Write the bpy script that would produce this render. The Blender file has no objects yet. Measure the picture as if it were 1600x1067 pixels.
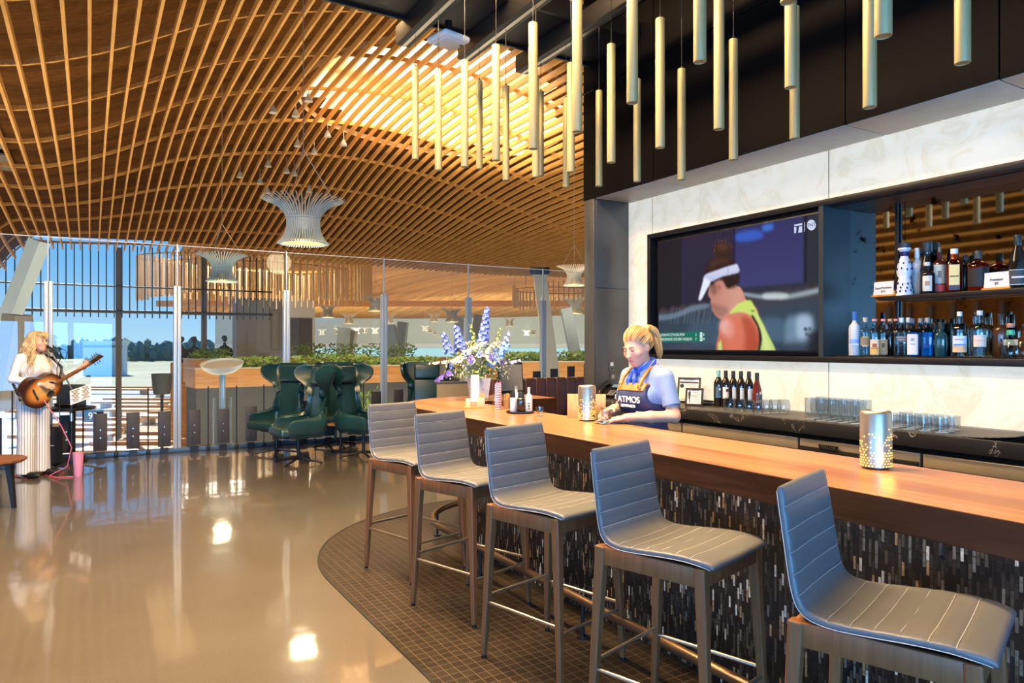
import bpy, bmesh, math, random
import numpy as np
from mathutils import Matrix, Vector

random.seed(7)
S = bpy.context.scene
COL = S.collection
PI = math.pi

# ------------------------------------------------------------------ camera, world, sun, area lights
EYE = 1.55                       # eye height
FPX = 1110.0                     # focal length in pixels of a 1600 wide frame
HOR = 541.0                      # row of the horizon
cd = bpy.data.cameras.new('camera')
cam = bpy.data.objects.new('camera', cd)
COL.objects.link(cam)
cam.location = (0, 0, EYE)
cam.rotation_euler = (PI / 2, 0, 0)
cd.sensor_width = 36.0
cd.lens = FPX * 36.0 / 1600.0
cd.shift_y = (HOR - 533.5) / 1600.0
cd.clip_start = 0.05
cd.clip_end = 3000
S.camera = cam
S.view_settings.view_transform = 'Standard'
S.view_settings.look = 'None'
S.view_settings.gamma = 1.0
S.view_settings.exposure = 0.0
S.view_settings.use_curve_mapping = False
S.cycles.use_denoising = True
S.cycles.max_bounces = 10
S.cycles.transparent_max_bounces = 24
S.cycles.sample_clamp_indirect = 6.0
S.cycles.caustics_reflective = False
S.cycles.caustics_refractive = False

# bar frame: n points into the bar wall, d runs along the bar away from the camera
ANG = math.atan2(660.0, 1110.0)
CA, SA = math.cos(ANG), math.sin(ANG)
def W(v, u, z=0.0): return Vector((CA * v - SA * u, SA * v + CA * u, z))
def vu(x, y): return (CA * x + SA * y, -SA * x + CA * y)
def at(px, py, Y): return Vector(((px - 800) / FPX * Y, Y, EYE - (py - HOR) / FPX * Y))
def flat(px, py, z):
    Y = (EYE - z) * FPX / (py - HOR)
    return Vector(((px - 800) / FPX * Y, Y, z))
def on_v(px, v, z=0.0):
    t = (px - 800) / FPX
    Y = v / (CA * t + SA)
    return Vector((t * Y, Y, z))
def on_u(px, u, z=0.0):
    t = (px - 800) / FPX
    Y = u / (CA - SA * t)
    return Vector((t * Y, Y, z))
def zrow(py, Y): return EYE - (py - HOR) / FPX * Y

w = bpy.data.worlds.new('sky'); S.world = w; w.use_nodes = True
nt = w.node_tree; nt.nodes.clear()
out = nt.nodes.new('ShaderNodeOutputWorld'); bg = nt.nodes.new('ShaderNodeBackground')
tc = nt.nodes.new('ShaderNodeTexCoord'); sx = nt.nodes.new('ShaderNodeSeparateXYZ')
rp = nt.nodes.new('ShaderNodeValToRGB'); mr = nt.nodes.new('ShaderNodeMapRange')
nt.links.new(tc.outputs['Generated'], sx.inputs[0]); nt.links.new(sx.outputs['Z'], mr.inputs[0])
mr.inputs[1].default_value = -1; mr.inputs[2].default_value = 1
nt.links.new(mr.outputs[0], rp.inputs[0]); nt.links.new(rp.outputs[0], bg.inputs[0]); nt.links.new(bg.outputs[0], out.inputs[0])
cr = rp.color_ramp
cr.elements[0].position = 0.0; cr.elements[0].color = (0.30, 0.26, 0.20, 1)
cr.elements[1].position = 1.0; cr.elements[1].color = (0.06, 0.20, 0.55, 1)
for pos, c in ((0.495, (0.34, 0.33, 0.30, 1)), (0.502, (0.44, 0.68, 0.88, 1)), (0.55, (0.20, 0.48, 0.86, 1)), (0.65, (0.10, 0.33, 0.78, 1))):
    e = cr.elements.new(pos); e.color = c
bg.inputs[1].default_value = 1.15

def lamp(name, kind, loc, energy, color=(1, 1, 1), rot=(0, 0, 0), parent=None, **kw):
    l = bpy.data.lights.new(name, kind); l.energy = energy; l.color = color
    for k, x in kw.items(): setattr(l, k, x)
    o = bpy.data.objects.new(name, l); COL.objects.link(o); o.location = loc; o.rotation_euler = rot
    if parent: o.parent = parent
    return o
# sun stands ahead and to the left, above the airfield
lamp('sun', 'SUN', (0, 0, 50), 8.5, (1.0, 0.90, 0.74), (math.radians(-38), math.radians(-35), 0), angle=0.01)
# hidden fill lamps, added to stand for sun bounce onto the timber ceiling
p = W(3.0, 16.4, -2.6); lamp('hall_bounce_fill', 'AREA', p, 2800, (1.0, 0.84, 0.60), (PI, 0, ANG), shape='RECTANGLE', size=30, size_y=8)
p = W(24, 52, -2.6); lamp('far_hall_bounce_fill', 'AREA', p, 3600, (1.0, 0.84, 0.60), (PI, 0, ANG), shape='RECTANGLE', size=31, size_y=30)
lamp('far_wall_fill', 'AREA', (10, 66, 2.0), 5000, (0.92, 1.0, 0.95), (PI / 2, 0, 0), shape='RECTANGLE', size=70, size_y=3)  # added fill that brightens the far wall; no clerestory stands here
p = W(8.4, 41.8, 6.6); lamp('well_daylight', 'AREA', p, 2600, (1.0, 0.92, 0.78), (0, 0, ANG), shape='RECTANGLE', size=9, size_y=5)
# warm fill lamps added out of view overhead, standing in for ceiling downlights
p = W(1.6, 4.4, 4.9); lamp('bar_warm_fill', 'AREA', p, 1300, (1.0, 0.62, 0.28), (0, 0, ANG), shape='RECTANGLE', size=.7, size_y=4.4)
p = W(2.33, 2.0, 0.93); lamp('bar_edge_strip', 'AREA', p, 6.5, (1.0, 0.66, 0.36), (0, math.radians(-40), ANG), shape='RECTANGLE', size=.02, size_y=6.6)
p = W(-1.2, 6.0, 5.6); lamp('lounge_warm_fill', 'AREA', p, 560, (1.0, 0.72, 0.42), (math.radians(-14), 0, ANG), shape='RECTANGLE', size=4, size_y=2.4)
# tall windows behind and to the left of the camera
p = W(-6.5, 0.5, 1.25); lamp('window_daylight', 'AREA', p, 300, (0.18, 0.50, 1.0), (PI / 2, 0, ANG - PI / 2), shape='RECTANGLE', size=7, size_y=2.2)

for x in (-1.55, 0.0, 1.55, 3.1):
    lamp('window_daylight', 'AREA', Vector((x, -5.0, 1.25)), 250, (0.17, 0.50, 1.0), (PI / 2, 0, 0), shape='RECTANGLE', size=1.35, size_y=2.2)

# ------------------------------------------------------------------ mesh helpers
class MB:
    def __init__(s): s.v = []; s.f = []; s.m = []; s.s = []; s.uv = {}
    def add(s, vs, fs, mi=0, sm=False, M=None, uv=None):
        o = len(s.v)
        for p in vs:
            p = Vector(p)
            s.v.append(M @ p if M is not None else p)
        for k, f in enumerate(fs):
            if uv is not None: s.uv[len(s.f)] = uv[k]
            s.f.append([i + o for i in f]); s.m.append(mi); s.s.append(sm)
        return s
    def box(s, c, d, mi=0, bev=0.0, M=None, rz=0.0, seg=2):
        x, y, z = d[0] / 2, d[1] / 2, d[2] / 2
        T = Matrix.Translation(c) @ Matrix.Rotation(rz, 4, 'Z')
        if M is not None: T = M @ T
        if bev <= 0:
            vs = [(-x, -y, -z), (x, -y, -z), (x, y, -z), (-x, y, -z), (-x, -y, z), (x, -y, z), (x, y, z), (-x, y, z)]
            fs = [(0, 3, 2, 1), (4, 5, 6, 7), (0, 1, 5, 4), (1, 2, 6, 5), (2, 3, 7, 6), (3, 0, 4, 7)]
            return s.add(vs, fs, mi, False, T)
        b = bmesh.new(); bmesh.ops.create_cube(b, size=1)
        for v in b.verts: v.co = Vector((v.co.x * 2 * x, v.co.y * 2 * y, v.co.z * 2 * z))
        bmesh.ops.bevel(b, geom=b.edges[:], offset=min(bev, x * .98, y * .98, z * .98), segments=seg, profile=.5, affect='EDGES')
        b.verts.index_update()
        s.add([v.co.copy() for v in b.verts], [[v.index for v in f.verts] for f in b.faces], mi, True, T); b.free()
        return s
    def bar(s, p0, p1, w0, w1=None, mi=0, up=(0, 0, 1)):
        """square section bar from p0 to p1; w0/w1 = (width, depth) at the ends"""
        p0, p1 = Vector(p0), Vector(p1); w1 = w1 or w0
        t = (p1 - p0).normalized(); a = Vector(up).cross(t)
        if a.length < 1e-4: a = Vector((1, 0, 0)).cross(t)
        if a.length < 1e-4: a = Vector((0, 1, 0)).cross(t)
        a.normalize(); b = t.cross(a)
        vs = []
        for p, q in ((p0, w0), (p1, w1)):
            for i, j in ((-1, -1), (1, -1), (1, 1), (-1, 1)): vs.append(p + a * (i * q[0] / 2) + b * (j * q[1] / 2))
        return s.add(vs, [(0, 3, 2, 1), (4, 5, 6, 7), (0, 1, 5, 4), (1, 2, 6, 5), (2, 3, 7, 6), (3, 0, 4, 7)], mi)
    def tube(s, path, r, seg=10, mi=0, closed=False, caps=True, sm=True):
        P = [Vector(p) for p in path]; n = len(P)
        R = r if isinstance(r, (list, tuple)) else [r] * n
        vs = []; prev = None
        for i in range(n):
            if closed: t = P[(i + 1) % n] - P[i - 1]
            else: t = P[min(i + 1, n - 1)] - P[max(i - 1, 0)]
            t.normalize()
            if prev is None:
                a = Vector((0, 0, 1)).cross(t)
                if a.length < 1e-3: a = Vector((1, 0, 0))
            else: a = prev - t * prev.dot(t)
            a.normalize(); b = t.cross(a); prev = a
            for k in range(seg):
                th = 2 * PI * k / seg
                vs.append(P[i] + (a * math.cos(th) + b * math.sin(th)) * R[i])
        fs = []
        for i in range(n if closed else n - 1):
            j = (i + 1) % n
            for k in range(seg):
                l = (k + 1) % seg
                fs.append((i * seg + k, i * seg + l, j * seg + l, j * seg + k))
        s.add(vs, fs, mi, sm)
        if caps and not closed:
            o = len(s.v) - n * seg
            s.f.append([o + k for k in range(seg)][::-1]); s.m.append(mi); s.s.append(False)
            s.f.append([o + (n - 1) * seg + k for k in range(seg)]); s.m.append(mi); s.s.append(False)
        return s
    def cyl(s, p0, p1, r0, r1=None, seg=16, mi=0, caps=True):
        return s.tube([p0, p1], [r0, r0 if r1 is None else r1], seg, mi, caps=caps)
    def lathe(s, prof, seg=24, c=(0, 0, 0), mi=0, M=None, sm=True):
        vs = []; fs = []; n = len(prof)
        for r, z in prof:
            for k in range(seg):
                th = 2 * PI * k / seg
                vs.append((c[0] + r * math.cos(th), c[1] + r * math.sin(th), c[2] + z))
        for i in range(n - 1):
            for k in range(seg):
                l = (k + 1) % seg
                fs.append((i * seg + k, i * seg + l, (i + 1) * seg + l, (i + 1) * seg + k))
        s.add(vs, fs, mi, sm, M)
        o = len(s.v) - n * seg
        if prof[0][0] > 1e-5: s.f.append([o + k for k in range(seg)][::-1]); s.m.append(mi); s.s.append(False)
        if prof[-1][0] > 1e-5: s.f.append([o + (n - 1) * seg + k for k in range(seg)]); s.m.append(mi); s.s.append(False)
        return s
    def ball(s, c, r, mi=0, seg=14, M=None):
        r = r if isinstance(r, (tuple, list)) else (r, r, r); n = seg // 2
        vs = []; fs = []
        for i in range(n + 1):
            a = PI * i / n - PI / 2
            for k in range(seg):
                th = 2 * PI * k / seg
                vs.append((c[0] + r[0] * math.cos(a) * math.cos(th), c[1] + r[1] * math.cos(a) * math.sin(th), c[2] + r[2] * math.sin(a)))
        for i in range(n):
            for k in range(seg):
                l = (k + 1) % seg
                fs.append((i * seg + k, i * seg + l, (i + 1) * seg + l, (i + 1) * seg + k))
        return s.add(vs, fs, mi, True, M)
    def prism(s, poly, z0, z1, mi=0, M=None):
        n = len(poly)
        vs = [(x, y, z0) for x, y in poly] + [(x, y, z1) for x, y in poly]
        fs = [list(range(n))[::-1], list(range(n, 2 * n))] + [(i, (i + 1) % n, n + (i + 1) % n, n + i) for i in range(n)]
        return s.add(vs, fs, mi, False, M)
    def grid(s, rows, mi=0, sm=True, closed=False, uvs=None):
        n, m = len(rows), len(rows[0])
        vs = [p for r in rows for p in r]; fs = []; uv = [] if uvs else None
        for i in range(n - 1):
            for k in range(m if closed else m - 1):
                l = (k + 1) % m
                fs.append((i * m + k, i * m + l, (i + 1) * m + l, (i + 1) * m + k))
                if uvs: uv.append([uvs[i][k], uvs[i][l], uvs[i + 1][l], uvs[i + 1][k]])
        return s.add(vs, fs, mi, sm, None, uv)
    def build(s, name, mats, parent=None, loc=None, rot=None, angle=40, rz=None):
        me = bpy.data.meshes.new(name)
        me.from_pydata([tuple(v) for v in s.v], [], s.f)
        for x in (mats if isinstance(mats, (list, tuple)) else [mats]): me.materials.append(x)
        me.polygons.foreach_set('material_index', s.m)
        me.polygons.foreach_set('use_smooth', s.s)
        if s.uv:
            ul = me.uv_layers.new(name='UVMap')
            for fi, uvs in s.uv.items():
                for li, q in zip(me.polygons[fi].loop_indices, uvs): ul.data[li].uv = q
        me.update()
        if any(s.s): me.set_sharp_from_angle(angle=math.radians(angle))
        o = bpy.data.objects.new(name, me); COL.objects.link(o)
        if parent is not None: o.parent = parent
        if loc is not None: o.location = loc
        if rot is not None: o.rotation_euler = rot
        if rz is not None: o.rotation_euler = (0, 0, rz)
        return o

def tag(o, label=None, cat=None, group=None, kind=None):
    if label: o['label'] = label
    if cat: o['category'] = cat
    if group: o['group'] = group
    if kind: o['kind'] = kind
    return o
def thing(name, label, cat, loc=(0, 0, 0), rz=0.0, group=None, kind=None):
    o = bpy.data.objects.new(name, None); COL.objects.link(o)
    o.empty_display_size = 0.1
    o.location = loc; o.rotation_euler = (0, 0, rz)
    return tag(o, label, cat, group, kind)
def struct(o, label=None, cat=None): return tag(o, label, cat, None, 'structure')
def dup(root, loc=None, rz=None, label=None, group=None, parent=None):
    c = root.copy(); COL.objects.link(c)
    if parent is not None: c.parent = parent
    if loc is not None: c.location = loc
    if rz is not None: c.rotation_euler = (0, 0, rz)
    if label: c['label'] = label
    if group: c['group'] = group
    for ch in list(root.children): dup(ch, parent=c)
    return c
def bevel(o, wd=0.004, seg=2, ang=35):
    m = o.modifiers.new('bevel', 'BEVEL'); m.width = wd; m.segments = seg; m.limit_method = 'ANGLE'; m.angle_limit = math.radians(ang)
    return o
def text(name, body, size, mat, parent, M, extr=0.0008, align='CENTER', sx=1.0):
    c = bpy.data.curves.new(name, 'FONT'); c.body = body; c.size = size; c.extrude = extr
    c.align_x = align; c.align_y = 'CENTER'; c.space_character = 1.0
    c.materials.append(mat)
    o = bpy.data.objects.new(name, c); COL.objects.link(o)
    me = bpy.data.meshes.new_from_object(o); me.name = name
    bpy.data.objects.remove(o); bpy.data.curves.remove(c)
    me.transform(Matrix.Diagonal((sx, 1, 1, 1)))
    if not me.materials: me.materials.append(mat)
    o = bpy.data.objects.new(name, me); COL.objects.link(o)
    o.parent = parent; o.matrix_local = M
    return o
ORD = 'first second third fourth fifth sixth seventh eighth ninth tenth eleventh twelfth thirteenth fourteenth fifteenth sixteenth seventeenth eighteenth nineteenth twentieth'.split() + ['twenty-' + x for x in 'first second third fourth fifth sixth seventh eighth ninth'.split()] + ['thirtieth'] + ['thirty-' + x for x in 'first second third fourth fifth sixth seventh eighth ninth'.split()]

# ------------------------------------------------------------------ materials
def newmat(name):
    m = bpy.data.materials.new(name); m.use_nodes = True
    nt = m.node_tree; b = nt.nodes['Principled BSDF']
    return m, nt, b
def N(nt, kind, **kw):
    n = nt.nodes.new('ShaderNode' + kind)
    for k, x in kw.items():
        if k.startswith('i_'):
            key = k[2:]; key = int(key) if key.isdigit() else key.replace('_', ' ')
            n.inputs[key].default_value = x
        else: setattr(n, k, x)
    return n
def ramp(nt, stops):
    r = nt.nodes.new('ShaderNodeValToRGB'); c = r.color_ramp
    while len(c.elements) < len(stops): c.elements.new(0.5)
    for e, (p, q) in zip(c.elements, stops): e.position = p; e.color = (*q, 1)
    return r
def mat(name, col, rough=0.5, metal=0.0, col2=None, scale=6.0, bump=0.0, bscale=40.0, em=0.0, emcol=None, coat=0.0, spec=0.5, sheen=0.0, aniso=None, sss=0.0):
    m, nt, b = newmat(name); L = nt.links.new
    b.inputs['Base Color'].default_value = (*col, 1)
    b.inputs['Roughness'].default_value = rough; b.inputs['Metallic'].default_value = metal
    b.inputs['Specular IOR Level'].default_value = spec
    b.inputs['Coat Weight'].default_value = coat; b.inputs['Sheen Weight'].default_value = sheen
    if sss: b.inputs['Subsurface Weight'].default_value = sss; b.inputs['Subsurface Radius'].default_value = (.02, .008, .004)
    tcn = N(nt, 'TexCoord')
    if col2:
        n = N(nt, 'TexNoise', i_Scale=scale, i_Detail=5.0); r = ramp(nt, [(0.3, col), (0.7, col2)])
        L(tcn.outputs['Object'], n.inputs['Vector']); L(n.outputs[0], r.inputs[0]); L(r.outputs[0], b.inputs['Base Color'])
    if bump:
        n = N(nt, 'TexNoise', i_Scale=bscale, i_Detail=4.0); bp = N(nt, 'Bump', i_Strength=bump, i_Distance=0.01)
        L(tcn.outputs['Object'], n.inputs['Vector']); L(n.outputs[0], bp.inputs['Height']); L(bp.outputs[0], b.inputs['Normal'])
    if em:
        b.inputs['Emission Color'].default_value = (*(emcol or col), 1); b.inputs['Emission Strength'].default_value = em
    return m
def wood(name, cols, axis=1, scale=1.0, rough=0.4, plank=None, coat=0.0, grain=14.0, spec=0.5):
    """cols dark->light; axis = grain direction in object space; plank = (length, width) board pattern"""
    m, nt, b = newmat(name); L = nt.links.new
    tcn = N(nt, 'TexCoord'); mp = N(nt, 'Mapping')
    sc = [grain * scale] * 3; sc[axis] = 0.9 * scale
    mp.inputs['Scale'].default_value = sc
    L(tcn.outputs['Object'], mp.inputs['Vector'])
    n = N(nt, 'TexNoise', i_Scale=1.6, i_Detail=7.0, i_Roughness=0.62, i_Distortion=0.9)
    L(mp.outputs[0], n.inputs['Vector'])
    k = len(cols); r = ramp(nt, [(0.28 + 0.46 * i / (k - 1), c) for i, c in enumerate(cols)])
    L(n.outputs[0], r.inputs[0]); src = r.outputs[0]
    if plank:
        sp = N(nt, 'SeparateXYZ'); cb = N(nt, 'CombineXYZ'); L(tcn.outputs['Object'], sp.inputs[0])
        L(sp.outputs[axis], cb.inputs[0]); L(sp.outputs[0 if axis == 1 else 1], cb.inputs[1])
        br = N(nt, 'TexBrick', i_Scale=1.0, i_Mortar_Size=0.0012, i_Brick_Width=plank[0], i_Row_Height=plank[1])
        br.inputs['Color1'].default_value = (0.66, 0.66, 0.66, 1); br.inputs['Color2'].default_value = (1.15, 1.15, 1.15, 1); br.inputs['Mortar'].default_value = (.45, .45, .45, 1)
        L(cb.outputs[0], br.inputs['Vector'])
        mx = N(nt, 'MixRGB', blend_type='MULTIPLY'); mx.inputs[0].default_value = 1
        L(src, mx.inputs[1]); L(br.outputs[0], mx.inputs[2]); src = mx.outputs[0]
    L(src, b.inputs['Base Color'])
    b.inputs['Roughness'].default_value = rough; b.inputs['Coat Weight'].default_value = coat; b.inputs['Coat Roughness'].default_value = 0.12
    b.inputs['Specular IOR Level'].default_value = spec
    return m
def thin_glass(name, tint=(1, 1, 1), refl=0.9, rough=0.0, ior=1.45):
    m, nt, b = newmat(name); L = nt.links.new; nt.nodes.remove(b)
    o = nt.nodes['Material Output']
    t = N(nt, 'BsdfTransparent'); t.inputs[0].default_value = (*tint, 1)
    g = N(nt, 'BsdfGlossy'); g.inputs['Roughness'].default_value = rough
    lw = N(nt, 'LayerWeight', i_Blend=0.5); pw = N(nt, 'Math', operation='POWER'); pw.inputs[1].default_value = 4.0
    L(lw.outputs['Facing'], pw.inputs[0])
    mu = N(nt, 'Math', operation='MULTIPLY_ADD'); f0 = ((ior - 1) / (ior + 1)) ** 2; mu.inputs[1].default_value = refl * (1 - f0); mu.inputs[2].default_value = refl * f0
    mx = N(nt, 'MixShader'); L(pw.outputs[0], mu.inputs[0]); L(mu.outputs[0], mx.inputs[0])
    L(t.outputs[0], mx.inputs[1]); L(g.outputs[0], mx.inputs[2]); L(mx.outputs[0], o.inputs[0])
    return m
def emit(name, col, st=1.0): return mat(name, (0, 0, 0), 0.6, 0, em=st, emcol=col, spec=0.1)

M = {}
M['black'] = mat('black_metal', (0.012, 0.012, 0.014), 0.4, 0.3)
M['matte_black'] = mat('matte_black', (0.006, 0.0055, 0.0055), 0.5)
M['panel'] = mat('bronze_panel', (0.085, 0.083, 0.078), 0.40, 0.45, col2=(0.125, 0.12, 0.112), scale=3)
M['soffit'] = mat('soffit_panel', (0.40, 0.37, 0.32), 0.45, 0.05, col2=(0.48, 0.445, 0.39), scale=5)
M['steel'] = mat('stainless_steel', (0.62, 0.54, 0.40), 0.30, 0.7, col2=(0.50, 0.44, 0.33), scale=4)
M['nickel'] = mat('brushed_nickel', (0.55, 0.50, 0.44), 0.3, 1.0)
M['alu'] = mat('satin_aluminium', (0.42, 0.50, 0.58), 0.38, 0.35)
M['gold'] = mat('champagne_brass', (0.30, 0.265, 0.130), 0.5, 0.25, bump=0.02, bscale=300)
M['glow'] = emit('warm_lamp_glow', (1.0, 0.62, 0.16), 3.0)
M['white'] = mat('white_plastic', (0.75, 0.75, 0.73), 0.45)
M['paper'] = mat('white_card', (0.80, 0.80, 0.78), 0.6)
M['ink'] = mat('dark_ink', (0.03, 0.03, 0.035), 0.6)
M['cable'] = mat('thin_cable', (0.05, 0.05, 0.05), 0.5)
M['wire'] = mat('steel_wire', (0.45, 0.42, 0.38), 0.4, 0.6)
M['rail'] = mat('dark_bronze_rail', (0.20, 0.135, 0.085), 0.33, 0.85)
M['slat'] = wood('pale_fir_slat', [(0.40, 0.195, 0.052), (0.56, 0.295, 0.082), (0.67, 0.385, 0.125)], 1, 0.8, 0.6, spec=.15)
M['deck'] = wood('shaded_roof_boards', [(0.075, 0.029, 0.0065), (0.120, 0.050, 0.012), (0.165, 0.073, 0.019)], 0, 0.6, 0.8, plank=(3.2, 0.32), spec=.05)  # boards coloured darker than the slats to hold the shade above them
M['batten'] = wood('pale_hanging_batten', [(0.62, 0.38, 0.18), (0.78, 0.54, 0.30), (0.86, 0.66, 0.42)], 2, 1.0, 0.5)
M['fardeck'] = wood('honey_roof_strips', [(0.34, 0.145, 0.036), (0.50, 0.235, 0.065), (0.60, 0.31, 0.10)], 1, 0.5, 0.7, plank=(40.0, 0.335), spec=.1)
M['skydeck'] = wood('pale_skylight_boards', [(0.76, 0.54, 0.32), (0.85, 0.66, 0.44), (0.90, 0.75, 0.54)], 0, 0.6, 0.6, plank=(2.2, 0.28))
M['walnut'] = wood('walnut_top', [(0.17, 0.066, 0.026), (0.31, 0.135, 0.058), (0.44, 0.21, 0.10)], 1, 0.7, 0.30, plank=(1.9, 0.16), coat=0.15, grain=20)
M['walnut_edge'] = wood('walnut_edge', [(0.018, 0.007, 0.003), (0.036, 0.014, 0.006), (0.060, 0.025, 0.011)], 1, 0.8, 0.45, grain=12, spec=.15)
M['leg'] = wood('brown_stained_legs', [(0.105, 0.038, 0.013), (0.155, 0.063, 0.023), (0.195, 0.085, 0.033)], 2, 1.2, 0.42, grain=20, spec=.35)
M['timber'] = wood('honey_timber', [(0.42, 0.17, 0.05), (0.58, 0.27, 0.085), (0.68, 0.35, 0.125)], 0, 0.5, 0.45)
M['bamboo'] = wood('bamboo', [(0.50, 0.29, 0.10), (0.62, 0.38, 0.15), (0.70, 0.46, 0.21)], 2, 2.0, 0.45)
M['board'] = wood('grey_brown_board', [(0.020, 0.018, 0.020), (0.038, 0.034, 0.038), (0.060, 0.053, 0.057)], 2, 1.5, 0.55, grain=22)
M['leather'] = mat('slate_leather', (0.090, 0.100, 0.115), 0.42, 0, col2=(0.108, 0.114, 0.124), scale=9, bump=0.12, bscale=420)
M['thread'] = mat('pale_thread', (0.42, 0.42, 0.42), 0.6)
M['green'] = mat('green_leather', (0.006, 0.034, 0.036), 0.34, 0, col2=(0.009, 0.045, 0.047), scale=7, bump=0.05, bscale=350, spec=0.6)
M['brownleather'] = mat('brown_leather', (0.075, 0.028, 0.018), 0.34, 0, col2=(0.095, 0.037, 0.024), scale=8)
M['glass'] = thin_glass('clear_glass', (0.96, 0.98, 0.98), 0.75)
M['tumbler'] = thin_glass('tumbler_glass', (0.88, 0.91, 0.93), 1.0, 0.02, 1.6)
M['frost'] = mat('frosted_glass', (0.62, 0.66, 0.70), 0.35)
M['skin'] = mat('skin', (0.66, 0.39, 0.285), 0.5, 0, sss=0.12)
M['lip'] = mat('lip', (0.50, 0.17, 0.15), 0.45)
M['foliage'] = mat('planter_leaf', (0.11, 0.24, 0.035), 0.5, 0, col2=(0.32, 0.44, 0.09), scale=2)

def concrete():
    m, nt, b = newmat('polished_concrete'); L = nt.links.new
    tcn = N(nt, 'TexCoord')
    n1 = N(nt, 'TexNoise', i_Scale=0.7, i_Detail=6.0, i_Roughness=0.6); n2 = N(nt, 'TexNoise', i_Scale=85.0, i_Detail=3.0)
    L(tcn.outputs['Object'], n1.inputs['Vector']); L(tcn.outputs['Object'], n2.inputs['Vector'])
    r1 = ramp(nt, [(0.3, (0.092, 0.082, 0.068)), (0.7, (0.130, 0.117, 0.099))]); r2 = ramp(nt, [(0.3, (0.80, 0.80, 0.80)), (0.75, (1.08, 1.08, 1.08))])
    L(n1.outputs[0], r1.inputs[0]); L(n2.outputs[0], r2.inputs[0])
    mx = N(nt, 'MixRGB', blend_type='MULTIPLY'); mx.inputs[0].default_value = 1
    L(r1.outputs[0], mx.inputs[1]); L(r2.outputs[0], mx.inputs[2]); L(mx.outputs[0], b.inputs['Base Color'])
    b.inputs['Roughness'].default_value = 0.30; b.inputs['Coat Weight'].default_value = 1.0; b.inputs['Coat Roughness'].default_value = 0.065; b.inputs['Coat IOR'].default_value = 1.55
    n3 = N(nt, 'TexNoise', i_Scale=2.2, i_Detail=2.0); bp = N(nt, 'Bump', i_Strength=0.05, i_Distance=0.05)
    L(tcn.outputs['Object'], n3.inputs['Vector']); L(n3.outputs[0], bp.inputs['Height']); L(bp.outputs[0], b.inputs['Coat Normal'])
    return m
M['concrete'] = concrete()
def tiles():
    m, nt, b = newmat('small_square_tile'); L = nt.links.new
    tcn = N(nt, 'TexCoord')
    br = N(nt, 'TexBrick', offset=0.0, i_Scale=1.0, i_Mortar_Size=0.0016, i_Brick_Width=0.056, i_Row_Height=0.056, i_Mortar_Smooth=0.1)
    br.inputs['Color1'].default_value = (0.014, 0.010, 0.008, 1); br.inputs['Color2'].default_value = (0.024, 0.018, 0.014, 1); br.inputs['Mortar'].default_value = (0.115, 0.086, 0.056, 1)
    L(tcn.outputs['Object'], br.inputs['Vector']); L(br.outputs['Color'], b.inputs['Base Color'])
    b.inputs['Roughness'].default_value = 0.42; b.inputs['Specular IOR Level'].default_value = 0.22
    return m
M['tile'] = tiles()
def mosaic():
    m, nt, b = newmat('picket_stone_mosaic'); L = nt.links.new
    tcn = N(nt, 'TexCoord'); sp = N(nt, 'SeparateXYZ'); cb = N(nt, 'CombineXYZ')
    L(tcn.outputs['UV'], sp.inputs[0]); L(sp.outputs['Y'], cb.inputs[0]); L(sp.outputs['X'], cb.inputs[1])
    br = N(nt, 'TexBrick', offset=0.5, i_Scale=1.0, i_Mortar_Size=0.0013, i_Brick_Width=0.052, i_Row_Height=0.0125)
    br.inputs['Color1'].default_value = (0, 0, 0, 1); br.inputs['Color2'].default_value = (1, 1, 1, 1); br.inputs['Mortar'].default_value = (0, 0, 0, 1)
    L(cb.outputs[0], br.inputs['Vector'])
    r = ramp(nt, [(0.0, (0.010, 0.009, 0.008)), (0.36, (0.017, 0.014, 0.012)), (0.56, (0.032, 0.025, 0.019)), (0.72, (0.072, 0.054, 0.038)), (0.84, (0.15, 0.12, 0.092)), (0.91, (0.34, 0.19, 0.08)), (0.96, (0.58, 0.49, 0.38))])
    r.color_ramp.interpolation = 'CONSTANT'
    L(br.outputs['Color'], r.inputs[0])
    n = N(nt, 'TexNoise', i_Scale=60.0, i_Detail=3.0); L(tcn.outputs['UV'], n.inputs['Vector'])
    r2 = ramp(nt, [(0.3, (0.55, 0.55, 0.55)), (0.7, (1.3, 1.3, 1.3))]); L(n.outputs[0], r2.inputs[0])
    mx = N(nt, 'MixRGB', blend_type='MULTIPLY'); mx.inputs[0].default_value = 1
    L(r.outputs[0], mx.inputs[1]); L(r2.outputs[0], mx.inputs[2]); L(mx.outputs[0], b.inputs['Base Color'])
    b.inputs['Roughness'].default_value = 0.22
    bp = N(nt, 'Bump', i_Strength=0.35, i_Distance=0.003, invert=True); L(br.outputs['Fac'], bp.inputs['Height']); L(bp.outputs[0], b.inputs['Normal'])
    return m
M['mosaic'] = mosaic()
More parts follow.
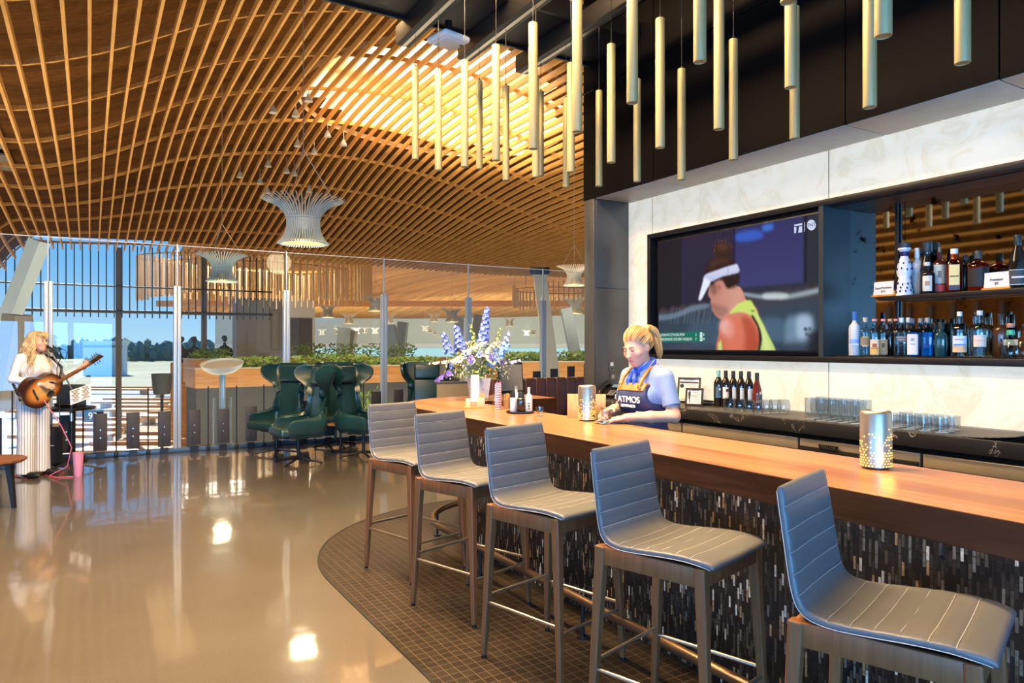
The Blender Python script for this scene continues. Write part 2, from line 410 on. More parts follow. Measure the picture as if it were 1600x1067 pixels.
def onyx():
    m, nt, b = newmat('backlit_onyx'); L = nt.links.new
    tcn = N(nt, 'TexCoord')
    n1 = N(nt, 'TexNoise', i_Scale=3.4, i_Detail=9.0, i_Roughness=0.68, i_Distortion=1.1); n2 = N(nt, 'TexNoise', i_Scale=0.8, i_Detail=2.0)
    L(tcn.outputs['Object'], n1.inputs['Vector']); L(tcn.outputs['Object'], n2.inputs['Vector'])
    r = ramp(nt, [(0.30, (0.86, 0.83, 0.73)), (0.50, (0.82, 0.78, 0.66)), (0.60, (0.74, 0.69, 0.54)), (0.66, (0.81, 0.77, 0.64)), (0.8, (0.76, 0.71, 0.57))])
    L(n1.outputs[0], r.inputs[0])
    hs = N(nt, 'HueSaturation', i_Value=0.5); L(r.outputs[0], hs.inputs['Color']); L(hs.outputs[0], b.inputs['Base Color']); L(r.outputs[0], b.inputs['Emission Color'])
    mr = N(nt, 'MapRange'); mr.inputs[3].default_value = 0.58; mr.inputs[4].default_value = 0.84; L(n2.outputs[0], mr.inputs[0]); L(mr.outputs[0], b.inputs['Emission Strength'])
    b.inputs['Roughness'].default_value = 0.3
    return m
M['onyx'] = onyx()
def marble():
    m, nt, b = newmat('black_marble'); L = nt.links.new
    tcn = N(nt, 'TexCoord')
    n1 = N(nt, 'TexNoise', i_Scale=1.1, i_Detail=7.0, i_Roughness=0.62, i_Distortion=1.2); L(tcn.outputs['Object'], n1.inputs['Vector'])
    r = ramp(nt, [(0.0, (0.010, 0.010, 0.011)), (0.497, (0.014, 0.014, 0.015)), (0.5, (0.30, 0.28, 0.25)), (0.503, (0.014, 0.014, 0.015))])
    L(n1.outputs[0], r.inputs[0]); L(r.outputs[0], b.inputs['Base Color']); b.inputs['Roughness'].default_value = 0.3
    return m
M['marble'] = marble()
def antique():
    m, nt, b = newmat('antique_mirror'); L = nt.links.new
    tcn = N(nt, 'TexCoord'); n1 = N(nt, 'TexNoise', i_Scale=7.0, i_Detail=4.0, i_Roughness=0.6); L(tcn.outputs['Object'], n1.inputs['Vector'])
    r = ramp(nt, [(0.0, (0.72, 0.68, 0.60)), (0.60, (0.62, 0.59, 0.53)), (0.68, (0.05, 0.05, 0.05))]); L(n1.outputs[0], r.inputs[0]); L(r.outputs[0], b.inputs['Base Color'])
    b.inputs['Metallic'].default_value = 1.0; b.inputs['Roughness'].default_value = 0.03
    return m
M['mirror'] = antique()
# ------------------------------------------------------------------ floor
def arc(cx, cy, r, a0, a1, n=24): return [(cx + r * math.cos(math.radians(a0 + (a1 - a0) * i / n)), cy + r * math.sin(math.radians(a0 + (a1 - a0) * i / n))) for i in range(n + 1)]
GU = 11.42                      # u of the glass balustrade
o = MB().prism([(-9, -5), (12, -5), (12, GU + .12), (-9, GU + .12)], -0.35, 0).build('floor', M['concrete'], rz=ANG); struct(o, 'polished tan concrete floor of the lounge', 'floor')
TO = [(1.365, -4.5)] + arc(3.145, 4.66, 1.78, 180, 90) + [(3.9, 6.44), (3.9, -4.5)]
o = MB().prism(TO, 0.0, 0.004).build('floor_tile', M['tile'], rz=ANG); struct(o, 'dark brown mosaic tile apron around the bar', 'tile floor')
TI = [(1.352, -4.5)] + arc(3.145, 4.66, 1.793, 180, 90) + [(3.9, 6.453), (3.9, 6.44)] + TO[1:-2][::-1] + [(1.365, -4.5)]
o = MB().prism(TI, 0.0, 0.0055).build('trim_1', M['black'], rz=ANG); struct(o, 'thin metal strip between tile and concrete', 'floor trim')
o = MB().box((2, 50, -3.1), (110, 70, .2)).build('floor_lower', mat('lower_hall_floor', (0.62, 0.55, 0.44), 0.22, col2=(0.72, 0.65, 0.53), scale=.4), rz=ANG); struct(o, 'pale floor of the lower hall', 'floor')

# ------------------------------------------------------------------ undulating timber ceiling
def spline(x, kn):
    xs = [k[0] for k in kn]; ys = [k[1] for k in kn]
    if x <= xs[0]: return ys[0]
    if x >= xs[-1]: return ys[-1]
    i = max(k for k in range(len(xs)) if xs[k] <= x); i = min(i, len(xs) - 2)
    def sl(j):
        if j <= 0 or j >= len(xs) - 1: return 0.0
        return (ys[j + 1] - ys[j - 1]) / (xs[j + 1] - xs[j - 1])
    h = xs[i + 1] - xs[i]; t = (x - xs[i]) / h; t2, t3 = t * t, t * t * t
    return (2 * t3 - 3 * t2 + 1) * ys[i] + (t3 - 2 * t2 + t) * h * sl(i) + (-2 * t3 + 3 * t2) * ys[i + 1] + (t3 - t2) * h * sl(i + 1)
BV = [(-32, 5.2), (-28, 6.6), (-24, 7.0), (-20, 5.8), (-17, 4.9), (-13, 6.4), (-9.5, 7.0), (-6, 5.6), (-3.5, 4.75), (-1.5, 4.5), (0, 4.95), (2.5, 6.2), (5.5, 7.0), (8.5, 7.2), (11.4, 6.8), (14, 6.1), (17, 5.15), (20, 4.4), (23, 4.7), (27, 6.0), (31, 6.8), (40, 5.0), (55, 6.0)]
WU = [(0, 1), (19, 1), (22, .95), (25, .8), (28, .58), (31, .36), (35, .12), (40, 0.02), (48, .25), (56, .35), (64, .2), (72, 0), (90, 0)]
def sst(x): x = min(1, max(0, x)); return x * x * (3 - 2 * x)
def HC(v, u): return EYE + 4.15 + (spline(v, BV) - 4.15) * spline(u, WU) - (2.3 * sst((-v - 2.0) / 2.2) * sst((u - 23) / 10) if -8 < v < -2 else 0)
def DK(v, u):
    t = min(1, max(0, (u - 44) / 34)); return HC(v, u) + .62 - 1.45 * t * t * (3 - 2 * t)
SKY = (9.2, 19.9, 3.7)          # round skylight: v, u, radius
ceil = thing('ceiling', 'undulating timber roof of long fir slats under boards coloured dark for shade', 'ceiling', (0, 0, 0), ANG, kind='structure')
# boards
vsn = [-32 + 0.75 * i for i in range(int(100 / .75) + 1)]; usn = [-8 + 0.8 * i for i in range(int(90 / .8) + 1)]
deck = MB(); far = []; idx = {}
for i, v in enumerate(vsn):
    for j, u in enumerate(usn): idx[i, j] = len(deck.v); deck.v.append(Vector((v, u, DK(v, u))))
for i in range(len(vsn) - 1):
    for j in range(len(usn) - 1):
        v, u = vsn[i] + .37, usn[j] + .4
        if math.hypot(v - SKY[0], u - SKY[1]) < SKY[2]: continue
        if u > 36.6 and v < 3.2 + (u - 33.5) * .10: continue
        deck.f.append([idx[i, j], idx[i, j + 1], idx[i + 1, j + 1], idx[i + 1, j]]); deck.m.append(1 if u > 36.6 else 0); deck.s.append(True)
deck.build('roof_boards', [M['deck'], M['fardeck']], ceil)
def slat(m, v, u0, u1, wd=0.050, hh=0.16, st=0.8):
    n = max(2, int((u1 - u0) / st)); vs = []
    for k in range(n + 1):
        u = u0 + (u1 - u0) * k / n; z = HC(v, u)
        vs += [(v - wd / 2, u, z), (v + wd / 2, u, z), (v + wd / 2, u, z + hh), (v - wd / 2, u, z + hh)]
    fs = [(0, 1, 2, 3), tuple(4 * n + i for i in (3, 2, 1, 0))]
    for k in range(n):
        for i in range(4): fs.append((4 * k + i, 4 * k + (i + 1) % 4, 4 * k + 4 + (i + 1) % 4, 4 * k + 4 + i))
    m.add(vs, fs)
SP = 0.335
rest = MB(); nsl = 0
for k in range(-90, 94):
    v = k * SP
    if v < -3.6 or v > 28.5:
        slat(rest, v, 6.0, 36); continue
    m = MB(); slat(m, v, 8.6, 36.4 if v < 3.2 else 37.0 - 0.06 * max(0, v - 10)); m.build('ceiling_slat', M['slat'], ceil); nsl += 1
tag(rest.build('ceiling_slat', M['slat'], ceil), kind='stuff')
for q in range(11):                                        # curved cross purlins carrying the slats
    u = 9.3 + 2.62 * q
    m = MB(); n = 110; vs = []
    for k in range(n + 1):
        v = -10 + 40 * k / n; z = HC(v, u) + 0.155
        vs += [(v, u - .035, z), (v, u + .035, z), (v, u + .035, z + .09), (v, u - .035, z + .09)]
    fs = []
    for k in range(n):
        for i in range(4): fs.append((4 * k + i, 4 * k + 4 + i, 4 * k + 4 + (i + 1) % 4, 4 * k + (i + 1) % 4))
    m.add(vs, fs).build('cross_purlin', M['slat'], ceil)
# grey vent panels set between the boards at the far left
gp = mat('grey_roof_panel', (0.20, 0.18, 0.14), 0.6)
for q, u in enumerate((13.6, 16.1, 18.6, 21.1, 23.6)):
    z = HC(-2.2, u) + .52
    MB().box((-2.35, u, z), (1.15, 2.0, .05)).build('roof_panel', gp, ceil)
# skylight drum with pale boards and a closed cap; hidden lamps added for its daylight
sk = MB(); n = 48
zb = [HC(SKY[0] + SKY[2] * 1.12 * math.cos(2 * PI * k / n), SKY[1] + SKY[2] * 1.12 * math.sin(2 * PI * k / n)) + .45 for k in range(n)]
zt = max(zb) + 1.5
rows = [[(SKY[0] + SKY[2] * 1.12 * math.cos(2 * PI * k / n), SKY[1] + SKY[2] * 1.12 * math.sin(2 * PI * k / n), zb[k] if r == 0 else zt) for k in range(n)] for r in range(2)]
sk.grid(rows, closed=True)
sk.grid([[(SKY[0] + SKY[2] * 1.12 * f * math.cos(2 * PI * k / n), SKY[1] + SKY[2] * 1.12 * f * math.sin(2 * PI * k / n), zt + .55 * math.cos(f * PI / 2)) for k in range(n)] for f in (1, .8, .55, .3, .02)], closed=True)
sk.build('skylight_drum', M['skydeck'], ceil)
for a in (20, 95, 170, 245, 320):
    x, y = SKY[0] + 2.1 * math.cos(math.radians(a)), SKY[1] + 2.1 * math.sin(math.radians(a))
    MB().box((x, y, zt + .1), (.55, .35, .06)).build('skylight_pane', emit('skylight_day', (0.85, 0.92, 1.0), 2.0) if 'skylight_day' not in bpy.data.materials else bpy.data.materials['skylight_day'], ceil)
lamp('skylight_drum_fill', 'AREA', W(SKY[0], SKY[1], zt - .05), 1250, (1.0, 0.90, 0.72), (PI, 0, 0), shape='DISK', size=6.4)
lamp('skylight_drum_fill', 'AREA', W(SKY[0], SKY[1], zt + .25), 800, (1.0, 0.93, 0.78), (0, 0, 0), shape='DISK', size=5.5)

# fringe of hanging battens around the round wells further down the hall
def fringe(cx, cu, rv, ru, z0, hl, n, label, wd=.075):
    t = thing('batten_fringe', label, 'ceiling batten', W(cx, cu, 0), ANG)
    for k in range(n):
        a = 2 * PI * k / n
        x, y = rv * math.cos(a), ru * math.sin(a)
        z = z0 + .22 * math.sin(3 * a + 1) + random.uniform(-.08, .08)
        zt = z + hl + .15 * math.sin(5 * a)
        MB().box((x, y, (z + zt) / 2), (wd, .06, zt - z), rz=a).build('batten', M['batten'], t)
    MB().tube([(rv * math.cos(2 * PI * k / 60), ru * math.sin(2 * PI * k / 60), z0 + hl - .1) for k in range(60)], .035, 6, closed=True).build('hoop', M['slat'], t)
    for k in range(6):
        a = 2 * PI * k / 6 + .3; x, y = rv * math.cos(a), ru * math.sin(a)
        MB().cyl((x, y, z0 + hl - .1), (x, y, HC(cx + x, cu + y) + .6), .02, seg=6).build('hanger', M['wire'], t)
fringe(8.4, 41.8, 6.3, 3.7, 4.15, 2.2, 100, 'outer ring of hanging wood battens below the ceiling, above the lounge chairs', .10)
fringe(8.4, 41.8, 4.9, 2.6, 4.45, 1.7, 80, 'inner ring of hanging wood battens inside the wider batten ring', .10)
fringe(26.5, 38.5, 3.2, 2.6, 4.1, 1.2, 60, 'ring of hanging wood battens beside the slanted column by the dark wall')

# ------------------------------------------------------------------ bar wall, soffit, canopy
WV = 4.72
for k, (u0, u1, z0, z1) in enumerate(((5.262, 5.612, .95, 3.02), (3.338, 5.254, 2.60, 3.02), (3.338, 5.254, .95, 1.46), (1.405, 3.330, 2.60, 3.02), (1.405, 3.330, .95, 1.46), (-1.5, 1.397, .95, 3.02))):
    o = MB().box((WV + .03, (u0 + u1) / 2, (z0 + z1) / 2), (.06, u1 - u0, z1 - z0)).build('wall_back', M['onyx'], rz=ANG)
    struct(o, ['cream onyx wall strip beside the dark end panel', 'cream onyx panel above the television', 'cream onyx panel below the television', 'cream onyx panel above the bottle niche', 'cream onyx panel below the bottle niche', 'cream onyx panel at the end of the bar'][k], 'wall')
o = MB().box((WV + .45, 2.05, 1.5), (.3, 7.1, 3.1)).build('wall_core', M['matte_black'], rz=ANG); struct(o, 'dark backing wall behind the onyx', 'wall')
for k, u in enumerate((5.258, 3.334, 1.401)):
    o = MB().box((WV + .03, u, 2.81), (.058, .0085, .41)).box((WV + .03, u, 1.205), (.058, .0085, .50)).build('trim_%d' % (30 + k), mat('seam_tan', (.30, .25, .15), .6) if 'seam_tan' not in bpy.data.materials else bpy.data.materials['seam_tan'], rz=ANG); struct(o, 'tan seam between onyx panels', 'wall seam')
wl = MB(); wl.box((5.2, 5.70, 2.5), (1.84, .17, 5.0), bev=.02)
o = wl.build('wall_end', M['panel'], rz=ANG); struct(o, 'dark bronze end wall of the back bar', 'wall')
for (z0, z1, nm) in ((0.95, 2.122, 'lower'), (2.130, 3.0, 'upper')):
    o = MB().box((4.50, 5.608, (z0 + z1) / 2), (.40, .012, z1 - z0), bev=.003).build('wall_end_panel', M['panel'], rz=ANG); struct(o, nm + ' dark metal panel at the end of the onyx wall', 'wall panel')
fas = mat('fascia_panel', (0.0045, 0.004, 0.004), 0.6, 0.0, spec=.04)
e = [5.785, 4.748, 2.898, 1.977, .05, -1.5]
for k in range(5):
    o = MB().box((4.30, (e[k] + e[k + 1]) / 2, 3.545), (.05, e[k] - e[k + 1] - .009, 1.07)).build('wall_fascia', fas, rz=ANG); struct(o, 'black fascia panel above the back bar', 'fascia panel')
    o = MB().box((4.30, (e[k] + e[k + 1]) / 2, 4.60), (.05, e[k] - e[k + 1] - .009, 1.02)).build('wall_fascia', fas, rz=ANG); struct(o, 'black upper fascia panel above the back bar', 'fascia panel')
    o = MB().box((4.52, (min(e[k], 5.6) + e[k + 1]) / 2, 3.03), (.47, min(e[k], 5.6) - e[k + 1] - .009, .05), bev=.003).build('ceiling_soffit', M['soffit'], rz=ANG); struct(o, 'taupe metal soffit panel over the onyx wall', 'soffit panel')
o = MB().box((5.4, 2.0, 5.1), (2.3, 7.6, .1)).build('ceiling_slab', M['matte_black'], rz=ANG); struct(o, 'black bulkhead top above the back bar', 'bulkhead')
# black cross beam and three lighting tracks
bm = thing('ceiling_beam', 'wide black steel cross beam carrying the pendant tracks', 'beam', W(2.95, 5.30, 4.34), ANG, kind='structure')
MB().box((-.02, 0, .06), (2.66, .72, .10), bev=.01).build('beam_pan', mat('beam_black', (0.008, 0.010, 0.016), 0.5), bm)
MB().box((-.02, .37, .06), (2.66, .03, .15)).build('beam_flange', M['black'], bm)
MB().box((-.02, -.37, .06), (2.66, .03, .15)).build('beam_flange', M['black'], bm)
TRK = [2.36, 2.96, 3.58]
for k, v in enumerate(TRK):
    t = thing('lighting_track', ['black pendant track nearest the stools', 'black pendant track over the middle of the bar', 'black pendant track nearest the black fascia'][k], 'lighting track', W(v, 1.9, 4.18), ANG, 'pendant tracks over the bar')
    MB().box((0, 0, .08), (.13, 7.9, .16), bev=.006).build('track_body', M['black'], t)
    MB().box((0, 0, -.003), (.035, 7.88, .012)).build('track_slot', M['nickel'], t)
    for y in (-3.2, -.8, 1.6): MB().cyl((0, y, .15), (0, y, .9), .012, seg=8).build('hanger_rod', M['black'], t)
ap = thing('wireless_access_point', 'white rounded ceiling box under the black beam', 'access point', W(2.60, 5.42, 4.13), ANG + .2)
MB().box((0, 0, 0), (.27, .27, .055), bev=.024, seg=4).build('housing', M['white'], ap)
MB().box((0, 0, -.03), (.20, .20, .02), bev=.008).build('face_plate', mat('pale_grey_plastic', (.62, .63, .63), .5), ap)
MB().box((.09, -.06, -.041), (.03, .02, .003)).build('label_tag', M['ink'], ap)
MB().cyl((0, 0, .02), (0, 0, .16), .03, seg=10).build('bracket', M['black'], ap)
pj = thing('ceiling_projector', 'small black spotlight box at the left end of the black beam', 'spotlight', W(1.85, 5.25, 4.30), ANG)
MB().box((0, 0, -.03), (.35, .16, .07), bev=.02).build('housing', M['black'], pj)
MB().cyl((.02, 0, -.06), (.02, 0, -.085), .045, seg=16).build('lens', M['ink'], pj)

# ------------------------------------------------------------------ glass balustrade wall
o = MB().box((2.9, GU, .035), (13.6, .09, .07), bev=.008).build('trim_2', mat('balustrade_shoe', (0.055, 0.085, 0.11), 0.4, 0.6), rz=ANG); struct(o, 'blue-grey metal shoe along the foot of the glass', 'base rail')
PV = [-2.05, -.48, 1.10, 2.66, 4.27, 5.87, 7.48, 9.05]
for k, v in enumerate(PV):
    t = thing('balustrade_post', 'pale grey post of the glass wall, ' + ORD[k] + ' from the left end', 'post', W(v, GU - .005, .07), ANG, 'posts of the glass wall', 'structure')
    MB().box((-.025, 0, 1.18), (.05, .09, 2.36), bev=.006).build('post_half', M['alu'], t)
    MB().box((.027, 0, 1.18), (.048, .078, 2.36), bev=.006).build('post_half', M['alu'], t)
    MB().box((0, 0, 2.66), (.018, .03, .62)).build('post_tip', M['alu'], t)
pane = thin_glass('partition_glass', (0.93, 0.97, 0.97), 0.62)
for k in range(len(PV) - 1):
    o = MB().box(((PV[k] + PV[k + 1]) / 2, GU + .055, 1.545), (PV[k + 1] - PV[k] - .012, .012, 2.95)).build('window_%d' % (k + 1), pane, rz=ANG); struct(o, 'tall glass pane of the balustrade wall, %s from the left' % ORD[k], 'glass pane')
    o = MB().box(((PV[k] + PV[k + 1]) / 2, GU + .055, 3.03), (PV[k + 1] - PV[k] - .012, .014, .010)).build('trim_%d' % (k + 3), M['white'], rz=ANG); struct(o, 'thin pale edge along the top of the glass', 'glass edge')
bd = M['board']; bh = [.60, .60, .60, .60, .60, .60, .60, .60, .60, .62, .64, .67, .70, .74, .78, .80, .825, .85, .88, .92, .97, 1.02, 1.06, 1.10, 1.14, 1.18]
kk = 0
for k in range(-4, 22):
    v = .128 + .397 * k
    if min(abs(v - p) for p in PV) < .04: v += .05
    h = bh[k + 4]
    t = thing('balustrade_board', 'dark grey-brown upright plank at the glass, %s from the left' % ORD[kk], 'plank', W(v, GU - .10, .0), ANG, 'upright planks along the glass wall'); kk += 1
    MB().box((0, 0, (h + .09) / 2 + .02), (.165, .028, h - .09), bev=.004).build('plank', bd, t)
    MB().box((0, .02, .045), (.10, .03, .09)).build('foot_bracket', M['black'], t)
    MB().cyl((0, -.012, h * .66), (0, -.019, h * .66), .009, seg=10).build('bolt', M['nickel'], t)
    MB().cyl((0, -.012, h * .48), (0, -.019, h * .48), .009, seg=10).build('bolt', M['nickel'], t)
kk = 0
for k in range(-3, 14):
    v = .32 + .397 * k
    if min(abs(v - p) for p in PV) < .1: continue
    t = thing('balustrade_rod', 'thin dark upright rod between two planks, %s from the left' % ORD[kk], 'rod', W(v, GU - .07, .0), ANG, 'thin rods along the glass wall'); kk += 1
    MB().cyl((0, 0, .06), (0, 0, .96), .009, seg=8).build('rod', M['black'], t)
    MB().box((0, 0, .045), (.05, .05, .06), bev=.01).build('clamp', M['black'], t)

# ------------------------------------------------------------------ the hall and the airfield beyond
ground = MB().box((0, 700, -9.2), (2600, 1300, .4)).build('ground', mat('airfield_grass', (0.20, 0.24, 0.13), 0.9, col2=(0.42, 0.42, 0.36), scale=.012)); struct(ground, 'airfield ground beyond the windows', 'ground')
tl = MB(); vs = []; fs = []; n = 700
for i in range(n + 1):
    x = -900 + 1500 * i / n; y = 560 + 60 * math.sin(i * .08)
    hh = 8 + 1.5 * math.sin(i * .23) + 1.2 * math.sin(i * .9 + 1) + random.uniform(-1.5, 2.5)
    vs += [(x, y, -9), (x, y + 14, hh - 9 + 5), (x, y + 70, -9)]
for i in range(n):
    a = 3 * i
    fs += [(a, a + 3, a + 4, a + 1), (a + 1, a + 4, a + 5, a + 2)]
tl.add(vs, fs, 0, False)
for i in range(900):
    x = random.uniform(-800, 350); y = 550 + 60 * math.sin((x + 900) / 1500 * n * .08); r = random.uniform(1.6, 3.2)
    tl.ball((x, y + random.uniform(-4, 10), random.uniform(-6, 4.5)), (r, r, r * random.uniform(1.0, 2.2)), 0, 6)
tag(tl.build('treeline', mat('distant_trees', (0.075, 0.135, 0.13), 0.9, col2=(0.16, 0.24, 0.20), scale=.05)), 'band of hazy green trees on the horizon', 'tree line', kind='stuff')
def simple(name, label, cat, m, mt, **kw):
    o = m.build(name, mt, **kw); tag(o, label, cat); return o
tb = thing('terminal_building', 'low pale terminal block on the airfield behind the singer', 'building', at(165, 549, 260), .25)
MB().box((0, 0, -2.6), (13, 6, 12.4)).build('wall', mat('pale_wall', (.62, .68, .70), .7), tb)
MB().box((0, -3.05, 1.9), (12.5, .15, .9)).build('window_band', mat('dark_window', (.10, .20, .26), .2), tb)
MB().box((0, 0, 3.6), (13.6, 6.6, .35)).build('roof', mat('white_roof', (.8, .82, .82), .6), tb)
# curtain wall: hanging fins, two tubes
cw = thing('window_curtain', 'tall outer window wall with hanging dark fins and two tubes', 'window wall', W(0, 37.4, 0), ANG, kind='structure')
fin = mat('fin_metal', (0.035, 0.065, 0.085), 0.5, 0.3)
for k in range(44):
    v = -5.6 + .313 * k
    MB().box((v, 0, (2.87 + 6.2) / 2), (.046, .10, 6.2 - 2.87)).build('fin', fin, cw)
MB().cyl((-9.5, -.1, 3.14), (8.0, -.1, 3.14), .075, seg=10).build('cross_tube', mat('tube_metal', (.07, .07, .075), .5), cw)
MB().cyl((-9.5, -.1, 4.3), (8.0, -.1, 4.3), .038, seg=8).build('cross_tube', bpy.data.materials['tube_metal'], cw)
for v in (-7.4, 1.15, 4.8): MB().box((v, .1, 1.55), (.24, .24, 9.1)).build('mullion_post', mat('post_brown', (.16, .14, .125), .6) if 'post_brown' not in bpy.data.materials else bpy.data.materials['post_brown'], cw)
# slanted steel columns
def slant(label, p0, p1, w0, w1, dp=.3, head=True, mt=None, col=None):
    mtc = mt or M.setdefault('ycol', mat('warm_grey_column', (0.50, 0.47, 0.41), 0.5))
    t = thing('slanted_column', label, 'column', Vector((p0[0], p0[1], 0)), 0, 'slanted columns in the hall', 'structure')
    q0, q1 = Vector((0, 0, p0[2])), Vector((p1[0] - p0[0], p1[1] - p0[1], p1[2]))
    MB().bar(q0, q1, (dp, w0), (dp, w1), up=(0, 1, 0)).build('shaft', mtc, t)
    if head:
        MB().box((q1.x, q1.y, q1.z + .1), (w1 * 1.35, dp * 1.4, .20), bev=.03).build('head_plate', M['black'], t)
    return t
slant('big slanted column with a dark head behind the brown booth', at(878, 700, 19), at(843, 430, 19.6), .95, .40, .35)
slant('pale blue slanted column next to the dark end wall', at(912, 620, 27), at(884, 482, 27), .9, .7, .4, False, mat('pale_blue_column', (.52, .62, .66), .5))
slant('pale slanted column behind the flowers, left one', at(534, 575, 40), at(538, 512, 40), 1.0, 1.0, .5, False, bpy.data.materials['pale_blue_column'])
slant('grey slanted column leaning right beyond the chairs', at(540, 575, 41), at(551, 516, 41), .7, .7, .5, False)
slant('pale slanted column behind the glass post', at(619, 575, 38), at(609, 508, 38), 1.1, 1.0, .5, False, bpy.data.materials['pale_blue_column'])
slant('grey slanted column leaning right behind the glass post', at(622, 575, 39), at(630, 503, 39), .9, .8, .5, False)
slant('pale slanted column behind the tall blue blooms', at(716, 575, 42), at(718, 496, 42), .95, .9, .5, False, bpy.data.materials['pale_blue_column'])
slant('grey slanted column right behind the tall blue blooms', at(735, 575, 43), at(748, 492, 43), .9, .9, .5, False)
slant('long pale slanted column above the singer', at(-14, 570, 17.5), at(62, 376, 17.5), .42, .42, .3, False, bpy.data.materials['pale_blue_column'])
slant('broad brown slanted column behind the singer', at(2, 640, 16), at(27, 492, 16), .55, .55, .3, False, mat('brown_column', (.20, .175, .155), .6))
slant('brown column lean behind the microphone', at(54, 610, 17), at(40, 492, 17), .3, .2, .2, False, bpy.data.materials['brown_column'])
# dark service block and far wall
sb = thing('service_block', 'dark stone block beside the planter under the battens', 'service block', at(410, 600, 48), ANG)
MB().box((0, .8, 1.6), (3.3, 1.6, 8.4)).build('block', mat('dark_stone', (.11, .095, .085), .6), sb)
MB().box((2.6, .6, 1.6), (1.9, 1.2, 8.4)).build('side_block', mat('pale_stone', (.42, .40, .37), .6), sb)
MB().box((2.6, -.02, 2.2), (1.5, .06, 4.6)).build('recess', mat('dark_recess', (.05, .045, .05), .5), sb)
fw = thing('wall_far', 'grey far wall of the hall above a strip of windows', 'wall', (0, 84, 0), 0, kind='structure')
MB().box((10, 0, 3.6), (90, .5, 4.0)).build('grey_band', mat('far_grey', (.46, .47, .43), .7), fw)
MB().box((10, -.3, 1.62), (90, .2, .5)).build('pale_band', mat('far_pale', (.58, .58, .55), .7), fw)
MB().box((10, -.2, .75), (90, .1, 1.2)).build('bright_glazing', emit('far_daylight', (.55, .86, .90), .95), fw)
MB().box((10, 0, -1.5), (90, .5, 3.3)).build('base_band', mat('far_base', (.35, .30, .24), .7), fw)
o = MB().box((10, 60, 5.15), (80, .3, .5)).build('trim_20', M['timber']); struct(o, 'wood edge beam far down the hall', 'edge beam')
# ------------------------------------------------------------------ the bar
HB = 1.06
bar = thing('bar_counter', 'long curved walnut bar with dark stone mosaic front', 'bar counter', (0, 0, 0), ANG)
top = [(2.226, -1.6)] + arc(3.146, 5.31, .92, 180, 90, 32) + [(3.82, 6.23), (3.82, 5.60)] + arc(3.05, 5.45, .15, 90, 180, 6) + [(2.90, -1.6)]
tb_ = MB(); n = len(top)
tb_.v = [Vector((x, y, HB - .11)) for x, y in top] + [Vector((x, y, HB)) for x, y in top]
tb_.f = [list(range(n))[::-1], list(range(n, 2 * n))] + [[i, (i + 1) % n, n + (i + 1) % n, n + i] for i in range(n)]
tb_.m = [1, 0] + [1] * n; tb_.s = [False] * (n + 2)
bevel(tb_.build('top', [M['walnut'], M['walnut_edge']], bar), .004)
edge = [(2.5, -1.6), (2.5, 4.8)] + arc(3.0, 4.8, .5, 180, 90, 20)[1:]
rows = [[], []]; uvs = [[], []]; L_ = 0.0; prev = None
for x, y in edge:
    if prev: L_ += math.hypot(x - prev[0], y - prev[1])
    prev = (x, y)
    for r, z in ((0, 0.0), (1, HB - .11)): rows[r].append((x, y, z)); uvs[r].append((L_, z))
MB().grid(rows, 0, True, uvs=uvs).build('mosaic_front', M['mosaic'], bar)
core = MB().prism([(2.515, -1.6), (2.515, 4.8)] + arc(3.0, 4.8, .485, 180, 90, 16)[1:] + [(3.0, 5.0), (2.86, 4.8), (2.86, -1.6)], .01, HB - .115)
core.build('core', M['matte_black'], bar)
MB().box((3.40, 5.93, (HB - .11) / 2), (.72, .36, HB - .12)).build('return_base', M['walnut_edge'], bar)
for y in (-.2, .55, 1.3, 2.05, 2.8, 3.55, 4.3):
    h = MB().tube([(2.47, y, .90), (2.43, y, .895), (2.425, y, .86), (2.45, y, .845)], .007, 8)
    h.cyl((2.495, y, .90), (2.47, y, .90), .018, seg=12).build('bag_hook', M['black'], bar)
MB().tube([(2.25, -1.6, .20)] + [(x, y, .20) for x, y in [(2.25, 1.0), (2.25, 3.2)] + arc(3.0, 4.8, .75, 180, 92, 24)], .024, 14).build('foot_rail', M['rail'], bar)
for (x, y) in ((2.25, -.4), (2.25, .75), (2.25, 1.9), (2.25, 3.05), (2.25, 4.2), arc(3.0, 4.8, .75, 138, 138, 1)[0], arc(3.0, 4.8, .75, 100, 100, 1)[0]):
    m = MB().cyl((x, y, .012), (x, y, .19), .010, seg=10); m.cyl((x, y, .004), (x, y, .014), .032, seg=16); m.build('rail_post', M['black'], bar)

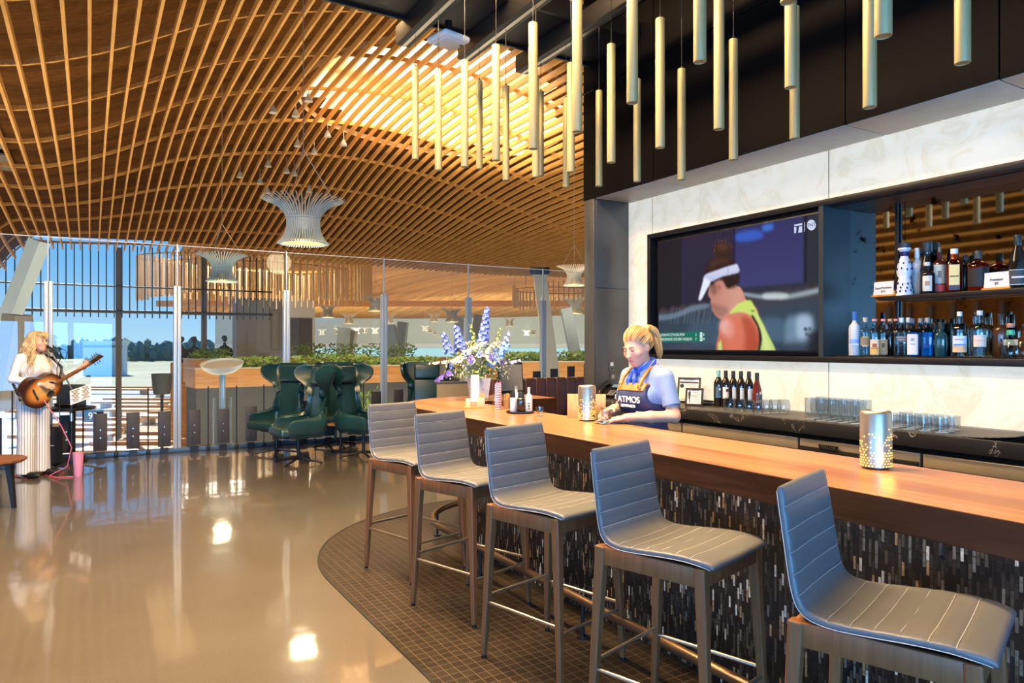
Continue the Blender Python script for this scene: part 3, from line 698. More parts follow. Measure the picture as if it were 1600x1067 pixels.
# ------------------------------------------------------------------ bar stools (local +x faces forward)
def stool_proto():
    root = thing('bar_stool', 'stool', 'bar stool', group='slate leather bar stools')
    hx, hy = .225, .23
    # padded shell: a rounded slab swept from the front edge of the seat up the back
    path = [(.262, .764), (.240, .772), (.20, .779), (.15, .782), (.08, .780), (0, .774), (-.08, .768), (-.14, .768), (-.185, .778), (-.212, .801), (-.226, .835), (-.236, .88), (-.248, .96), (-.26, 1.04), (-.272, 1.11), (-.276, 1.135)]
    P = []
    for i in range(len(path) - 1):
        for k in range(8):
            t = k / 8; P0 = path[max(i - 1, 0)]; P1 = path[i]; P2 = path[i + 1]; P3 = path[min(i + 2, len(path) - 1)]
            P.append(tuple(.5 * (2 * P1[j] + (P2[j] - P0[j]) * t + (2 * P0[j] - 5 * P1[j] + 4 * P2[j] - P3[j]) * t * t + (3 * P1[j] - P0[j] - 3 * P2[j] + P3[j]) * t ** 3) for j in (0, 1)))
    P.append(path[-1])
    Ls = [0]
    for i in range(1, len(P)): Ls.append(Ls[-1] + math.hypot(P[i][0] - P[i - 1][0], P[i][1] - P[i - 1][1]))
    T = Ls[-1]; st = [.085 + .062 * k for k in range(14)]; st = [q for q in st if q < T - .05 and not .42 < q < .47]
    rows = []; thr = MB(); th = .031
    def ring(i, s):
        hw = spline(s, [(0, .225), (.06, .235), (.3, .232), (.5, .218), (.75, .212), (T, .205)])
        x, z = P[i]; a, b = P[max(i - 1, 0)], P[min(i + 1, len(P) - 1)]
        tx, tz = b[0] - a[0], b[1] - a[1]; l = math.hypot(tx, tz); nx, nz = tz / l, -tx / l       # normal towards the sitter side
        if nz < 0 and s < .41: nx, nz = -nx, -nz
        if s >= .41 and nx < 0: nx, nz = -nx, -nz
        return hw, x, z, nx, nz
    for i, s in enumerate(Ls):
        hw, x, z, nx, nz = ring(i, s)
        e = min(1, s / .022, (T - s) / .02); e = math.sqrt(max(0, 1 - (1 - e) ** 2)); hh = th * max(.12, e)
        g = sum(math.exp(-((s - q) / .005) ** 2) for q in st) * .0035
        rw = []
        for k in range(28):
            a = 2 * PI * k / 28; c, sn = math.cos(a), math.sin(a)
            y = hw * max(.9 if e < .3 else 0, 1) * math.copysign(abs(c) ** .22, c); q = hh / 2 * math.copysign(abs(sn) ** .55, sn)
            dish = .010 * (abs(y) / hw) ** 2.4 * .8
            if sn > .3: q -= g
            q += dish
            rw.append((x + nx * q, y, z + nz * q))
        rows.append(rw)
    m = MB().grid(rows, closed=True)
    m.f.append(list(range(28))); m.m.append(0); m.s.append(False)
    m.f.append(list(range(len(m.v) - 28, len(m.v)))[::-1]); m.m.append(0); m.s.append(False)
    shell = m.build('seat_shell', M['leather'], root, angle=60)
    for q in st:
        i = min(range(len(Ls)), key=lambda k: abs(Ls[k] - q)); hw, x, z, nx, nz = ring(i, q)
        pts = []
        for k in range(13):
            y = hw * .985 * (2 * k / 12 - 1); qq = th / 2 - .0018 + .010 * (abs(y) / hw) ** 2.4 * .8 - (.006 if k in (0, 12) else 0)
            pts.append((x + nx * qq, y, z + nz * qq))
        thr.tube(pts, .0011, 5)
    for sg in (-1, 1):
        pts = []
        for i in range(4, len(P) - 3, 3):
            hw, x, z, nx, nz = ring(i, Ls[i]); pts.append((x, sg * (hw + .001), z))
        thr.tube(pts, .0014, 5)
    thr.build('stitching', M['thread'], shell)
    # wooden underframe
    ap = MB(); zt = .766
    ap.box((0, -hy + .012, zt - .035), (2 * hx - .05, .024, .07), bev=.004); ap.box((0, hy - .012, zt - .035), (2 * hx - .05, .024, .07), bev=.004)
    ap.box((-hx + .012, 0, zt - .035), (.024, 2 * hy - .05, .07), bev=.004); ap.box((hx - .004, 0, zt - .035), (.024, 2 * hy - .05, .07), bev=.008)
    ap.box((0, 0, zt - .032), (2 * hx - .02, 2 * hy - .02, .012)).build('seat_frame', M['leg'], root)
    for sx_ in (-1, 1):
        for sy in (-1, 1):
            top_ = (sx_ * (hx - .012), sy * (hy - .018), zt); ft = (sx_ * (hx + .028), sy * (hy + .004), .012)
            lg = MB(); lg.bar(top_, ft, (.044, .044), (.027, .027), up=(0, 1, 0))
            l = bevel(lg.build('leg', M['leg'], root), .007, 3)
            MB().cyl((ft[0], ft[1], 0), (ft[0], ft[1], .013), .013, seg=12).build('glide', M['black'], l)
    def lp(sx_, sy, z):
        f = (zt - z) / zt
        return Vector((sx_ * (hx - .012 + .04 * f), sy * (hy - .018 + .022 * f), z))
    for a, b, z in (((-1, -1), (-1, 1), .31), ((1, -1), (1, 1), .25), ((-1, -1), (1, -1), .28), ((-1, 1), (1, 1), .28)):
        MB().cyl(lp(*a, z), lp(*b, z), .0085, seg=10).build('foot_bar', M['nickel'], root)
    return root
SL = ['blue-grey leather bar stool with wooden legs farthest along the bar, next to the armchairs',
      'blue-grey leather bar stool second from the far end, in front of the flowers',
      'blue-grey leather bar stool in the middle of the row of five',
      'blue-grey leather bar stool second nearest, whole seat and front leg in view',
      'nearest blue-grey leather bar stool, cut off by the lower right corner']
ST = [(-.672, 4.955, -43.5), (-.246, 4.254, -41), (.2036, 3.52, -45), (.655, 2.80, -43), (1.115, 2.055, -40)]
s0 = stool_proto()
for k, (x, y, a) in enumerate(ST):
    r = s0 if k == 0 else dup(s0)
    r.location = (x, y, .004); r.rotation_euler = (0, 0, math.radians(a)); r['label'] = SL[k]

# ------------------------------------------------------------------ gold tube pendants on the three tracks
PD = [(649, 249, 0), (685, 266, 0), (726, 261, 0), (749, 264, 1), (775, 251, 0), (790.5, 282, 1), (833, 233, 0), (837, 277, 1), (845, 275, 2), (884.5, 293, 2), (892, 269, 1), (902, 206, 0),
      (936, 291, 2), (955, 254, 1), (988, 161, 0), (995.5, 284, 2), (1031.5, 231, 1), (1065, 281, 2), (1093.5, 97, 0), (1123.5, 202, 1), (1146, 250, 2), (1231, 4, 0), (1235.5, 137, 1), (1241.5, 217, 2), (1359, 168, 1), (1380, 57, 0), (1504, 99, 1)]
p0 = None
for k, (px, py, tr) in enumerate(PD):
    P_ = on_v(px, TRK[tr]); zb = zrow(py, P_.y)
    lab = 'champagne gold tube pendant over the bar, ' + ORD[k] + ' from the left'
    if p0 is None:
        p0 = thing('pendant_lamp', lab, 'pendant lamp', group='gold tube pendants over the bar')
        R_ = .0285
        MB().lathe([(R_ - .003, .004), (R_ - .001, 0), (R_, .003), (R_, .775), (R_ - .002, .779), (.004, .78)], 28).build('tube_body', M['gold'], p0)
        MB().lathe([(0, .007), (R_ - .004, .007)], 24).build('diffuser', M['glow'], p0)
        MB().cyl((0, 0, .78), (0, 0, .80), .006, seg=8).build('gland', M['black'], p0)
        t = p0
    else: t = dup(p0, label=lab)
    t.location = (P_.x, P_.y, zb)
    MB().cyl((0, 0, .79), (0, 0, 4.195 - zb), .0022, seg=6).build('cord', M['cable'], t)
    lamp('pendant_bulb', 'SPOT', (0, 0, -.004), 13, (1.0, .66, .30), parent=t, spot_size=math.radians(75), spot_blend=.7, shadow_soft_size=.02)

# ------------------------------------------------------------------ back bar: counter, fridges, frame, shelf, television
HK = 1.05
ct = MB().box((4.415, 2.05, HK - .043), (.61, 7.1, .086), bev=.004).build('back_counter', M['marble'], rz=ANG); tag(ct, 'long black marble counter with pale veins along the back bar', 'countertop')
def fridge(u0, u1, nd, label, panel=False):
    t = thing('under_counter_fridge', label, 'fridge', W(4.42, (u0 + u1) / 2, .004), ANG, 'steel fridges under the back counter')
    wd = u0 - u1 - .006
    MB().box((.03, 0, .47), (.54, wd, .93)).build('cabinet_body', M['matte_black'], t)
    MB().box((-.255, 0, .885), (.03, wd, .075), bev=.003).build('top_strip', M['steel'], t)
    for k in range(nd):
        y = wd / 2 - wd * (k + .5) / nd; dw = wd / nd - .012
        d = MB().box((-.265, y, .455), (.035, dw, .745), bev=.005).build('door', M['steel'], t)
        MB().box((-.285, y, .80), (.02, dw * .99, .022), bev=.004).build('handle', M['black'], d)
    if panel:
        g = MB().box((-.268, .0, .845), (.03, wd * .98, .06), bev=.003).build('control_panel', M['black'], t)
        bd_ = MB().box((-.285, wd * .22, .885), (.004, .14, .032)).build('badge', M['black'], t)
        text('badge_lettering', 'PERLICK', .026, M['nickel'], bd_, Matrix.Translation((-.288, wd * .22, .885)) @ Matrix.Rotation(-PI / 2, 4, 'Z') @ Matrix.Rotation(PI / 2, 4, 'X'), sx=1.15)
    return t
fridge(5.58, 4.275, 2, 'steel fridge under the back counter behind the bartender')
fridge(4.265, 3.165, 2, 'steel fridge under the wine bottles with two doors')
fridge(3.155, 2.335, 1, 'steel fridge with black control panel and lettered badge', True)
fridge(2.325, 1.0, 2, 'steel fridge at the right behind the near lantern')
fridge(.99, -1.4, 3, 'steel fridge at the right edge, farthest from the bartender')

fr = thing('media_frame', 'black metal wall frame holding the television and the bottle niche', 'wall frame', W(4.70, 3.33, 0), ANG)
ft, fb, fl, fe = 2.633, 1.43, 5.256 - 3.33, .9 - 3.33
MB().box((0, (fl + fe) / 2, ft - .022), (.10, fl - fe, .044), bev=.003).build('top_rail', M['black'], fr)
MB().box((0, (fl + fe) / 2, fb + .022), (.10, fl - fe, .044), bev=.003).build('bottom_rail', M['black'], fr)
MB().box((0, fl - .02, (ft + fb) / 2), (.10, .04, ft - fb - .088), bev=.003).build('side_rail', M['black'], fr)
MB().box((0, fe + .02, (ft + fb) / 2), (.10, .04, ft - fb - .088), bev=.003).build('side_rail', M['black'], fr)
div = mat('slate_divider', (.035, .05, .06), .45, .4)
MB().box((.12, .02, (ft + fb) / 2), (.34, .04, ft - fb - .088)).build('divider', div, fr)
MB().box((.06, (fl + .04) / 2, (ft + fb) / 2), (.03, fl - .04, ft - fb - .088)).build('tv_recess', M['matte_black'], fr)
MB().box((.16, (fe + 0) / 2, fb + .047), (.26, -fe - .02, .012)).build('niche_floor', M['black'], fr)
MB().box((.16, (fe + 0) / 2, ft - .047), (.26, -fe - .02, .012)).build('niche_ceiling', M['black'], fr)
for (u0, u1) in ((.0, -.42), (-.425, -1.42), (-1.425, fe + .04)):
    MB().box((.28, (u0 + u1) / 2, (ft + fb) / 2), (.012, u0 - u1, ft - fb - .10)).build('mirror_back', M['mirror'], fr)
sh = MB().box((4.87, 1.955, 1.885), (.20, 2.05, .028), bev=.002).build('wall_shelf', M['black'], rz=ANG); tag(sh, 'thin black shelf across the mirrored bottle niche', 'shelf')
st_ = MB().box((4.955, 2.955, 2.03), (.02, .02, 1.08)).build('shelf_upright', M['black'], rz=ANG); tag(st_, 'slim black upright at the left end of the bottle shelf', 'shelf upright')

# television: the picture is built from flat shapes on the screen plane
tvv = 4.672
tv = thing('television', 'large television showing a tennis player in a white visor', 'television', W(tvv + .03, 4.31, 0), ANG)
def tvp(px, py):
    q = on_v(px, tvv); a, b = vu(q.x, q.y); return (b - 4.31, zrow(py, q.y))
c0, c1, c2, c3 = tvp(1029, 377), tvp(1282.5, 335), tvp(1282.5, 548), tvp(1029, 546)
yl, yr, zt_, zb_ = c0[0], c1[0], (c0[1] + c1[1]) / 2, (c2[1] + c3[1]) / 2
MB().box((0, (yl + yr) / 2, (zt_ + zb_) / 2), (.05, yl - yr + .03, zt_ - zb_ + .03), bev=.005).build('bezel', M['matte_black'], tv)
scr = mat('screen_picture', (.004, .004, .006), .12, 0, em=1.0, spec=.5)
nt = scr.node_tree; b_ = nt.nodes['Principled BSDF']; ca_ = N(nt, 'Attribute', attribute_name='picture'); nt.links.new(ca_.outputs['Color'], b_.inputs['Emission Color'])
GW, GH = 400, 236
IMG = np.zeros((GH, GW, 3))
def lin(c): return np.array([((x / 255 + .055) / 1.055) ** 2.4 if x > 10 else x / 3294 for x in c])
def gpt(px, py): y, z = tvp(px, py); return ((yl - y) / (yl - yr) * GW, (z - zb_) / (zt_ - zb_) * GH)
GX, GY = np.meshgrid(np.arange(GW) + .5, np.arange(GH) + .5)
def blur(m, r):
    r = int(r)
    for _ in range(2):
        for ax in (0, 1):
            if r < 1: continue
            q = np.pad(m, [(r + 1, r) if i == ax else (0, 0) for i in (0, 1)], 'edge').cumsum(ax)
            m = (np.take(q, range(2 * r + 1, q.shape[ax]), ax) - np.take(q, range(0, q.shape[ax] - 2 * r - 1), ax)) / (2 * r + 1)
    return m
def paint(pts, c, r=1, a=1.0, c2=None, way=(0, -1)):
    q = [gpt(*t_) for t_ in pts]; m = np.zeros((GH, GW), bool)
    for (x0, y0), (x1, y1) in zip(q, q[1:] + q[:1]):
        if abs(y1 - y0) < 1e-9: continue
        m ^= ((y0 > GY) != (y1 > GY)) & (GX < (x1 - x0) * (GY - y0) / (y1 - y0) + x0)
    m = blur(m.astype(float), r) * a; col = np.zeros((GH, GW, 3)) + lin(c)
    if c2 is not None:
        v_ = GX * way[0] + GY * way[1]; vv = [x * way[0] + y * way[1] for x, y in q]; t_ = np.clip((v_ - min(vv)) / (max(vv) - min(vv) + 1e-6), 0, 1)[..., None]; col = col * (1 - t_) + lin(c2) * t_
    IMG[:] = IMG * (1 - m[..., None]) + col * m[..., None]
def smooth(pts, k=5):
    r = []; n = len(pts)
    for i in range(n):
        P0, P1, P2, P3 = pts[i - 1], pts[i], pts[(i + 1) % n], pts[(i + 2) % n]
        for j in range(k):
            t = j / k
            r.append(tuple(.5 * (2 * P1[a] + (P2[a] - P0[a]) * t + (2 * P0[a] - 5 * P1[a] + 4 * P2[a] - P3[a]) * t * t + (3 * P1[a] - P0[a] - 3 * P2[a] + P3[a]) * t ** 3) for a in (0, 1)))
    return r
rnd = random.Random(4)
paint([(1020, 330), (1290, 320), (1290, 560), (1020, 560)], (34, 30, 52), 0, 1, (44, 58, 74))
paint([(1020, 370), (1066, 366), (1066, 480), (1020, 490)], (28, 26, 36), 2); paint([(1066, 360), (1148, 350), (1148, 470), (1066, 478)], (44, 38, 62), 2, 1, (36, 36, 56))
paint([(1148, 350), (1258, 332), (1258, 440), (1148, 450)], (46, 48, 96), 2, 1, (56, 60, 112)); paint([(1256, 332), (1262, 330), (1262, 440), (1256, 442)], (16, 20, 32), 2); paint([(1262, 330), (1290, 325), (1290, 450), (1262, 450)], (38, 46, 56), 2)
paint(smooth([(1148, 368), (1166, 360), (1186, 360), (1192, 370), (1170, 376), (1152, 376)]), (52, 96, 200), 3, .85); paint([(1192, 352), (1208, 349), (1208, 358), (1192, 361)], (60, 120, 220), 3, .9)
paint([(1146, 354), (1149, 353), (1149, 450), (1146, 450)], (20, 20, 40), 1, .8)
for row in range(4):
    for k in range(18):
        x = 1030 + 15 * k + 7 * (row % 2); y = 490 - .150 * (x - 1030) + 13 * row
        if 1100 < x < 1150: continue
        paint(smooth([(x, y + 10), (x + 1, y - 5), (x + 7, y - 10), (x + 13, y - 5), (x + 14, y + 10)], 3), (74 - 8 * row, 62 - 5 * row, 62 - 2 * row), 2, .7 - .13 * row)
paint(smooth([(1020, 500), (1100, 484), (1180, 476), (1290, 468), (1290, 560), (1020, 560)], 4), (52, 72, 88), 8, .75, (46, 66, 84))
for (x, y, w_, h_, c, a) in ((1228, 500, 40, 44, (120, 150, 178), .75), (1246, 496, 22, 30, (170, 196, 220), .8), (1190, 500, 34, 30, (88, 122, 148), .5), (1080, 505, 60, 30, (70, 98, 120), .5), (1262, 520, 24, 30, (20, 24, 32), .9), (1226, 536, 40, 14, (26, 34, 46), .8), (1150, 470, 40, 18, (58, 64, 78), .5)):
    paint(smooth([(x, y), (x + w_ / 2, y - h_ * .15), (x + w_, y), (x + w_, y + h_), (x + w_ / 2, y + h_ * 1.1), (x, y + h_)], 4), c, 5, a)
for k in range(12): x = 1048 + 6 * k + rnd.uniform(-2, 2); paint([(x, 505), (x + 1, 505), (x + 5, 480 + rnd.uniform(-4, 8)), (x + 4, 480)], (110, 132, 150), 1, .45)
paint(smooth([(1160, 457), (1195, 461), (1230, 460), (1284, 449), (1284, 455), (1232, 466), (1195, 466), (1162, 461)], 4), (170, 190, 200), 2, .7); paint(smooth([(1195, 458), (1228, 458), (1228, 465), (1195, 466)], 4), (210, 222, 228), 2, .7)
paint(smooth([(1028, 492), (1055, 489), (1080, 478), (1106, 474), (1107, 480), (1082, 486), (1056, 496), (1028, 500)], 4), (120, 146, 168), 2, .6)
for k in range(5): x = 1248 + rnd.uniform(0, 16); y = 512 + rnd.uniform(0, 14); paint(smooth([(x, y), (x + 3, y - 3), (x + 6, y), (x + 3, y + 3)], 3), (40, 50, 70), 1, .8)
# the player
paint(smooth([(1136, 450), (1146, 446), (1158, 450), (1166, 468), (1184, 486), (1176, 520), (1136, 516), (1131, 486)], 4), (206, 150, 132), 1, 1, (222, 150, 128), (1, 0))
paint(smooth([(1112, 440), (1108, 452), (1107, 461), (1111, 467), (1110, 471), (1112, 477), (1113, 484), (1119, 493), (1127, 498), (1138, 490), (1152, 476), (1157, 460), (1150, 442), (1130, 430)], 4), (188, 128, 112), 1, 1, (214, 156, 138), (1, 0))
paint(smooth([(1110, 474), (1124, 476), (1138, 482), (1132, 494), (1122, 494), (1114, 486)], 4), (140, 96, 92), 3, .6)
paint(smooth([(1131, 495), (1140, 490), (1160, 486), (1178, 490), (1188, 510), (1190, 552), (1124, 552), (1123, 522), (1126, 503)], 4), (214, 128, 104), 1, 1, (196, 92, 64))
paint(smooth([(1126, 502), (1138, 499), (1147, 509), (1144, 526), (1134, 524), (1126, 514)], 4), (240, 186, 180), 5, .75); paint(smooth([(1158, 494), (1172, 498), (1182, 516), (1186, 550), (1166, 550), (1164, 520)], 4), (170, 62, 36), 4, .7); paint(smooth([(1140, 500), (1156, 498), (1160, 516), (1158, 548), (1136, 548), (1134, 530)], 4), (224, 118, 88), 5, .5)
paint(smooth([(1140, 489), (1154, 474), (1170, 469), (1176, 473), (1186, 494), (1198, 518), (1212, 552), (1184, 552), (1188, 530), (1184, 508), (1172, 492), (1156, 487)], 4), (206, 226, 110), 1, 1, (190, 214, 128))
paint(smooth([(1180, 490), (1192, 510), (1204, 548), (1196, 548), (1188, 514)], 4), (226, 240, 160), 4, .6); paint(smooth([(1177, 492), (1187, 510), (1191, 530), (1187, 550), (1183, 550), (1186, 530), (1183, 510), (1174, 494)], 3), (40, 34, 30), 1)
paint([(1122, 536), (1127, 530), (1129, 552), (1122, 552)], (198, 214, 120), 1); paint(smooth([(1174, 484), (1179, 485), (1179, 487), (1174, 486)], 2), (50, 60, 40), 1)
paint(smooth([(1113, 446), (1104, 440), (1101, 428), (1104, 414), (1113, 403), (1126, 398), (1140, 402), (1150, 414), (1156, 430), (1155, 442), (1147, 448), (1138, 451), (1133, 446), (1128, 438), (1118, 440)], 4), (48, 30, 24), 2, 1, (36, 24, 22))
paint(smooth([(1108, 412), (1118, 404), (1132, 402), (1140, 410), (1124, 412), (1112, 420)], 4), (84, 56, 42), 4, .6)
paint(smooth([(1117, 398), (1115, 388), (1120, 380), (1131, 376), (1140, 381), (1143, 390), (1142, 399), (1132, 403), (1122, 402)], 4), (56, 34, 26), 2); paint(smooth([(1120, 384), (1130, 379), (1138, 384), (1134, 390), (1124, 390)], 4), (92, 62, 46), 3, .6)
for k in range(60):
    a_ = rnd.uniform(-.4, 3.6); x, y = 1129 + 12 * math.cos(a_), 388 - 11 * math.sin(a_); l_ = rnd.uniform(3, 8); b2 = a_ + rnd.uniform(-.7, .7); paint([(x, y), (x + .9, y), (x + l_ * math.cos(b2), y - l_ * math.sin(b2))], (104, 76, 62), 0, .5)
for k in range(40):
    x, y = 1150 + rnd.uniform(-3, 6), rnd.uniform(412, 450); paint([(x - 4, y), (x - 4, y + 1), (x + rnd.uniform(2, 7), y + rnd.uniform(-3, 5))], (62, 42, 36), 0, .5)
paint(smooth([(1119, 444), (1125, 440), (1129, 447), (1127, 459), (1122, 460)], 4), (196, 130, 116), 1); paint(smooth([(1122, 446), (1126, 445), (1125, 454)], 3), (150, 86, 74), 1, .7); paint(smooth([(1108, 446), (1118, 442), (1121, 452), (1116, 462)], 3), (60, 38, 32), 3, .55)
paint(smooth([(1101, 430), (1120, 422), (1148, 413), (1153, 415), (1154, 425), (1130, 431), (1108, 441), (1101, 441)], 3), (214, 218, 244), 1, 1, (184, 190, 226)); paint([(1136, 418), (1138, 417), (1139, 430), (1137, 430)], (160, 166, 206), 1, .7)
paint(smooth([(1101, 434), (1110, 440), (1104, 452), (1096, 467), (1092, 468), (1093, 461), (1097, 446)], 3), (232, 236, 252), 1)
rows = [[(-.0288, yl + (yr - yl) * j / GW, zb_ + (zt_ - zb_) * i / GH) for j in range(0, GW + 1, 2)] for i in range(0, GH + 1, 2)]
screen = MB().grid([r_[::-1] for r_ in rows], sm=False).build('screen', scr, tv)
cat_ = screen.data.color_attributes.new('picture', 'FLOAT_COLOR', 'POINT')
IP = np.pad(IMG, ((0, 1), (0, 1), (0, 0)), 'edge')[::2, ::2][:, ::-1]
cat_.data.foreach_set('color', np.concatenate([IP, np.ones(IP.shape[:2] + (1,))], -1).astype(np.float32).ravel())
lay = [0]
def shp(name, pts, col, st=1.0):
    lay[0] += 1; x = -.0296 - .0003 * lay[0]
    q = [tvp(*p) for p in pts]; q = [(min(max(y, yr), yl), min(max(z, zb_), zt_)) for y, z in q]
    b = bmesh.new(); vs = [b.verts.new((x, y, z)) for y, z in q]; b.faces.new(vs); b.normal_update()
    bmesh.ops.triangulate(b, faces=b.faces[:])
    me = bpy.data.meshes.new(name); b.to_mesh(me); b.free()
    key = 'screen_%02x%02x%02x' % tuple(int(min(1, c) * 255) for c in col)
    mt = bpy.data.materials.get(key) or mat(key, (0, 0, 0), .15, em=st, emcol=col, spec=.4)
    me.materials.append(mt); o = bpy.data.objects.new(name, me); COL.objects.link(o); o.parent = screen; return o
shp('score_panel', [(1031, 520), (1092, 518), (1092, 534), (1031, 535)], (.010, .16, .115))
shp('score_panel', [(1092, 518), (1102, 518), (1102, 534), (1092, 534)], (.008, .12, .09))
shp('set_marker', [(1093.5, 519), (1097.5, 519), (1097.5, 533), (1093.5, 533)], (.62, .80, .76))
shp('channel_mark', [(1241, 351), (1253.5, 348.5), (1253.5, 352), (1241, 353)], (.62, .68, .90))
shp('channel_mark', [(1241, 354.5), (1244.5, 354.2), (1244, 364), (1241, 364.3)], (.62, .68, .90))
shp('channel_mark', [(1248.5, 354), (1253.5, 353.4), (1253.5, 363), (1247.5, 363.6)], (.62, .68, .90))
shp('channel_rule', [(1257, 347), (1257.8, 346.8), (1257.8, 362), (1257, 362.2)], (.6, .62, .7))
shp('channel_disc', [(1268 + 7 * math.cos(2 * PI * k / 28), 351.6 + 8.3 * math.sin(2 * PI * k / 28)) for k in range(28)], (.62, .68, .90))
RT = Matrix.Rotation(-PI / 2, 4, 'Z') @ Matrix.Rotation(PI / 2, 4, 'X')
wt = emit('screen_white', (.80, .92, .90), 1.0); dk = emit('screen_dark', (.015, .02, .05), 1.0)
def tvt(s, px, py, size, mt, al='CENTER', sx=1.0):
    y, z = tvp(px, py); text('screen_text', s, size, mt, screen, Matrix.Translation((-.0345, y, z)) @ RT, .0001, al, sx)
tvt('TNT', 1268, 351.8, .040, dk, sx=1.0)
tvt('E.KRAWCZYK/SKUPSKI', 1032.5, 523.6, .034, wt, 'LEFT', .92); tvt('SIEGEMUND /ROGER-VASSELIN', 1033.5, 530.4, .034, wt, 'LEFT', .86)
tvt('5', 1088, 523.2, .034, wt); tvt('7', 1088, 530, .034, wt); tvt('0', 1100, 523, .034, wt); tvt('30', 1100, 529.8, .03, wt); tvt('1', 1095.5, 522.8, .030, dk); tvt('0', 1095.5, 529.6, .030, dk)
# ------------------------------------------------------------------ bottles
PROF = {
 'wine': [(.0, 0), (.93, 0), (1, .015), (1, .60), (.93, .67), (.62, .75), (.40, .82), (.37, .86), (.37, .995)],
 'burgundy': [(.0, 0), (.93, 0), (1, .015), (1, .42), (.86, .56), (.50, .74), (.38, .82), (.37, .995)],
 'vodka': [(.0, 0), (.95, 0), (1, .01), (1, .60), (.92, .67), (.5, .73), (.36, .76), (.34, .93)],
 'spirit': [(.0, 0), (.95, 0), (1, .015), (1, .60), (.95, .66), (.62, .715), (.36, .74), (.33, .90)],
 'square': [(.0, 0), (.95, 0), (1, .015), (1, .62), (.92, .68), (.5, .72), (.42, .74), (.42, .88)],
 'flask': [(.0, 0), (.98, 0), (1, .02), (.98, .22), (.80, .46), (.52, .60), (.24, .66), (.22, .82)],
 'clay': [(.0, 0), (1, 0), (.98, .02), (.72, .29), (.62, .33), (.80, .40), (.86, .46), (.76, .58), (.46, .72), (.40, .76), (.52, .84), (.60, .88)],
}
def sring(prof, R, H, p, seg=32, fl=1.0):
    rows = []
    for r, z in prof:
        row = []
        for k in range(seg):
            a = 2 * PI * k / seg + PI / seg; c, s = math.cos(a), math.sin(a)
            f = (abs(c) ** p + abs(s) ** p) ** (-1 / p) if r > .45 else 1.0
            row.append((R * r * f * c, R * r * f * s * (fl if r > .45 else 1), z * H))
        rows.append(row)
    return rows
BM = {}; PLACED = {}
def bmat(key):
    if key in BM: return BM[key]
    c, kind = {'clear': ((.80, .86, .86), 'g'), 'amber': ((.62, .20, .03), 'g'), 'blue': ((.02, .42, .66), 'g'), 'dark': ((.012, .010, .010), 'o'), 'brown': ((.10, .035, .012), 'o'), 'teal': ((.012, .06, .065), 'o'),
               'frost': ((.60, .64, .70), 'f'), 'smoke': ((.50, .53, .55), 'f'), 'rose': ((.12, .02, .012), 'o'), 'ceramic': ((.78, .80, .84), 'c'), 'red_rum': ((.07, .012, .010), 'o')}[key]
    if kind == 'g': m = thin_glass('bottle_' + key, c, 1.0, .02, 1.6)
    elif kind == 'f': m = mat('bottle_' + key, c, .35, spec=.6)
    else: m = mat('bottle_' + key, c, .10 if kind == 'o' else .25, spec=.7)
    BM[key] = m; return m
def cmat(c, rough=.45):
    k = 'tint_%02x%02x%02x' % tuple(int(min(1, max(0, x)) ** .4545 * 255) for x in c)
    return bpy.data.materials.get(k) or mat(k, c, rough)
FACE = math.atan2(-1, -.35)        # bottles turn their labels to the room
def bottle(label, px, v, z, kind, H, R, body, cap=None, lab=None, group=None, name='liquor_bottle', marks=None, p=2.0, fl=1.0, face=None, cat='bottle'):
    P_ = on_v(px, v, z)
    if group:
        while v < 4.93 and any((P_ - q).length < R * .97 + r + .001 for q, r in PLACED.get(group, [])): v += .006; P_ = on_v(px, v, z)
        PLACED.setdefault(group, []).append((P_, R * .97))
    d = (Vector((0, 0, 0)) - Vector((P_.x, P_.y, 0))).normalized(); fa = math.atan2(d.y, d.x)
    t = thing(name, label, cat, P_, fa + (face or 0), group)
    pr = PROF[kind]
    b = MB().grid(sring(pr, R, H, p, fl=fl), closed=True).build('body', bmat(body), t, angle=50)
    top = pr[-1]
    if body in ('clear', 'amber', 'blue'):                          # the drink inside
        lev = [q for q in pr if q[1] <= .62]; lev = [(r * .93, zz if zz > 0 else .012) for r, zz in lev] + [(0, lev[-1][1])]
        MB().grid(sring(lev, R, H, p, fl=fl), closed=True).build('contents', {'clear': thin_glass('clear_spirit', (.90, .94, .95), .5) if 'clear_spirit' not in bpy.data.materials else bpy.data.materials['clear_spirit'], 'amber': cmat((.30, .075, .010), .1), 'blue': cmat((.01, .30, .52), .1)}[body], t)
    if cap:
        z0, col = cap[0], cap[1]; rc = R * (cap[2] if len(cap) > 2 else top[0] * 1.12)
        MB().lathe([(rc * .97, z0 * H), (rc, z0 * H + .002), (rc, H - .003), (rc * .92, H)], 20).build('cap', cmat(col), t)
    for (z0, z1, col, wdt) in (lab or []):
        rows = []; n = 14
        for zz in (z0, z1):
            row = []
            for k in range(n + 1):
                a = wdt * (2 * k / n - 1); c, s = math.cos(a), math.sin(a)
                f = (abs(c) ** p + abs(s) ** p) ** (-1 / p)
                row.append(((R + .0012) * f * c, (R + .0012) * f * s * fl, zz * H))
            rows.append(row)
        l = MB().grid(rows).build('label', cmat(col, .6), t)
    for (zc, w_, h_, col) in (marks or []):
        MB().box(((R + .0022) * fl ** 0, 0, zc * H), (.0016, w_, h_)).build('label_mark', cmat(col, .6), t)
    return t
GU_, GL = 'bottles on the upper shelf', 'bottles on the lower shelf of the niche'
ZU, ZL = 1.8995, 1.4835
cer = bottle('white ceramic bottle painted with blue flourishes, pinched waist, on the upper shelf', 1413, 4.84, ZU, 'clay', .365, .057, 'ceramic', (.875, (.03, .035, .05), .62), group=GU_)
nv = cmat((.012, .012, .10))
pm = MB()
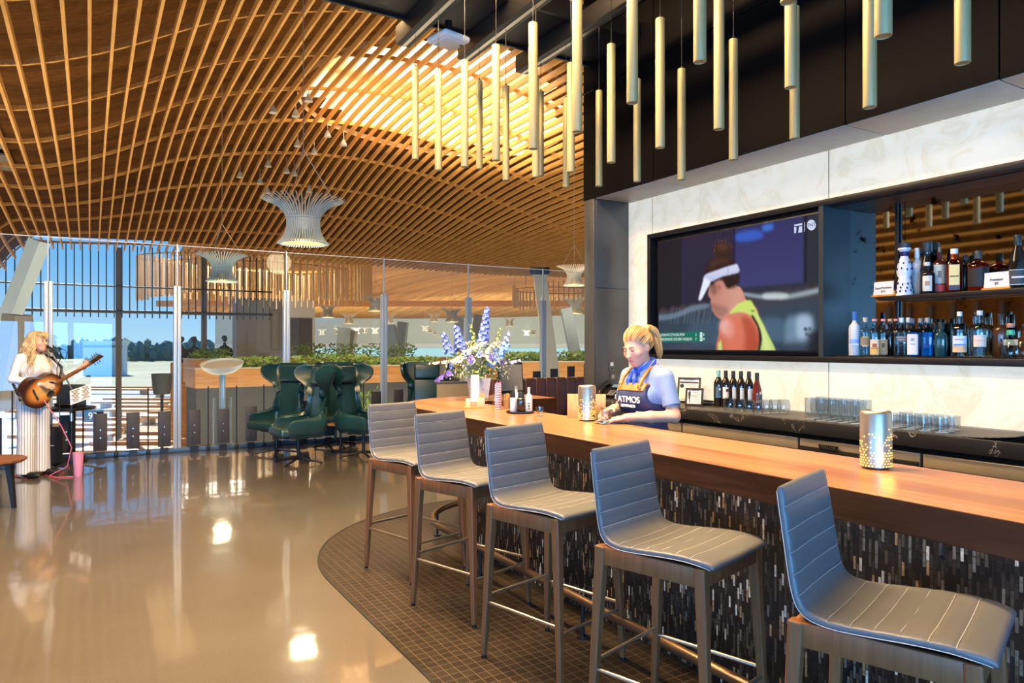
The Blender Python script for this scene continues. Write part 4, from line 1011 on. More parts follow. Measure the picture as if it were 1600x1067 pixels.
for ring_z, rr, n in ((.62, .70, 7), (.50, .87, 9), (.22, .83, 9), (.08, .97, 10), (.14, .92, 8)):
    for k in range(n):
        a = 2 * PI * (k + .3 * ring_z * 10) / n
        pm.ball((.057 * rr * math.cos(a), .057 * rr * math.sin(a), .365 * (ring_z + .015 * math.sin(k * 2.1))), (.006, .006, .009), 0, 6)
tag(pm.build('painted_flourish', nv, cer), kind='stuff')
MB().lathe([(.42 * .057, .735 * .365), (.45 * .057, .76 * .365), (.56 * .057, .83 * .365)], 18).build('blue_collar', nv, cer)
MB().lathe([(.038, .86 * .365), (.042, .885 * .365), (.040, .90 * .365)], 18).build('cap_rim', cmat((.8, .82, .8)), cer)
bottle('frosted clear bottle with long pale neck beside the painted white bottle', 1433, 4.84, ZU, 'vodka', .33, .043, 'smoke', (.80, (.74, .76, .76)), group=GU_)
bottle('black pinched bottle behind the small square-label bottle', 1448, 4.90, ZU, 'clay', .365, .05, 'dark', (.80, (.02, .02, .022), .72), group=GU_)
bottle('short black bottle with square cream label on the upper shelf', 1449, 4.83, ZU, 'spirit', .215, .046, 'dark', (.88, (.72, .70, .64)), [(.08, .56, (.72, .68, .58), .62)], GU_, marks=[(.32, .030, .030, (.45, .30, .18))])
bottle('tall dark bottle with pale oval and red band label on the upper shelf', 1468, 4.84, ZU, 'spirit', .315, .041, 'red_rum', (.90, (.20, .17, .13), .22), [(.22, .62, (.62, .74, .74), .9), (.05, .20, (.68, .10, .11), .9)], GU_, marks=[(.42, .022, .045, (.18, .24, .28))])
bottle('wide amber bottle with yellow arched label on the upper shelf', 1491, 4.84, ZU, 'square', .285, .060, 'amber', (.76, (.72, .74, .72), .36), [(.16, .62, (.80, .66, .30), .55)], GU_, marks=[(.36, .05, .010, (.25, .16, .06)), (.10, .06, .03, (.05, .06, .10))], p=4, fl=.8)
bottle('slim dark bottle half hidden between the two amber bottles', 1508, 4.93, ZU, 'square', .25, .036, 'dark', (.86, (.02, .02, .02)), group=GU_)
bottle('round-shouldered dark amber bottle with black label on the upper shelf', 1528, 4.84, ZU, 'spirit', .255, .060, 'amber', (.80, (.05, .06, .05), .36), [(.10, .56, (.012, .010, .010), 1.1)], GU_)
bottle('dark wine-shaped bottle with black script label at the right of the upper shelf', 1590, 4.82, ZU, 'burgundy', .325, .047, 'dark', (.80, (.02, .03, .035)), [(.06, .34, (.05, .06, .07), 1.2)], GU_, marks=[(.335, .085, .003, (.8, .8, .8)), (.20, .06, .010, (.7, .7, .7)), (.065, .085, .003, (.8, .8, .8))])
bottle('frosted bottle with blue neck at the left end of the lower shelf', 1335, 4.80, ZL, 'vodka', .32, .039, 'frost', (.80, (.04, .16, .55)), [(.27, .37, (.25, .42, .75), .9)], GL, marks=[(.255, .06, .006, (.8, .84, .9))])
bottle('clear bottle with gold and brown oval label next to the frosted blue-necked one', 1352, 4.82, ZL, 'square', .275, .033, 'clear', (.88, (.55, .50, .42), .48), [(.26, .48, (.30, .22, .12), .9)], GL, p=4, marks=[(.49, .04, .006, (.7, .55, .2)), (.25, .04, .006, (.8, .75, .6))])
bottle('clear bottle with orange and cream label and pink cap on the lower shelf', 1366.5, 4.80, ZL, 'square', .262, .035, 'clear', (.93, (.80, .33, .30), .50), [(.03, .23, (.86, .48, .13), .78), (.23, .44, (.82, .62, .44), .78)], GL, p=3, marks=[(.28, .028, .026, (.50, .12, .03)), (.20, .045, .004, (.25, .1, .03))])
bottle('clear bottle with brown kraft label and pink cap behind the orange label one', 1380, 4.85, ZL, 'square', .262, .035, 'clear', (.93, (.80, .33, .30), .50), [(.03, .44, (.50, .33, .17), .78)], GL, p=3, marks=[(.28, .020, .030, (.14, .09, .03))])
bottle('bottle with tan cap at the back of the lower shelf, against the upright', 1391, 4.925, ZL, 'square', .262, .034, 'dark', (.93, (.62, .36, .24), .50), group=GL)
bottle('pink-capped bottle at the back of the lower shelf beside the square clear pair', 1400.5, 4.925, ZL, 'square', .262, .034, 'dark', (.93, (.80, .33, .30), .50), group=GL)
bottle('square clear bottle with dark framed label and pale cap on the lower shelf', 1408.5, 4.80, ZL, 'square', .262, .044, 'clear', (.88, (.66, .74, .78), .36), [(.36, .52, (.10, .10, .11), .6)], GL, p=5, marks=[(.49, .06, .004, (.6, .6, .6)), (.43, .045, .012, (.34, .30, .30))])
bottle('square clear bottle with pale cap just behind the dark framed label one', 1419, 4.88, ZL, 'square', .265, .040, 'clear', (.88, (.66, .74, .78), .36), group=GL, p=5)
bottle('blue gin bottle with tall white label on the lower shelf', 1426, 4.785, ZL, 'square', .255, .034, 'blue', (.84, (.10, .12, .13), .40), [(.04, .58, (.78, .74, .66), .85)], GL, p=5, marks=[(.44, .02, .02, (.3, .35, .42)), (.32, .028, .006, (.35, .35, .38))])
bottle('middle one of the blue gin bottles, plain side showing', 1438, 4.83, ZL, 'square', .258, .038, 'blue', (.84, (.30, .28, .24), .40), group=GL, p=5)
bottle('right one of the blue gin bottles, plain side showing', 1449, 4.82, ZL, 'square', .258, .036, 'blue', (.84, (.30, .28, .24), .40), group=GL, p=5)
bottle('dark teal bottle with black cap right of the blue gin', 1461, 4.88, ZL, 'square', .225, .038, 'teal', (.80, (.02, .02, .02), .5), group=GL, p=4)
bottle('smoky teal bottle with black cap next to the empty stretch of lower shelf', 1470, 4.84, ZL, 'square', .225, .036, 'teal', (.80, (.02, .02, .02), .5), group=GL, p=4)
bottle('clear bottle with white and orange arched label and blue stripe', 1499.5, 4.79, ZL, 'spirit', .288, .050, 'clear', (.90, (.74, .78, .84), .30), [(.10, .24, (.80, .52, .28), .85), (.24, .46, (.70, .76, .84), .85)], GL, marks=[(.265, .07, .010, (.08, .26, .60)), (.38, .055, .006, (.25, .28, .34))])
bottle('clear bottle with pale beige label right of the blue stripe one', 1531, 4.79, ZL, 'spirit', .290, .048, 'clear', (.90, (.76, .74, .78), .34), [(.22, .47, (.72, .62, .52), .75)], GL, marks=[(.35, .05, .003, (.45, .33, .25))])
bottle('clear bottle with black cap hidden behind the beige label one', 1525, 4.90, ZL, 'spirit', .285, .046, 'clear', (.90, (.02, .02, .02)), group=GL)
bottle('dark brown bottle with black cap behind the squat flask', 1563, 4.90, ZL, 'spirit', .270, .042, 'brown', (.86, (.02, .02, .02), .34), group=GL)
bottle('squat rounded flask with cork and green neck band on the lower shelf', 1579, 4.79, ZL, 'flask', .205, .080, 'clear', (.88, (.62, .26, .18), .26), group=GL, fl=.55, marks=[])
fl_ = [o for o in COL.objects if o.get('label', '').startswith('squat rounded')][0]
MB().lathe([(.023, .66 * .205), (.021, .80 * .205)], 16).build('neck_band', cmat((.08, .50, .26)), fl_)
MB().box((.046, 0, .09), (.002, .07, .035)).build('label', cmat((.62, .44, .22)), fl_)
bottle('dark bottle at the right edge of the lower shelf beside the flask', 1601, 4.86, ZL, 'flask', .20, .06, 'brown', (.88, (.02, .02, .02), .3), group=GL)
def cardsign(label, px, w_, h_, l1, l2, v=4.80):
    P_ = on_v(px, v, ZU); t = thing('price_card', label, 'price card', P_, ANG - .12, 'price cards on the upper shelf')
    og = cmat((.80, .30, .03), .5)
    MB().box((0, 0, .006), (.05, w_ + .02, .012), bev=.002).build('stand_base', og, t)
    for sg in (-1, 1): MB().box((0, sg * (w_ / 2 - .004), .018), (.02, .022, .03), bev=.002).build('stand_post', og, t)
    c = MB().box((-.012, 0, .056), (.003, w_, h_), M=Matrix.Rotation(.06, 4, 'Y')).build('card', M['paper'], t)
    R_ = Matrix.Rotation(-PI / 2, 4, 'Z') @ Matrix.Rotation(PI / 2, 4, 'X')
    text('card_text', l1, .022, M['ink'], c, Matrix.Translation((-.0122, 0, .060)) @ R_); text('card_text', l2, .022, M['ink'], c, Matrix.Translation((-.0138, 0, .036)) @ R_)
cardsign('white price card on an orange stand at the left end of the upper shelf', 1382, .155, .095, 'SuperPremium', '$15')
cardsign('white price card on an orange stand between dark bottles at the right', 1559, .150, .100, 'Premium', '$9')

# ------------------------------------------------------------------ on the back counter
ZC = HK + .001
for k, (body, cap, lab, lb) in enumerate((('dark', (.20, .42, .44), (.05, .12, .20), 'wine bottle with blue label and teal capsule at the left of the row'), ('dark', (.015, .015, .015), (.78, .77, .72), 'wine bottle with white label and round black mark, second in the row'),
        ('dark', (.015, .015, .015), (.62, .70, .76), 'black-capped wine bottle with pale label, third in the row'), ('dark', (.015, .015, .015), (.62, .70, .76), 'black-capped wine bottle with pale label, fourth in the row'),
        ('dark', (.015, .015, .015), (.62, .70, .76), 'black-capped wine bottle with pale label, fifth in the row'), ('rose', (.02, .02, .02), (.10, .10, .11), 'reddish wine bottle with dark label at the right end of the row'))):
    q = W(4.50, 4.205 - .0795 * k, 0); px = 800 + FPX * q.x / q.y
    bottle(lb, px, 4.50, ZC, 'burgundy' if k == 5 else 'wine', .300 - .008 * (k == 5), .0385, body, (.80, cap), [(.24, .55, lab, .9)] if k < 5 else [(.20, .27, (.5, .42, .40), .9), (.27, .42, lab, .9)], 'wine bottles on the back counter', 'wine_bottle',
           marks=[(.27, .05, .012, (.10, .25, .50)), (.48, .014, .02, (.7, .75, .8))] if k == 0 else [(.46, .020, .020, (.04, .03, .03))] if k == 1 else [(.46, .018, .022, (.62, .66, .68))] if k == 5 else None, face=.25 if k < 2 else .7)
def glassware(name, prof, th, label, px, v, group, z=ZC, base=.008, proto=None, flute=0):
    P_ = on_v(px, v, z)
    if proto is not None: return dup(proto, loc=P_, label=label)
    t = thing(name, label, 'glass', P_, 0, group)
    seg = 36; rows = []
    inner = [(max(r - th, .001), zz) for r, zz in prof if zz > base][::-1]
    allp = list(prof) + inner + [(0.001, base)]
    for r, zz in allp:
        rows.append([(r * (1 - flute * (.5 + .5 * math.cos(12 * 2 * PI * k / seg))) * math.cos(2 * PI * k / seg), r * (1 - flute * (.5 + .5 * math.cos(12 * 2 * PI * k / seg))) * math.sin(2 * PI * k / seg), zz) for k in range(seg)])
    MB().grid(rows, closed=True).build('bowl', M['tumbler'], t)
    MB().lathe([(prof[0][0] * .98, .0006), (prof[1][0] * .96, base * .9)], 24).build('base', M['glassbase'], t)
    return t
M['glassbase'] = mat('thick_glass_base', (.50, .56, .60), .15)
STEM = [(.020, 0), (.034, .004), (.046, .030), (.048, .052), (.042, .085), (.037, .105)]
pr_ = None
for k, (px, v) in enumerate(((1140, 4.225), (1155.5, 4.215), (1170, 4.21), (1184, 4.21), (1197.5, 4.29), (1211, 4.36), (1224.5, 4.42))):
    g = glassware('stemless_wine_glass', STEM, .0016, 'stemless wine glass on the back counter, %s of seven from the bottles' % ORD[k], px, v, 'stemless wine glasses', proto=pr_, base=.006); pr_ = pr_ or g
TALL = [(.030, 0), (.0335, .004), (.0345, .06), (.0355, .15)]
pr_ = None; kk = 0
for row, v in enumerate((4.19, 4.275, 4.36)):
    for c in range(5):
        q = W(v, 3.10 - .083 * c + .02 * row, 0); px = 800 + FPX * q.x / q.y
        g = glassware('highball_glass', TALL, .003, 'tall fluted glass in the dense block, %s row, %s from the bartender' % (('front', 'middle', 'back')[row], ORD[c]), px, v, 'tall glasses on the back counter', proto=pr_, flute=.05); pr_ = pr_ or g
LOW = [(.032, 0), (.037, .004), (.039, .04), (.041, .088)]
pr_ = None
for row, v in enumerate((4.19, 4.29, 4.39)):
    for c in range(4):
        q = W(v, 2.52 - .094 * c + .02 * row, 0); px = 800 + FPX * q.x / q.y
        g = glassware('rocks_glass', LOW, .0035, 'short glass right of the near lantern, %s row, %s from the tall glasses' % (('front', 'middle', 'back')[row], ORD[c]), px, v, 'short glasses on the back counter', proto=pr_, flute=.04); pr_ = pr_ or g
mt_ = MB(); rows = []
for i in range(120):                         # ribbed mat with a curled end
    u = 4.12 - 2.30 * i / 119; z = .004 + .0025 * (i % 2); lift = max(0, (i - 102) / 17) ** 2 * .03
    rows.append([(4.13 + .47 * j / 8, u, z + lift) for j in range(9)])
mt_.grid(rows, sm=False)
bm_ = mt_.build('bar_mat', mat('grey_rubber', (.075, .075, .078), .5), None, (0, 0, ZC - .003), rz=ANG); tag(bm_, 'long grey ribbed bar mat under the glasses, curled at its right end', 'bar mat'); sd = bm_.modifiers.new('thick', 'SOLIDIFY'); sd.thickness = -.003
# framed notices, card pack, wedge
def notice(label, px, v, w_, h_, lean, kind):
    P_ = on_v(px, v, ZC); t = thing('framed_notice', label, 'framed notice', P_, ANG + math.radians(28), 'framed notices on the back counter')
    T = Matrix.Rotation(lean, 4, 'Y')
    fm = MB()
    for y in (-w_ / 2, w_ / 2): fm.box((0, y, h_ / 2), (.018, .016, h_), bev=.002, M=T)
    for z in (.008, h_ - .008): fm.box((0, 0, z), (.018, w_ + .016, .016), bev=.002, M=T)
    fm.build('frame', mat('dark_wood_frame', (.035, .022, .018), .4) if 'dark_wood_frame' not in bpy.data.materials else bpy.data.materials['dark_wood_frame'], t)
    sh_ = MB().box((.002, 0, h_ / 2), (.006, w_ - .01, h_ - .02), M=T).build('sheet', M['paper'], t)
    MB().bar((.012, 0, h_ * .55), (.012 + h_ * .42, 0, .004), (.05, .005)).build('easel_leg', M['black'], t)
    def mk(y, z, a, b, mt=M['ink'], nm='print_line'): MB().box((-.0015, y, z), (.001, a, b), M=T).build(nm, mt, sh_)
    if kind == 0:
        mk(0, h_ * .80, w_ * .88, h_ * .07); mk(0, h_ * .90, w_ * .5, .004)
        MB().lathe([(.014, 0), (.019, 0)], 20, M=T @ Matrix.Translation((-.002, w_ * .33, h_ * .66)) @ Matrix.Rotation(-PI / 2, 4, 'Y')).build('round_symbol', M['ink'], sh_)
        MB().box((-.002, w_ * .33, h_ * .66), (.001, .006, .026), M=T @ Matrix.Translation((0, 0, 0))).build('round_symbol_bar', M['ink'], sh_)
        for k in range(6): mk(-w_ * .12, h_ * (.70 - .07 * k), w_ * .45, .003)
        mk(0, h_ * .12, w_ * .7, .006)
    else:
        mk(-.005, h_ * .86, w_ * .55, .005); mk(-.012, h_ * .76, w_ * .36, .005)
        for k in range(5): mk(-w_ * .16, h_ * (.64 - .10 * k), w_ * .42, .003)
        for (y, z, a, b) in ((.30, .78, .010, .014), (.30, .66, .022, .030), (.30, .50, .016, .036), (.28, .30, .008, .04)): mk(w_ * y, h_ * z, a, b, nm='small_figure')
notice('larger dark framed notice leaning by the onyx wall behind the bartender', 1075, 4.56, .19, .225, .20, 0)
notice('smaller dark framed notice standing in front of the larger one', 1084, 4.36, .135, .150, .17, 1)
t = thing('card_box', 'small green card box on a wood block beside the framed notices', 'card box', on_v(1054, 4.42, ZC), ANG)
MB().box((0, 0, .02), (.05, .05, .04), bev=.002).build('wood_block', M['bamboo'], t); MB().box((.0, .0, .082), (.035, .055, .085), bev=.002).build('green_pack', cmat((.02, .42, .06)), t)
t = thing('card_holder', 'low black holder behind the smaller notice', 'holder', on_v(1103, 4.50, ZC), ANG)
MB().box((0, 0, .010), (.09, .11, .02), bev=.004).build('base', M['black'], t); MB().box((.02, 0, .032), (.03, .11, .018), bev=.004).build('lid', M['black'], t)
# desk phone
t = thing('desk_phone', 'black desk phone with tilted screen at the end of the back counter', 'telephone', on_v(957, 4.42, ZC), ANG + math.radians(20))
TP = Matrix.Rotation(math.radians(-28), 4, 'Y')
MB().box((.02, 0, .055), (.20, .20, .035), bev=.008, M=TP).build('console', M['black'], t)
MB().box((.07, -.035, .082), (.075, .11, .012), bev=.003, M=TP).build('display_hood', M['black'], t)
MB().box((.07, -.035, .089), (.05, .085, .002), M=TP).build('display', emit('phone_screen', (.45, .58, .58), .7), t)
for i in range(4):
    for j in range(3): MB().box((-.005 - .024 * i, -.06 + .026 * j, .0745), (.014, .017, .005), bev=.002, M=TP).build('key', mat('key_grey', (.25, .25, .26), .5) if 'key_grey' not in bpy.data.materials else bpy.data.materials['key_grey'], t)
MB().tube([TP @ Vector(q) for q in ((-.09, .075, .085), (-.07, .075, .100), (-.02, .075, .107), (.05, .075, .107), (.10, .075, .100), (.12, .075, .085))], [.020, .024, .016, .016, .024, .020], 12).build('handset', M['black'], t)
MB().bar((.10, 0, .02), (.10, 0, .10), (.16, .02)).build('stand', M['black'], t)
MB().box((.03, 0, .012), (.16, .15, .024), bev=.006).build('foot', M['black'], t)
MB().tube([(-.07, .10, .02), (-.13, .13, .012), (-.16, .08, .01), (-.12, .02, .01), (-.16, -.03, .01)], .006, 8).build('coiled_cord', M['black'], t)
for (px, py, a, b, lb) in ((955.5, 571, .075, .12, 'dark wall switch plate with white toggle on the end panel'), (957, 588.5, .075, .075, 'dark socket plate below the switch on the end panel')):
    # plates sit on the panel face at u = 5.60
    tt = (px - 800) / FPX; Y = 5.598 / (CA - SA * tt); z = zrow(py, Y)
    t = thing('switch_plate', lb, 'switch', (tt * Y, Y, z), ANG)
    MB().box((0, 0, 0), (a, .012, b), bev=.003).build('plate', M['panel'], t)
    MB().box((0, -.008, .012 if b > .1 else 0), (.032, .006, .036), bev=.001).build('toggle' if b > .1 else 'socket_face', M['white'] if b > .1 else mat('grey_socket', (.3, .3, .3), .5), t)
    if b > .1: MB().box((0, -.008, -.028), (.010, .006, .014)).build('indicator', M['ink'], t)

# ------------------------------------------------------------------ on the bar
ZB = HB + .0008
def onbar(px, py): return flat(px, py, ZB)
def lantern(label, px, py, R=.0585, H=.232):
    t = thing('table_lantern', label, 'lantern', onbar(px, py), 0, 'perforated metal lanterns')
    met = M.setdefault('lantern_metal', mat('bronze_lantern', (.42, .37, .30), .34, .85))
    MB().lathe([(R - .004, .006), (R, .008), (R, H - .012), (R - .003, H - .004), (R - .010, H), (R - .016, H - .006), (.001, H - .008)], 40).build('shell', met, t)
    MB().lathe([(R * .80, 0), (R * .80, .008), (.001, .008)], 30).build('base', M['black'], t)
    hl = M.setdefault('lantern_hole', emit('lantern_hole', (1.0, .58, .12), 4.0)); h = MB(); rnd = random.Random(3)
    for i in range(15):
        z = .014 + .0105 * i; n = 28
        for k in range(n):
            if rnd.random() > 1.08 - (i / 15) ** .8 * 1.05: continue
            a = 2 * PI * (k + .5 * (i % 2)) / n; rr = .0033
            Tm = Matrix.Translation((math.cos(a) * (R + .0004), math.sin(a) * (R + .0004), z)) @ Matrix.Rotation(a, 4, 'Z') @ Matrix.Rotation(PI / 2, 4, 'Y')
            h.add([(rr * math.cos(q * PI / 3), rr * math.sin(q * PI / 3), 0) for q in range(6)], [list(range(6))], 0, False, Tm)
    h.build('pierced_holes', hl, t)
    lamp('lantern_candle', 'POINT', (-.0, -R - .035, .05), .15, (1, .55, .12), parent=t, shadow_soft_size=.03)
    return t
lantern('pierced bronze lantern on the bar by the bamboo box', 917, 657)
lantern('pierced bronze lantern nearest the camera, between the two nearest stools', 1368.5, 731)
t = thing('bamboo_box', 'open bamboo napkin box standing behind the far lantern', 'box', onbar(913, 653) + Vector((.02, .05, 0)), -.10)
for y in (-.055, .055): MB().box((0, y, .082 if y < 0 else .07), (.26, .010, .165 if y < 0 else .14), bev=.001).build('side_panel', M['bamboo'], t)
for x in (-.125, .0, .125): MB().box((x, 0, .06), (.010, .10, .12)).build('divider', M['bamboo'], t)
MB().box((0, 0, .006), (.25, .10, .010)).build('bottom', M['bamboo'], t)
st = mat('pewter_cup', (.45, .47, .48), .25, .9)
for k, (px, py, lb) in enumerate(((945, 654, 'small steel cup beside the bamboo box'),)):
    t = thing('jigger', lb, 'jigger', onbar(px, py), 0, 'steel measuring cups')
    MB().lathe([(.022, 0), (.018, .03), (.026, .078), (.024, .078), (.016, .032), (.001, .03)], 24).build('cup', st, t)
    MB().lathe([(.0262, .070), (.027, .074), (.0262, .078)], 24).build('rim', M['nickel'], t)
t = thing('coaster_stack', 'loose heap of grey folded cloth on the bar before the bartender', 'cloth', onbar(955, 661), .3)
cl = mat('grey_cloth', (.22, .23, .24), .8)
for k, (x, y, a, b, r) in enumerate(((0, 0, .20, .11, .2), (.01, .006, .17, .10, -.3), (-.01, .012, .15, .09, .5), (.02, .0, .12, .08, .1))):
    rows = []
    for i in range(9):
        rows.append([(x + a * (i / 8 - .5), y + b * (j / 8 - .5), .004 + .007 * k + .004 * math.sin(i * 1.3 + k) * math.cos(j * 1.1 + k)) for j in range(9)])
    o = MB().grid(rows).build('fold', cl, t, rz=r); sd = o.modifiers.new('thick', 'SOLIDIFY'); sd.thickness = .004
# condiment tray
P_ = onbar(813, 645); t = thing('round_tray', 'small round black tray holding bottles', 'tray', P_, 0)
MB().lathe([(.001, 0), (.098, 0), (.104, .004), (.104, .014), (.100, .015), (.096, .008), (.001, .006)], 40).build('dish', M['matte_black'], t)
def bb(label, dx, dy, H, R, body, cap, kind='spirit', lab=None, marks=None):
    q = P_ + Vector((dx, dy, .0085)); px = 800 + FPX * q.x / q.y; v, u = vu(q.x, q.y)
    return bottle(label, px, v, q.z, kind, H, R, body, cap, lab, 'bottles on the round tray', 'syrup_bottle', marks=marks)
bb('white sauce bottle with black cap at the left of the round tray', -.052, -.03, .150, .024, 'ceramic', (.60, (.012, .012, .012), .62), 'square')
bb('black sauce bottle with black cap in the middle of the round tray', .004, -.055, .150, .031, 'dark', (.62, (.012, .012, .012), .72), 'square')
bb('slim patterned clear bottle at the right of the round tray', .062, -.022, .180, .026, 'frost', (.90, (.45, .46, .46), .42), 'vodka', [(.06, .50, (.66, .76, .78), 1.3)], [(.25, .012, .018, (.08, .10, .14)), (.36, .02, .008, (.10, .14, .22)), (.15, .02, .008, (.10, .14, .22))])
bb('clear bottle with grey cap at the back of the round tray', -.030, .045, .185, .026, 'frost', (.90, (.20, .21, .22), .42), 'vodka', [(.06, .5, (.70, .76, .78), 1.3)])
glassware('shot_glass', [(.024, 0), (.027, .003), (.028, .03), (.030, .062)], .003, 'small empty glass beside the round tray', 843.5, 2.72, 'glass beside tray', ZB)
# straws and picks
t = thing('straw_jar', 'clear square jar full of red and blue striped paper straws', 'straw jar', onbar(778, 639), .2)
MB().box((0, 0, .056), (.074, .074, .112), bev=.003).build('jar', M['glass'], t)
sr = cmat((.62, .10, .10)); sb_ = cmat((.06, .14, .45)); sw = cmat((.78, .76, .76))
for k in range(24):
    x, y = random.uniform(-.028, .028), random.uniform(-.028, .028); h = random.uniform(.17, .212)
    o = MB(); n = 22
    for i in range(n):
        z0, z1 = .003 + (h) * i / n, .003 + h * (i + 1) / n
        o.cyl((x, y, z0), (x, y, z1), .0036, seg=7, mi=i % 2)
    o.build('paper_straw', [sw, sr if k % 2 else sb_], t)
t = thing('pick_jar', 'small jar of wooden cocktail picks between the straws and the tray', 'pick jar', onbar(792, 638), 0)
MB().lathe([(.030, 0), (.034, .003), (.034, .088), (.032, .088), (.032, .005), (.001, .004)], 24).build('jar', M['glass'], t)
for k in range(26):
    a = random.uniform(0, 2 * PI); r = random.uniform(.004, .025); r2 = r * 1.5
    MB().cyl((r * math.cos(a), r * math.sin(a), .006), (r2 * math.cos(a + .3), r2 * math.sin(a + .3), random.uniform(.10, .125)), .0016, seg=6).build('pick', M['bamboo'], t)
# menu holder
t = thing('menu_holder', 'tall white menu card held in pale wooden blocks', 'menu', onbar(742, 637), .12)
MB().box((-.015, 0, .005), (.15, .10, .010), bev=.002).build('base', M['timber'], t)
MB().box((.045, -.03, .045), (.06, .035, .075), bev=.002).build('block', M['skydeck'], t)
MB().box((-.055, -.01, .04), (.035, .04, .065), bev=.002).build('block', M['skydeck'], t)
MB().box((.05, .04, .06), (.055, .03, .10), bev=.002).build('block', M['timber'], t)
c = MB().box((.0, -.018, .155), (.066, .003, .215)).build('card', M['paper'], t)
for k, (wd, z) in enumerate(((.026, .235), (.040, .21), (.030, .197), (.042, .18), (.036, .167), (.042, .15), (.030, .137), (.04, .12), (.034, .107))): MB().box((0, -.0203, z), (wd, .001, .0028)).build('print_line', mat('grey_ink', (.32, .30, .30), .6) if 'grey_ink' not in bpy.data.materials else bpy.data.materials['grey_ink'], c)
# flowers
P_ = onbar(748, 624.5); t = thing('flower_arrangement', 'big bouquet of blue, white and cream flowers in a white vase at the bar end', 'flower arrangement', P_, .3)
rows = []
for z, w_ in ((0, .085), (.02, .100), (.18, .125), (.20, .128)):
    rows.append([(w_ * math.cos(PI / 4 + k * PI / 2), w_ * math.sin(PI / 4 + k * PI / 2), z) for k in range(4)])
rows.append([(.118 * math.cos(PI / 4 + k * PI / 2), .118 * math.sin(PI / 4 + k * PI / 2), .20) for k in range(4)]); rows.append([(.10 * math.cos(PI / 4 + k * PI / 2), .10 * math.sin(PI / 4 + k * PI / 2), .05) for k in range(4)])
vs_ = MB().grid(rows, sm=False, closed=True).build('vase', mat('white_vase', (.58, .62, .68), .35), t)
MB().box((0, 0, .012), (.11, .11, .024)).build('vase_foot', bpy.data.materials['white_vase'], t)
sp_ = MB()
for (y, z, r) in ((-.02, .16, .014), (.03, .13, .010), (-.01, .11, .012), (.02, .17, .012), (-.03, .10, .007), (.0, .075, .007)):
    for q in range(4):
        T = Matrix.Rotation(q * PI / 2 + .2 * q, 4, 'Z'); sp_.ball((.0785, y, z), (.002, r, r * .7), 0, 8, T)
sp_.build('printed_leaf', M['ink'], vs_)
rnd = random.Random(11)
leafm = mat('bouquet_leaf', (.06, .15, .03), .5, col2=(.22, .34, .10), scale=20)
C0 = Vector((0, 0, .20))
def petals(m, c, n, d, r, mi=0, tilt=.6, wide=.55):
    d = d.normalized(); a = d.orthogonal().normalized(); b = d.cross(a)
    for k in range(n):
        th = 2 * PI * k / n + rnd.random() * .3; o_ = a * math.cos(th) + b * math.sin(th)
        T = Matrix.Translation(c + o_ * r * .5 + d * r * .2 * tilt)
        ax = (o_ + d * tilt * .6).normalized(); sd_ = d.cross(ax).normalized(); nn = ax.cross(sd_)
        R3 = Matrix((ax, sd_, nn)).transposed().to_4x4()
        m.ball((0, 0, 0), (r * .55, r * wide, r * .14), mi, 8, T @ R3)
def dirv(az, el): return Vector((math.cos(az) * math.cos(el), math.sin(az) * math.cos(el), math.sin(el)))
blue = mat('delphinium_blue', (.10, .17, .62), .5, col2=(.22, .34, .80), scale=25); viol = mat('violet_blue', (.13, .09, .50), .5); sky_ = mat('sky_blue_bloom', (.10, .34, .78), .5, col2=(.25, .50, .85), scale=20)
whit = mat('white_petal', (.60, .62, .58), .5); cream = mat('cream_petal', (.82, .66, .50), .5, col2=(.85, .76, .62), scale=30); eye = mat('dark_flower_eye', (.02, .02, .04), .5); lime = mat('lime_bud', (.40, .50, .12), .5); pale = mat('pale_lilac', (.42, .48, .74), .5)
stm = MB()
def stem(p): stm.tube([C0 * .3, C0 + Vector(p) * .35, Vector(p)], .0022, 5)
def spike(name, p0, p1, r0, r1, n, mt, pr=.018):
    p0, p1 = Vector(p0), Vector(p1); m = MB(); stem(p0); stm.tube([p0, p1], .002, 5)
    for i in range(n):
        f = i / n; c = p0.lerp(p1, f); a = i * 2.4; r = r0 + (r1 - r0) * f
        o_ = Vector((math.cos(a), math.sin(a), .15)); petals(m, c + o_ * r, 5, o_ + Vector((0, 0, .3)), pr * (1.15 - .5 * f), 0)
    return m.build(name, mt, t)
spike('blue_flower_spike', (.03, -.02, .50), (.075, -.02, .84), .044, .014, 46, blue, .027)
spike('blue_flower_spike', (-.16, 0, .44), (-.21, 0, .67), .046, .016, 34, blue, .025)
spike('blue_flower_spike', (-.27, -.02, .42), (-.34, -.03, .61), .036, .014, 24, blue, .024)
spike('blue_flower_spike', (.20, -.02, .44), (.30, 0, .63), .028, .01, 18, pale, .02)
spike('blue_flower_spike', (.12, -.06, .34), (.26, -.05, .50), .044, .026, 30, sky_, .025)
spike('blue_flower_spike', (.08, -.09, .30), (.13, -.09, .37), .03, .03, 12, sky_, .024)
spike('violet_flower_spike', (-.27, -.05, .25), (-.42, -.06, .17), .02, .012, 12, viol, .026)
spike('pale_flower_spike', (.28, -.03, .33), (.42, 0, .36), .024, .012, 14, pale, .018)
spike('cream_flower_spike', (-.16, -.04, .36), (-.46, -.05, .33), .022, .014, 26, cream, .018)
spike('cream_flower_spike', (-.14, -.09, .42), (.03, -.10, .52), .034, .024, 30, cream, .021)
spike('cream_flower_spike', (.03, -.09, .42), (.17, -.07, .54), .028, .02, 20, cream, .018)
spike('green_flower_spike', (-.03, 0, .48), (-.08, 0, .70), .02, .008, 18, lime, .016)
spike('green_flower_spike', (.16, 0, .48), (.21, .01, .66), .018, .008, 16, lime, .014)
